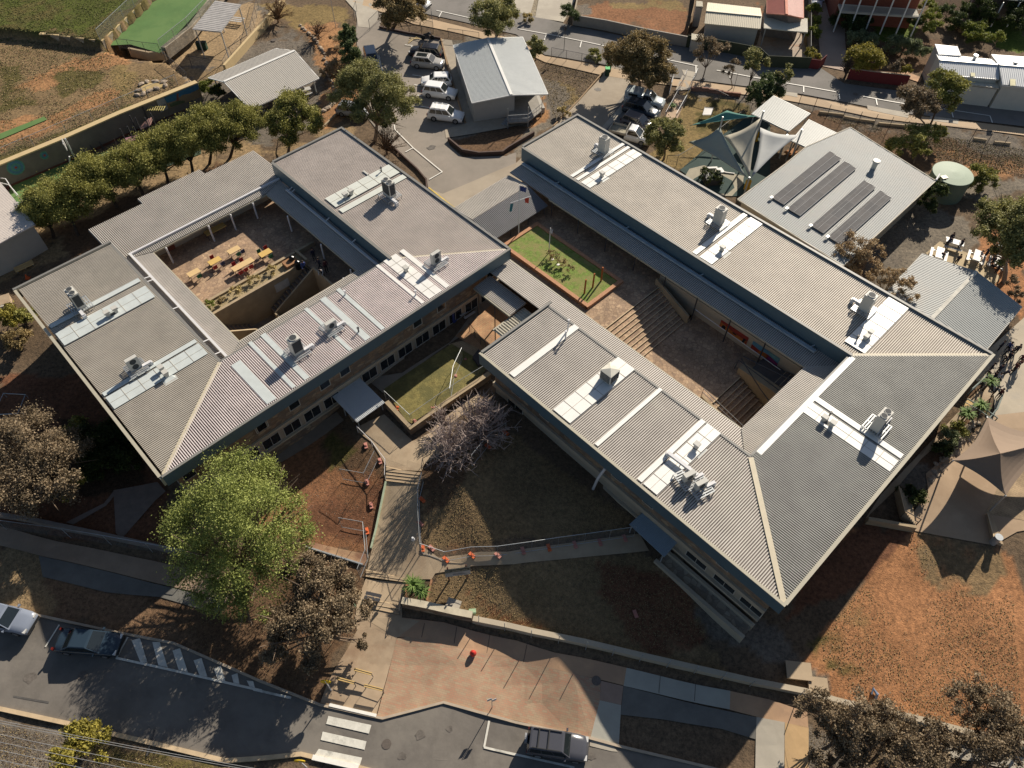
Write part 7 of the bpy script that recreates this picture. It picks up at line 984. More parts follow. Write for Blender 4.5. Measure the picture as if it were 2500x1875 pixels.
bench('long silver double bench against the west block wall', c(11,1760,1110), c(11,1970,970), mat('aluminium_slat', (.5,.5,.5), rough=.4), n=2, gap=.6); bench('orange timber bench on the shaded concrete yard', z8(340,890,0,560,8.29), z8(710,720,0,560,8.29), wood, n=3, gap=.3)
bench('pale slatted aluminium seat by the street tree', c(31,945,215), c(31,1075,245), steeld, n=2, gap=.35)
for q, lb in ((((855,745),(995,790)),'upper of three slatted rails of the bike parking'), (((700,820+0),(845,855)),'left'), (((930,880),(1085,920)),'right')): pass
def bikerack(label, A, Bp):
    a, b2 = PZ(*c(31, *A), G(*c(31, *A)).z + .9), PZ(*c(31, *Bp), G(*c(31, *Bp)).z + .9); r = empty('bike_rail', Tz(a), label, 'bike rail', 'yellow topped bike rails'); dv = (b2 - a).normalized(); sd = Vector((-dv.y, dv.x, 0)) * .07
    for k in (-1, 1): MB().beam(a + sd * k, b2 + sd * k, .07, .07).build('slat', mat('yellow_slat', (.52,.36,.15)), r)
    gz = Tz(a).z; q = MB()
    q.tube([Vector((a.x, a.y, gz)), a, b2, Vector((b2.x, b2.y, gz))], .03, 6); q.tube([Vector((a.x, a.y, gz + .45)), Vector((b2.x, b2.y, gz + .45))], .025, 6); q.build('frame', steeld, r)
bikerack('upper yellow bike rail beside the brick paving', (845,825), (993,865)); bikerack('left yellow bike rail near the shade of the grey tree', (698,900), (845,940)); bikerack('right yellow bike rail nearest the kerb', (930,960), (1085,1000))
# ---------------- poles, signs, fences ----------------
def pole(name, label, cat, px, h, r=.05, m=steel, extra=None, z=None, group=None):
    g0 = G(*px) if z is None else PZ(*px, z); root = empty(name, g0, label, cat, group); MB().tube([g0 - Vector((0,0,.1)), g0 + Vector((0,0,h))], [r, r * .8], 8).build('pole', m, root)
    if extra: extra(root, g0, h)
    return root
def crossing(root, g, h):
    b = MB(); b.tube([g + Vector((0,.03,h - .3)), g + Vector((0,-.03,h - .3))], .38, 18); b.build('sign_disc', mat('sign_yellow', (.6,.42,.03)), root)
pole('crossing_sign', 'white crossing sign pole at the zebra crossing', 'sign', c(31,655,1005), 2.6, .05, pipe, crossing); pole('crossing_sign', 'white crossing sign pole across the street', 'sign', c(31,445,1655), 2.6, .05, pipe, crossing)
def parksign(root, g, h): b = MB(); b.box(g + Vector((.18,0,h - .3)), (.32,.03,.45), .4); b.box(g + Vector((-.18,0,h - .3)), (.32,.03,.45), .4); b.build('sign_plate', mat('sign_white', (.5,.5,.5)), root)
pole('parking_sign', 'double plate parking sign at the brick paving kerb', 'sign', c(31,2010,1150), 2.5, .035, steel, parksign); pole('parking_sign', 'tall sign pole on the north footpath', 'sign', c(2,472,432), 3.4, .04, steeld, lambda r, g, h: MB().box(g + Vector((0,0,h - .2)), (.35,.03,.5)).build('sign_plate', steeld, r)); pole('parking_sign', 'leaning thin pole among the sparse street trees', 'sign', c(2,1895,790), 3.0, .03, steeld)
def lamp(root, g, h): b = MB(); b.tube([g + Vector((0,0,h)), g + Vector((0,0,h + .35))], [.16,.08], 10); b.build('lamp_head', pipe, root)
pole('lamp_post', 'small white topped lamp post on the front path', 'lamp post', c(21,1368,1490), 2.6, .04, steel, lamp); pole('lamp_post', 'lamp post at the gravel garden fence', 'lamp post', c(1,690,230), 4.2, .05, steel, lamp)
GF = 'flagpoles on the courtyard lawn'
def flag(cols):
    def f(root, g, h):
        for k, (m, dz, dx) in enumerate(cols): b = MB(); V = [g + Vector((0,0,h - dz)), g + Vector((dx * .5,.1,h - dz - .12)), g + Vector((dx,0,h - dz - .3)), g + Vector((dx * .9,.05,h - dz - .85)), g + Vector((dx * .4,.1,h - dz - .75)), g + Vector((0,0,h - dz - .6))]; b.add(V, [(0,1,4,5),(1,2,3,4)]); b.build('flag', m, root)
    return f
fp = pole('flagpole', 'tall white flagpole with crossarm and three flags beside the link roof', 'flagpole', c(12,90,385), 6.4, .06, pipe, flag([(C3('flag_blue',.03,.05,.18), .1, .7)]), z=5.6, group=GF); g0 = PZ(*c(12,90,385), 5.6); a_, b_ = g0 + Vector((-.9,-.1,4.2)), g0 + Vector((1.2,.2,4.9)); MB().beam(a_, b_, .06, .06).build('crossarm', pipe, fp)
b = MB(); V = [g0 + Vector((.55,.1,4.7)), g0 + Vector((1.0,.1,4.75)), g0 + Vector((.95,.15,4.0)), g0 + Vector((.6,.15,4.1))]; b.add(V, [(0,1,2,3)]); b.build('flag', C3('flag_red',.45,.05,.03), fp); b = MB(); V = [g0 + Vector((-.9,-.1,4.1)), g0 + Vector((-.6,-.1,4.15)), g0 + Vector((-.75,-.1,3.1)), g0 + Vector((-1.0,-.1,3.1))]; b.add(V, [(0,1,2,3)]); b.build('flag', C3('flag_teal',.03,.16,.2), fp)
pole('flagpole', 'shorter white flagpole with a limp white flag above the scraggly shrub', 'flagpole', c(12,345,545), 3.4, .05, pipe, flag([(C3('flag_white',.5,.5,.56), .0, .25)]), z=5.6, group=GF)
for x, y, lb in ((645,885,'left'),(715,835,'middle'),(785,782,'right')): g0 = PZ(*c(12,x,y), 5.62); b = MB(); b.tube([g0, g0 + Vector((0,0,1.9))], [.09,.085], 8); o = b.build('totem_post', mat('rust_post', (.33,.1,.03), var=.25, scale=6)); tag(o, f'{lb} of three rust coloured posts on the courtyard lawn', 'post', 'rust coloured lawn posts')
mesh_m = mat('chain_mesh', (.3,.31,.32), rough=.5, trans=.86); mesh_g = mat('green_mesh', (.12,.18,.14), rough=.5, trans=.72)
def fence(label, pts, h, step=3.0, m=steel, mm=mesh_m, rail=True, z=None, name='mesh_fence', r=.03):
    P = [G(*p) if z is None else PZ(*p, z) for p in pts]; root = empty(name, P[0], label, 'fence'); D = dense(P, step)
    if z is None: D = [Tz(p) for p in D]
    for p in D: MB().tube([p - Vector((0,0,.2)), p + Vector((0,0,h))], r, 5).build('post', m, root)
    if rail: b = MB(); [b.beam(a + Vector((0,0,h)), q + Vector((0,0,h)), .04, .04) for a, q in zip(D, D[1:])]; b.build('top_rail', m, root)
    if mm: b = MB(); [b.quad(a + Vector((0,0,.05)), q + Vector((0,0,.05)), q + Vector((0,0,h)), a + Vector((0,0,h))) for a, q in zip(D, D[1:])]; b.build('mesh', mm, root)
    return root
fence('galvanised mesh fence along the shaded garden at the left footpath', [c(20,60,1290), c(20,600,1360), c(20,1290,1480), c(20,1700,1560)], 1.8, 3.2); fence('fence around the far end of the turf strip', [c(0,850,345), c(0,1230,-20)], 1.6, 3, z=7.1); fence('fence beside the bright turf strip on the sand side', [c(0,1370,445), c(0,1600,260), c(0,1790,60), c(0,1900,-60)], 1.8, 2.6, z=5.9, mm=mesh_g); fence('short fence at the mouth of the turf strip', [c(0,1010,410), c(0,1100,420), c(0,1230,440), c(0,1360,455)], 1.4, 2.2, z=5.95, m=steeld)
fence('dark fence down the ramp at the corner of the field', [c(0,1405,520), c(0,1500,600), c(0,1600,695)], 1.3, 1.4, z=6.0, m=steeld); fence('fence around the sandy shelter yard', [c(0,1620,560), c(0,1900,600), c(0,1960,490), c(0,2130,310), c(1,60,0)], 1.5, 2.6, m=steeld); fence('fence on top of the long painted wall', [c(0,-200,1430), c(0,0,1350), c(0,560,1110), c(0,1000,920), c(0,1500,710)], 1.3, 3.2, z=6.1)
fence('dark post fence along the north footpath bank', [c(2,365,495), c(2,490,520), c(2,618,545), c(2,745,575)], 1.6, 3.4, m=steeld); fence('fence on the left of the playground', [c(2,1330,1400), c(2,1420,1400), c(2,1640,1270), c(2,1830,1120), c(2,2000,990)], 1.5, 2.8, m=steeld); fence('fence above the playground lawn', [c(2,1540,780), c(2,1770,860), c(2,1900,930), c(2,2040,960)], 1.5, 2.8, m=steeld); fence('long dark post fence on the slope beside the north street', [c(3,300,905), c(3,430,935), c(3,540,1000), c(3,665,1035), c(3,800,1060), c(3,930,1080), c(3,1060,1102), c(3,1400,1160), c(3,1750,1200), c(3,1880,1240), c(3,2012,1268), c(3,2300,1310)], 2.0, 3.4, m=steeld, mm=mesh_m, rail=False, r=.035)
fence('fence along the street side of the car park', [c(1,1640,315), c(1,1765,330), c(1,1900,350)], 1.3, 2.6, m=steeld); fence('tall steel cage fence near the north gate', [c(1,1400,150), c(1,1410,250), c(1,1515,280), c(1,1500,155)], 1.6, 2.4, m=steeld); fence('sliding gate frame at the car park entry', [c(1,980,260), c(1,1060,180)], 1.6, 2, m=steeld, name='gate'); fence('dark gate panels at the path entry', [c(1,850,170), c(1,870,100)], 1.6, 2, m=steeld, name='gate')
fence('steel posts and mesh on the long street wall', [c(31,1900,440), c(31,2115,500), c(32,195,560), c(32,425,605), c(32,655,660), c(32,880,710), c(32,1110,760), c(32,1340,810), c(32,1570,860), c(32,1800,915), c(32,2040,970), c(33,300,1060), c(33,640,1140), c(33,1330,1300), c(33,1800,1400)], 1.7, 3.2, mm=None, rail=False, m=steel); fence('black picket gate fence beside the orange pavers', [c(11,1820,1210), c(11,1960,1380)], 1.3, 1.0, m=steeld, mm=mesh_g)
fence('pale fence behind the white pavilion yard', [c(2,1500,650), c(2,1470,720), c(2,1430,810), c(2,1320,1010)], 1.1, 2.0, m=pipe); fence('right railing of the pink ramp', [c(2,1590,640), c(2,1540,750), c(2,1500,860), c(2,1410,1020)], 1.1, 2.0, m=steel)
fence('front path steel railing beside the bare tree', [c(21,1420,800), c(21,1430,740), c(21,1640,620)], 1.0, 1.2, m=steeld, mm=None); fence('left railing of the front path', [c(21,880,470), c(21,1000,590), c(21,1118,750), c(21,1115,880)], 1.1, 2, m=pipe, mm=None)
# solid fences
def panel_fence(label, pts, h, m, name='panel_fence', capm=None, w_=.06): return wall(name, label, None, pts, w_, h, m, 'fence', capm)
panel_fence('grey block fence along the far side of the north street', [c(2,545,210), c(2,820,255), c(2,1160,330), c(2,1500,395)], 1.5, mat('grey_block', (.30,.27,.23), var=.08), w_=.2); panel_fence('dark green steel fence of the cream shed yard', [c(2,1500,395), c(2,1680,420), c(2,2100,500), c(3,30,570), c(3,390,585)], 1.7, mat('dark_green_panel', (.055,.065,.04), var=.1)); panel_fence('angled dark red fence panel at the neighbour driveway', [c(3,390,580), c(3,470,590), c(3,520,545)], 1.4, mat('red_panel', (.17,.03,.03), var=.08)); panel_fence('long dark red fence in front of the yellow tree', [c(3,715,665), c(3,880,690), c(3,1060,710), c(3,1215,728)], 1.5, mat('red_panel', (.17,.03,.03)), capm=mat('pale_rail', (.4,.33,.25))); panel_fence('timber fence between yard and drive', [c(3,385,480), c(3,390,100), c(3,400,-60)], 1.6, mat('grey_panel', (.2,.2,.19))); panel_fence('rough fence between the vacant block and shed', [c(2,1510,300), c(2,1560,100), c(2,1580,-60)], 1.2, woodd); panel_fence('pale fence at the concrete drive of the vacant block', [c(2,545,205), c(2,570,90), c(2,600,-60)], 1.2, wallc)
panel_fence('white advertising panel beside the driveway tree', [c(2,1360,800), c(2,1400,640)], 1.6, mat('white_panel', (.55,.55,.55)), name='hoarding')
# temporary fence
tf = mat('temp_fence_mesh', (.3,.31,.32), rough=.5, trans=.9); orr = mat('orange_block', (.6,.13,.04), rough=.6, var=.08); orf = mat('faded_block', (.45,.2,.16), rough=.7, var=.1)
def temp_panels(lbls, rc, pts, h=1.9):
    for k in range(len(pts) - 1):
        a, b2 = G(*c(rc, *pts[k])), G(*c(rc, *pts[k + 1])); r = empty('temporary_fence', a, lbls[k % len(lbls)] if k < len(lbls) else lbls[-1] , 'fence panel', 'temporary site fence panels'); uz = Vector((0,0,1))
        q = MB(); q.tube([a + uz * .15, a + uz * h, b2 + uz * h, b2 + uz * .15, a + uz * .15], .024, 5); q.build('frame', steel, r); q = MB(); q.quad(a + uz * .15, b2 + uz * .15, b2 + uz * h, a + uz * h); q.build('mesh', tf, r)
temp_panels(['temporary fence panel starting at the lamp post on the front path', 'temporary fence panel ending behind the school sign', 'temporary fence panel right of the school sign', 'temporary fence panel reaching the shadow edge', 'first shaded temporary fence panel', 'second shaded temporary fence panel', 'third shaded temporary fence panel', 'shaded temporary fence panel before the canopy', 'last temporary fence panel beside the blue canopy'], 21, [(1415,1490),(1620,1560),(1840,1520),(2055,1515),(2212+130,1475),(2212+350,1440),(2212+570,1410),(2212+780,1380),(2212+990,1350)])
temp_panels(['lower temporary panel beside the front path on the dry lawn', 'middle temporary panel beside the front path on the dry lawn', 'upper temporary panel by the front steps'], 21, [(1415,1480),(1400,1240),(1395,1040),(1430,900)]); temp_panels(['temporary panel on the red soil nearest the bright tree', 'temporary panel joining the pale edge board', 'temporary panel running down to the side path'], 21, [(745,1275),(945,1310),(965,1540),(900,1700)]); temp_panels(['short temporary panel lying across the red soil', 'temporary panel from the red soil up to the railing'], 21, [(755,870),(950,905),(1040,720)])
temp_panels(['left temporary panel on the lawn terrace', 'temporary panel at the terrace lawn corner', 'temporary panel along the terrace wall', 'temporary panel reaching the east steps'], 21, [(1120,220),(1330,420),(1540,270),(1780,110),(1960,0)]); temp_panels(['temporary panel at the small dark hatch', 'temporary panel in the upper lawn corner'], 11, [(1760,1450),(1690,1600),(1660,1790)]); temp_panels(['temporary panel beside the right bare tree', 'temporary panel in the shade by the right bare tree'], 21, [(1840,760),(1970,600),(2125,490)])
nb = 0
for rc, x, y, f, lb in ((21,1425,1450,0,'bright orange block at the sharp fence corner'), (21,1620,1545,0,'orange block above the left part of the school sign'), (21,1840,1510,0,'orange block right of the school sign'), (21,2058,1510,1,'faded block next to the shadow edge'), (22,128,1470,1,'faded block first inside the shadow'), (22,345,1445,0,'orange block glowing in the shadow'), (22,565,1420,1,'faded block in the middle of the shaded fence'), (22,775,1400,1,'faded block near the right of the shaded fence'), (22,985,1365,1,'faded block closest to the blue canopy'), (21,1420,1040,0,'orange block halfway down the front path'), (21,1405,1240,1,'small faded block low on the front path fence'), (21,955,1305,0,'orange block beside the pale edge board'), (21,955,895,1,'dark faded block on the red soil panel'), (21,1215,265,0,'orange block at the terrace lawn edge'), (21,1520,270,1,'faded block on the terrace wall'), (21,1355,375,1,'faded block at the terrace corner'), (21,1065,715,1,'faded block on the path railing'), (21,945,585,1,'faded block higher on the path railing'), (21,2125,475,0,'orange block beside the right bare tree'), (21,1975,590,0,'orange block under the right bare tree'), (11,1785,1450,1,'faded block at the dark hatch'), (11,1705,1595,1,'faded block in the upper lawn corner'), (21,990,1090,1,'loose faded block lying on the red soil'), (32,1075,362,1,'loose pink block lying in the deep shade'), (21,1500,1450,1,'pink covered block beside the lamp post')):
    p = G(*c(rc, x, y)); b = MB(); a_ = .8 if rc == 21 and x > 1300 else .3; 
    if nb == 0: a_ = .1
    b.box(p + Vector((0,0,.07)), (.28,.62,.14), a_); b.box(p + Vector((0,0,.17)), (.22,.2,.1), a_); b.tube([p + Vector((0,0,.2)), p + Vector((0,0,.26))], .06, 8); tag(b.build('fence_block', orf if f else orr), lb, 'fence block', 'orange temporary fence feet'); nb += 1
# school sign (illegible lettering kept as small marks)
_g = G(1118,1440).z + 1.15; A_, B_ = PZ(1087.7,1408.7,_g), PZ(1149,1400.5,_g); sg = empty('school_sign', G(1118,1440), 'school sign board on two posts beside the front path', 'sign'); dv = (B_ - A_); dv.z = 0; L_ = dv.length; dv.normalize(); nn = Vector((dv.y, -dv.x, 0)); 
if nn.y > 0: nn = -nn
gz = G(1118,1440).z; o0 = Vector((A_.x, A_.y, gz)); 
def board(z0, z1, m, off=0, nm='panel', s0=0, s1=1): b = MB(); a = o0 + dv * L_ * s0 + nn * off; q = o0 + dv * L_ * s1 + nn * off; b.quad(a + Vector((0,0,z0)), q + Vector((0,0,z0)), q + Vector((0,0,z1)), a + Vector((0,0,z1))); b.quad(a + Vector((0,0,z0)) - nn * .05, q + Vector((0,0,z0)) - nn * .05, q + Vector((0,0,z1)) - nn * .05, a + Vector((0,0,z1)) - nn * .05); return b.build(nm, m, sg)
board(1.15, 1.85, mat('sign_grey', (.34,.35,.36)), .03, 'notice_panel'); board(1.95, 2.5, mat('sign_frame', (.36,.36,.32)), .02, 'name_panel'); board(2.02, 2.42, mat('sign_dark', (.06,.07,.06)), .05, 'name_strip', .02, .98)
for s0, s1, z0, z1 in ((.06,.22,2.16,2.28),(.30,.62,2.16,2.3),(.68,.9,2.16,2.28)): 
    n = int((s1 - s0) / .028)
    for k in range(n): board(z0, z1 - (.04 if k % 3 == 1 else 0), mat('sign_letter', (.4,.4,.36)), .06, 'letter', s0 + (s1 - s0) * k / n, s0 + (s1 - s0) * (k + .55) / n)
for z0, s0, s1 in ((1.58,.3,.72),(1.44,.3,.85)): board(z0, z0 + .05, mat('sign_ink', (.07,.07,.12)), .04, 'text_line', s0, s1)
for t in (.12, .85): p = o0 + dv * L_ * t; MB().beam(p - nn * .08 + Vector((0,0,-.2)), p - nn * .08 + Vector((0,0,2.75)), .1, .1).build('post', mat('rust_steel', (.09,.04,.03)), sg)
# ---------------- shade sails ----------------
def sail(label, corners, m, curve=.13, sag=.25, posts=None):
    P = [Vector(q) for q in corners]; r = empty('shade_sail', Tz(P[0]), label, 'shade sail', 'shade sails over the playground'); n = 10; V = []; F = []; ctr = sum(P, Vector()) / len(P)
    def edge(a, b2, t): e = a.lerp(b2, t); return e + (ctr - e) * curve * 4 * t * (1 - t)
    if len(P) == 3:
        for i in range(n + 1):
            for j in range(n + 1 - i):
                a, b2 = i / n, j / n; g = 1 - a - b2; p = P[0] * g + P[1] * a + P[2] * b2; pull = 4 * (a * b2 + b2 * g + g * a) ; e = min(a, b2, g) * 3; p = p + (ctr - p) * curve * pull * (1 - e) ; p.z -= sag * e; V.append(p)
        idx = {}; k = 0
        for i in range(n + 1):
            for j in range(n + 1 - i): idx[i, j] = k; k += 1
        for i in range(n):
            for j in range(n - i):
                F.append((idx[i, j], idx[i + 1, j], idx[i, j + 1]))
                if j < n - i - 1: F.append((idx[i + 1, j], idx[i + 1, j + 1], idx[i, j + 1]))
    b = MB(); b.add(V, F); o = b.build('fabric', m, r, smooth=True); md = o.modifiers.new('t', 'SOLIDIFY'); md.thickness = .015; return r
z6 = lambda x, y, z: PZ(*z8(x, y, 1640, 180, 5.185), z); sg1, sg2, sg3, sg4 = mat('sail_grey_green', (.30,.33,.29), rough=.8, var=.04), mat('sail_sand', (.42,.39,.31), rough=.8, var=.04), mat('sail_pale_grey', (.42,.43,.42), rough=.8, var=.04), mat('sail_teal', (.10,.27,.22), rough=.8, var=.05)
lowp = z6(985,1325,6.6)
sail('grey green triangular sail on the left', [z6(205,865,6.8), z6(610,670,9.0), lowp + Vector((-.2,0,0))], sg1, .16); sail('sand coloured triangular sail in the middle', [z6(660,790,7.4), z6(1125,560,9.4), lowp], sg2, .16); sail('pale grey triangular sail on the right', [z6(1120,680,7.6), z6(1610,775,8.6), lowp + Vector((.2,.1,0))], sg3, .18); sail('small teal triangular sail over the lawn', [z6(215,662,6.4), z6(700,465,7.6), z6(1085,540,7.4)], sg4, .12)
for (x, y, z, xb, yb, lb) in ((985,1310,6.9,940,1490,'sail post where three sails meet'), (648,545,10.3,610,670,'steel mast above the grey green sail'), (1165,470,10.5,1040,900,'tall steel mast beside the yellow slide'), (1650,705,9.6,1535,1020,'steel mast at the preschool roof edge'), (1465,770,7.4,1345,1060,'lower steel post by the pavilion')):
    top = z6(x, y, z); b = MB(); b.tube([Tz(top, -.2), top], .1, 8); tag(b.build('sail_post', steel), lb, 'post', 'posts of the shade sails')
# brown pyramid sail
pk = PZ(*c(23,2012,648), 8.0); cs_ = [PZ(*c(23,1615,705), 6.2), PZ(*c(23,1905,340), 6.2), PZ(*c(23,2600,480), 6.2), PZ(*c(23,2058,1000), 6.2)]; us = empty('shade_umbrella', Tz(pk), 'large brown peaked shade sail over the paved terrace', 'shade sail'); b = MB(); n = 12; k0 = 0
for i in range(4):
    a, q = cs_[i], cs_[(i + 1) % 4]; V = []; F = []
    for u_ in range(n + 1):
        t = u_ / n; e = a.lerp(q, t); ctr = pk; e = e + (Vector((pk.x, pk.y, e.z)) - e) * .16 * 4 * t * (1 - t)
        for v_ in range(7): f = v_ / 6; p = e.lerp(pk, f); p.z = e.z + (pk.z - e.z) * (f ** 1.5); V.append(p)
    for u_ in range(n):
        for v_ in range(6): F.append((u_ * 7 + v_, (u_ + 1) * 7 + v_, (u_ + 1) * 7 + v_ + 1, u_ * 7 + v_ + 1))
    b.add(V, F)
o = b.build('fabric', mat('sail_brown', (.25,.185,.135), rough=.85, var=.04), us); md = o.modifiers.new('t', 'SOLIDIFY'); md.thickness = .015
for q, ft in zip(cs_, (c(23,1515,800), c(23,1785,570), None, c(23,1920,1130))):
    MB().tube([G(*ft) if ft else Tz(q), q], .07, 8).build('post', steel, us)
# ---------------- playground & odds ----------------
def px6(x, y, z=0): p = G(*z8(x, y, 1640, 180, 5.185)); p.z += z; return p
r = empty('play_cubby', px6(490,1380), 'dark bush like cubby with white lid on the softfall', 'play equipment'); g0 = px6(480,1380); leafmesh('covering', leaves([(g0 + Vector((-.3,0,.7)), 1.1, .8), (g0 + Vector((.6,-.1,.7)), 1.0, .7), (g0 + Vector((-.7,.5,1.2)), .6, 1)], 1600, .18), LM['dark'], r); MB().box(px6(585,1330,1.2), (.7,.9,.08), .3).build('lid', wt_, r); MB().box(g0 + Vector((.2,0,.5)), (2.0,1.3,1.0), .2).build('frame', steeld, r)
r = empty('trampoline_ladder', px6(430,560), 'white panelled climbing dome on the playground lawn', 'play equipment'); b = MB(); P_ = [px6(370,600), px6(480,600), px6(510,510), px6(400,500)]
for i in range(4): b.tube([P_[i], P_[i] + Vector((0,0,.9)), P_[(i + 1) % 4] + Vector((0,0,.9)), P_[(i + 1) % 4]], .03, 5)
b.build('frame', steeld, r); b = MB(); b.quad(*[p + Vector((0,0,.85)) for p in P_]); b.build('panel', wt_, r)
for x, y, lb in ((1045,860,'yellow slide panel below the middle sail'), (940,1470,'yellow padded post base at the sail post'), (1500,1020,'orange brown play tray by the preschool wall')): p = px6(x, y); b = MB(); b.box(p + Vector((0,0,.6 if 'tray' not in lb else .3)), (.5 if 'tray' not in lb else 1.4,.4 if 'tray' not in lb else .9,1.5 if 'tray' not in lb else .15), .5); b.box(p + Vector((.1,.1,.1)), (.6,.5,.2), .5); tag(b.build('play_box', mat('play_yellow', (.55,.33,.03)) if 'yellow' in lb else mat('play_orange', (.3,.12,.03))), lb, 'play equipment')
b = MB(); p = px6(620,1255); b.beam(px6(600,1255,.2), px6(790,1280,.2), .1, .06); b.beam(px6(600,1255,.1), px6(790,1280,.1), .06, .2); tag(b.build('kerb_seat', wt_), 'long low white beam across the softfall', 'beam')
b = MB(); b.box(px6(505,1225,.4), (1.2,.3,.08), .1); b.box(px6(505,1225,.2), (.9,.1,.4), .1); tag(b.build('bench', wt_), 'small white bench behind the dark cubby', 'bench')
def pc(rc, x, y, z=0.0): p = G(*c(rc, x, y)); p.z += z; return p
# goal / hoop on sports court
r = empty('basketball_hoop', pc(0,590,1370), 'white basketball hoop frame against the painted wall', 'hoop'); a_ = pc(0,635,1340); b = MB(); b.tube([a_, PZ(*c(0,550,1170), 7.2)], .09, 8); b.tube([pc(0,590,1380), PZ(*c(0,585,1320), 4.6)], .09, 8); b.build('pole', pipe, r); b = MB(); A2 = PZ(*c(0,527,1190), 7.0); b.box(A2 - Vector((0,0,.5)), (.1,1.3,.9), .5); b.build('backboard', wt_, r); b = MB(); b.tube([a_ + Vector((math.cos(t) * .35 - .4, math.sin(t) * .35, .35)) for t in np.linspace(0, 6.28, 10)], .03, 5); b.build('rim', mat('rim_salmon', (.4,.18,.12)), r)
# climbing frame
r = empty('climbing_frame', pc(0,1230,1120), 'climbing frame with yellow bars and pink ramp on the play court', 'play equipment'); 
for x, y in ((1165,1130),(1210,1150),(1290,1150),(1335,1110),(1270,1060)): MB().tube([pc(0,x,y), pc(0,x,y) + Vector((0,0,2.6))], .07, 6).build('post', steeld, r)
b = MB(); b.add([pc(0,1200,1120,.9), pc(0,1290,1090,1.5), pc(0,1335,1070,1.5), pc(0,1300,1120,1.1), pc(0,1215,1145,.9)], [(0,1,2,3,4)]); b.build('ramp', mat('ramp_pink', (.42,.24,.2)), r); b = MB(); a_, q = pc(0,1300,1060,2.2), pc(0,1430,1060,2.2)
for o in (0, .7):
    b.tube([a_ + Vector((0,o,0)), q + Vector((0,o,0))], .05, 5)
for k in range(8): p = a_.lerp(q, k / 7); b.tube([p - Vector((0,.15,0)), p + Vector((0,.85,0))], .035, 4)
b.build('monkey_bars', mat('bar_yellow', (.5,.42,.15)), r)
r = empty('climbing_frame', pc(0,1120,1210), 'smaller climbing frame with purple step on the play court', 'play equipment')
for x, y in ((1080,1230),(1140,1210),(1190,1210)): MB().tube([pc(0,x,y), pc(0,x,y) + Vector((0,0,2.4))], .07, 6).build('post', steeld, r)
MB().box(pc(0,1130,1215,.7), (1.6,1.0,.1), .5).build('deck', mat('deck_purple', (.28,.14,.17)), r)
for k, (x, y) in enumerate(((790,1285),(865,1255))): b = MB(); b.tube([pc(0,x,y), pc(0,x,y,1.0), pc(0,x + 15,y + 12,1.0), pc(0,x + 15,y + 12)], .04, 5); tag(b.build('play_hoop', steeld), ['left','right'][k] + ' small dark hoop bar on the play court', 'play equipment')
# rocks
rockm = mat('pale_rock', (.36,.29,.22), rough=.95, var=.25, scale=3, bump=.5)
def rock_mesh(k):
    bm = bmesh.new(); bmesh.ops.create_icosphere(bm, subdivisions=2, radius=1); rr = random.Random(k)
    for v in bm.verts: v.co *= rr.uniform(.75, 1.15); v.co.z *= .65
    me = bpy.data.meshes.new('rock'); bm.to_mesh(me); bm.free(); me.materials.append(rockm); return me
RMs = [rock_mesh(k) for k in range(4)]; nr = 0
def rockline(pts, n, s0, s1, spread, lab, grp):
    global nr
    P = dense(pts, .05)
    for k in range(n):
        p = P[int((k + .5) / n * (len(P) - 1))]; o = bpy.data.objects.new('rock', RMs[nr % 4]); COL.objects.link(o); s_ = random.uniform(s0, s1); x, y = p.x + random.gauss(0, spread), p.y + random.gauss(0, spread); o.location = (x, y, float(T0(x, y)) + s_ * .2); o.scale = (s_ * random.uniform(.8,1.3), s_, s_); o.rotation_euler = (0, 0, random.uniform(0, 6)); tag(o, lab, 'rock', grp); nr += 1
rockline(gp([(385,210),(500,320),(560,400),(610,520),(640,640),(680,780),(690,840)], 1), 34, .16, .34, .1, 'one of the pale rocks edging the gravel garden', 'rocks edging the gravel garden'); rockline(gp([(575,950),(680,870)], 1), 7, .25, .42, .06, 'one of the larger flat rocks at the end of the gravel edge', 'larger rocks at the end of the gravel edge'); rockline(gp([(1800,380),(1700,500),(1620,620),(1500,770),(1420,900)], 23), 46, .14, .34, .2, 'one of the grey rocks in the side garden bed', 'rocks in the side garden bed'); rockline(gp([(1160,800),(1190,720),(1250,680),(1390,680),(1400,720),(1280,770),(1200,810),(1150,820)], 0), 0, .3, .4, .1, '', '')
for q, k in (((1170,760),0),((1190,710),1),((1240,690),2),((1310,685),3),((1380,690),4),((1395,720),5),((1320,745),6),((1260,765),7),((1210,790),8),((1160,800),9)):
    p = PZ(*c(0, *q), 6.1); o = bpy.data.objects.new('rock', RMs[k % 4]); COL.objects.link(o); o.location = p; o.scale = (.5,.32,.3); o.rotation_euler = (0,0,k); tag(o, 'one of the pale rocks ringing the sand pit on the field', 'rock', 'rocks ringing the sand pit')
drape('sand_pit', [PZ(*c(0, *q), 6.0) for q in ((1190,740),(1250,700),(1370,710),(1390,735),(1210,785))], mat('yellow_sand', (.45,.33,.15)), flat=6.08)
rb = mat('red_scoria', (.3,.1,.06), var=.3, scale=6, bump=1)
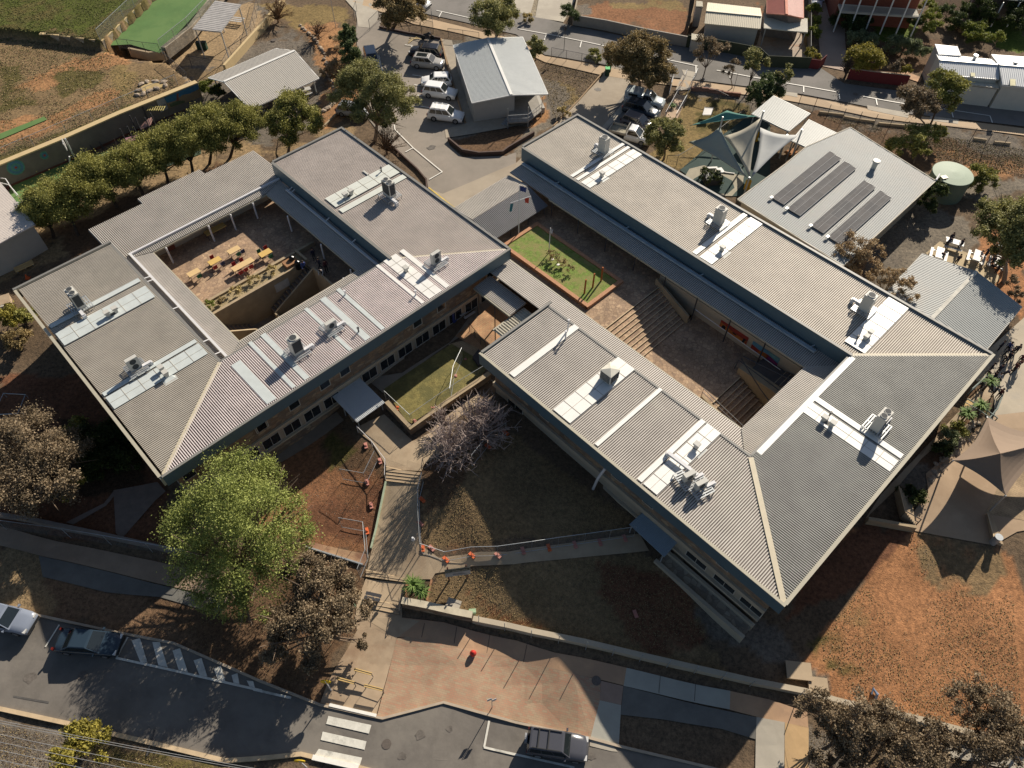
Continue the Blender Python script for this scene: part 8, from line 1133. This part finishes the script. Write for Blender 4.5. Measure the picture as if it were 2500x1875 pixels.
# odds
def odd(name, label, cat, p, size, m, rz=0, top=None):
    b = MB(); b.box(p + Vector((0,0,size[2]/2)), size, rz); 
    if top: b.box(p + Vector((0,0,size[2] + .03)), (size[0] * 1.1, size[1] * 1.1, .06), rz)
    return tag(b.build(name, m), label, cat)
grn = mat('cabinet_green', (.16,.25,.17), rough=.6)
p = pc(31,820,275); r = empty('utility_cabinet', p, 'green metal cabinet under the grey tree by the steps', 'cabinet'); MB().box(p + Vector((0,0,.4)), (.75,.6,.8), .1).build('body', grn, r); b = MB(); b.add([p + Vector(v) for v in ((-.4,-.33,.8),(.4,-.33,.8),(.4,.33,.8),(-.4,.33,.8),(-.25,-.1,1.0),(.25,-.1,1.0),(.25,.1,1.0),(-.25,.1,1.0))], [(0,1,5,4),(1,2,6,5),(2,3,7,6),(3,0,4,7),(4,5,6,7)]); b.build('lid', grn, r)
odd('utility_box', 'small pale green box behind the street wall', 'box', pc(31,1845,350), (.5,.35,.35), mat('pale_green_box', (.35,.48,.3)), .1, 1); odd('concrete_slab', 'pale concrete block beside the school sign shadow', 'block', pc(31,1685,300), (1.0,.8,.5), concp, -.3, 1); odd('pillar_block', 'upper square tan block at the dirt corner of the street wall', 'block', pc(33,300,850), (1.7,1.2,.35), conc, -.1, 1); odd('pillar_block', 'lower square tan block at the dirt corner of the street wall', 'block', pc(33,462,975), (1.3,1.1,.35), conc, -.1, 1)
for x, y, lb in ((835,610,'green lidded wheelie bin nearer the school'), (848,575,'green lidded wheelie bin nearer the street')):
    p = pc(2,x,y+25); r = empty('wheelie_bin', p, lb, 'bin', 'wheelie bins at the driveway'); b = MB(); b.prism([p + Vector(v) for v in ((-.28,-.33,0),(.28,-.33,0),(.28,.33,0),(-.28,.33,0))], p.z, p.z + 1.0); b.build('body', mat('bin_dark_green', (.02,.05,.03)), r); MB().box(p + Vector((0,0,1.04)), (.62,.72,.08)).build('lid', mat('bin_lid_green', (.15,.5,.2)), r)
    for s_ in (-.25,.25): b = MB(); b.tube([p + Vector((s_ - .03,.3,.1)), p + Vector((s_ + .03,.3,.1))], .1, 8); b.build('wheel', tyre, r)
for k, (x, y) in enumerate(((1690,415),(1735,415))):
    p = PZ(*c(0,x,y), float(G(*c(0,x,y)).z)); r = empty('wheelie_bin', p, ['left','right'][k] + ' dark bin in the shade of the grey shelter', 'bin'); MB().box(p + Vector((0,0,.5)), (.6,.6,1.0)).build('body', mat('bin_dark_green', (.02,.05,.03)), r); MB().box(p + Vector((0,0,1.04)), (.66,.66,.08)).build('lid', mat('bin_black', (.02,.03,.025)), r)
bench('white table and seats at the end of the grey shelter', c(0,1940,190), c(0,2060,205), wt_, n=3, gap=.5, hh=.6)
p = pc(31,1845,705); r = empty('fire_hydrant_ball', p, 'red ball marker on a pale pad at the brick paving', 'marker'); MB().box(p + Vector((-.1,0,.05)), (.55,.45,.1)).build('pad', concp, r); b = MB(); b.tube([p + Vector((.05,0,z)) for z in (.1,.2,.4,.6,.72)], [.1,.22,.27,.2,.05], 12); b.build('ball', mat('ball_red', (.5,.04,.03), rough=.4), r)
b = MB(); a_, q = pc(11,1960,1450), pc(11,1860,1480); P_ = [pc(11,1845,1450,.5), pc(11,1895,1370+15,.5), pc(11,1950,1440,.5), pc(11,1900,1520,.5)]; b.prism(P_, P_[0].z - .5, P_[0].z); tag(b.build('service_hatch', mat('dark_hatch', (.07,.06,.06))), 'dark square service box on the paved corner', 'box')
b = MB(); b.prism([PZ(*c(11,*q_), 6.0) for q_ in ((455,855),(510,815),(570,800),(560,850),(500,880))], 4.4, 4.6); tag(b.build('rubbish_bins', steel), 'grey lids down in the stairwell corner', 'bin'); r = empty('round_tank', PZ(*c(11,390,950),2.6), 'round grey tank in the sunken stairwell', 'tank'); MB().cyl(PZ(*c(11,390,950),1.6), .9, 1.6, 20).build('tank_body', steel, r)
for x, y, lb in ((1340,670,'left'),(1500,690,'right')): pass
for k, (x, y) in enumerate(((1465,655),(1525,705))): p = PZ(*z2(x, y), 6.3); r = empty('black_bin', p - Vector((0,0,.9)), ['left','right'][k] + ' black domed bin on the planter seat', 'bin'); MB().tube([p - Vector((0,0,.9)), p - Vector((0,0,.1)), p + Vector((0,0,.05)), p + Vector((0,0,.15))], [.28,.3,.24,.08], 14).build('body', mat('gloss_black', (.015,.015,.015), rough=.2), r)
b = MB(); P_ = [U(-55.9,22.0), U(-54.9,22.0), U(-54.9,23.4), U(-55.9,23.4)]; b.prism(P_, 5.5, 6.0); tag(b.build('planter_seat', mat('timber_seat', (.3,.16,.08))), 'timber box seat at the end of the courtyard planter', 'seat')
b = MB(); b.box(PZ(*c(20,90,215), 2.0) , (.1,.1,.1)); 
r = empty('goal_frame', G(*c(20,60,330)), 'steel goal frame lying in the shade at the left edge', 'frame'); P_ = [PZ(*c(20,*q_), 2.6) for q_ in ((-60,320),(150,310),(215,150),(30,140))]; b = MB(); b.tube(P_ + [P_[0]], .05, 6); b.build('frame', steel, r); b = MB(); b.tube([p - Vector((0,0,.7)) for p in P_ + [P_[0]]], .04, 6); [b.tube([p, p - Vector((0,0,.9))], .04, 5) for p in P_]; b.build('base_frame', steel, r)
for k, L in enumerate((((0,200),(185,225),(300,400)), ((30,365),(300,430),(600,770)), ((570,1020),(900,1070),(1000,1200)), ((730,1205),(1020,1270)))):
    P_ = [PZ(*z8(x, y, 0, 420, 13.825), 5.2) for x, y in L]; b = MB(); b.tube(P_ + [Tz(P_[-1])], .05, 6); tag(b.build('stair_handrail', pipe), ['top','second','third','lowest'][k] + ' cream handrail beside the pinkish roof', 'handrail')
for x, y, lb in ((60,950,'pale yellow concrete block near the left edge'), (5,985,'grey concrete block at the left edge')): odd('concrete_block', lb, 'block', pc(10,x,y+30), (1.1,1.3,.7), conc if 'yellow' in lb else concp, .5, 1)
p = pc(10,235,760); b = MB(); b.tube([p, p + Vector((0,0,.6))], [.2,.04], 10); b.box(p + Vector((0,0,.03)), (.45,.45,.05)); tag(b.build('traffic_cone', mat('cone_orange', (.5,.1,.03))), 'orange cone in the shade of the concrete yard', 'cone')
p = pc(33,960,1080); b = MB(); b.tube([p, p + Vector((.1,.3,.25)), p + Vector((-.1,.7,.3)), p + Vector((-.3,.3,.2))], [.1,.14,.12,.06], 6); tag(b.build('blue_rubbish', mat('blue_plastic', (.2,.28,.42), rough=.4)), 'blue white rubbish lying on the red dirt', 'rubbish')
p = pc(23,1945,1400); b = MB(); b.cyl(p, .28, 1.0, 14); b.cyl(p + Vector((0,0,1.0)), .32, .08, 14); tag(b.build('litter_bin', steel), 'round steel bin at the foot of the short tan steps', 'bin')
b = MB(); a_, q = pc(23,1160,1195,1.3), pc(23,1300,1250,1.0); b.tube([a_ - Vector((0,0,1)), a_, q, q - Vector((0,0,1))], .05, 6); b.tube([a_ - Vector((0,0,.5)), q - Vector((0,0,.5))], .04, 6); tag(b.build('handrail', steeld), 'dark handrail beside the striped side steps', 'handrail')
wall('stair_wall', 'sawtooth side wall of the side door platform', 23, [(870,1230),(1270,1300)], .3, .8, conw); 
for L, lb in (([(1730,155),(1860,40)],'green grey handrail nearest the roof edge'), ([(1690,240),(1830,320),(1940,400)],'green grey handrail across the yucca bed'), ([(1840,440),(1940,320),(1985,205)],'green grey handrail at the terrace side')):
    P_ = [pc(23,x,y,1.0) for x, y in L]; b = MB(); b.tube(P_, .06, 6); b.tube([q_ - Vector((0,0,.5)) for q_ in P_], .05, 6); [b.tube([q_, q_ - Vector((0,0,1.1))], .05, 6) for q_ in P_]; tag(b.build('handrail', mat('rail_green_grey', (.22,.26,.24))), lb, 'handrail')
r = empty('slatted_seat', pc(23,1720,260), 'yellow slatted timber seat under the yuccas', 'bench'); 
for k in range(4): a_, q = z8(600 + k * 35, 1240 - k * 5, 2260, 820, 6.9125), z8(690 + k * 20, 1110 + k * 30, 2260, 820, 6.9125); q0, q1 = G(*a_), G(*q); MB().beam(q0 + Vector((0,0,.5)), q1 + Vector((0,0,.5)), .14, .05).build('slat', wood, r)
b = MB(); 
for x, y in ((1700,290),(1740,230)): q0 = pc(23,x,y); b.beam(q0, q0 + Vector((0,0,.5)), .08, .08)
b.build('leg', steeld, r)
b = MB(); b.box(PZ(*c(21,2140,150), 3.6), (2.2,.35,.4), -.6); b.box(PZ(*c(21,2140,150), 3.4), (2.0,.3,.3), -.6); tag(b.build('blue_barrier', mat('barrier_blue', (.02,.05,.3))), 'blue barrier under the corner of the east block', 'barrier'); b = MB(); b.box(pc(11,1705,1110,.7), (.08,1.1,1.2), -.5); b.box(pc(11,1705,1110,.15), (.3,1.1,.1), -.5); tag(b.build('blue_board', mat('board_blue', (.04,.06,.2))), 'dark blue board beside the silver bench', 'board')
fence('handrail on the street steps', [c(31,1255,230), c(31,1245,290), c(31,1235,370)], 1.0, 1.5, m=steeld, mm=None, name='handrail')
b = MB(); P_ = [c(31,1268,275), c(31,1275,70), c(31,1490,90), c(31,1455,300)]; 
wall('planter_wall', 'orange brick planter edge around the palms', 31, [(1270,270),(1298,80)], .12, .4, mat('orange_brick_edge', (.42,.22,.12))); wall('planter_wall', 'thin planter edge right of the palms', 31, [(1500,80),(1450,300)], .12, .3, mat('orange_brick_edge', (.42,.22,.12)))
# overhead wires
for k, (y0, y1) in enumerate(((1270,1700),(1290,1720),(1370,1860),(1440,1920),(1500,2010),(1590,2080))):
    a_, q = PZ(*c(30,-1200,y0 - 260), 8.5), PZ(*c(30,2600,y1 + 40), 8.5); P_ = [a_.lerp(q, t) - Vector((0,0,1.2 * 4 * t * (1 - t))) for t in np.linspace(0, 1, 14)]; b = MB(); b.tube(P_, .02, 5); tag(b.build('overhead_wire', mat('wire_grey', (.22,.22,.22))), ['uppermost overhead wire at the bottom left, close to its twin','second overhead wire, twin of the uppermost','third overhead wire crossing the yellow shrub','fourth overhead wire crossing the yellow shrub','fifth overhead wire near the lower left corner','lowest overhead wire cutting the corner'][k], 'wire', 'overhead wires')
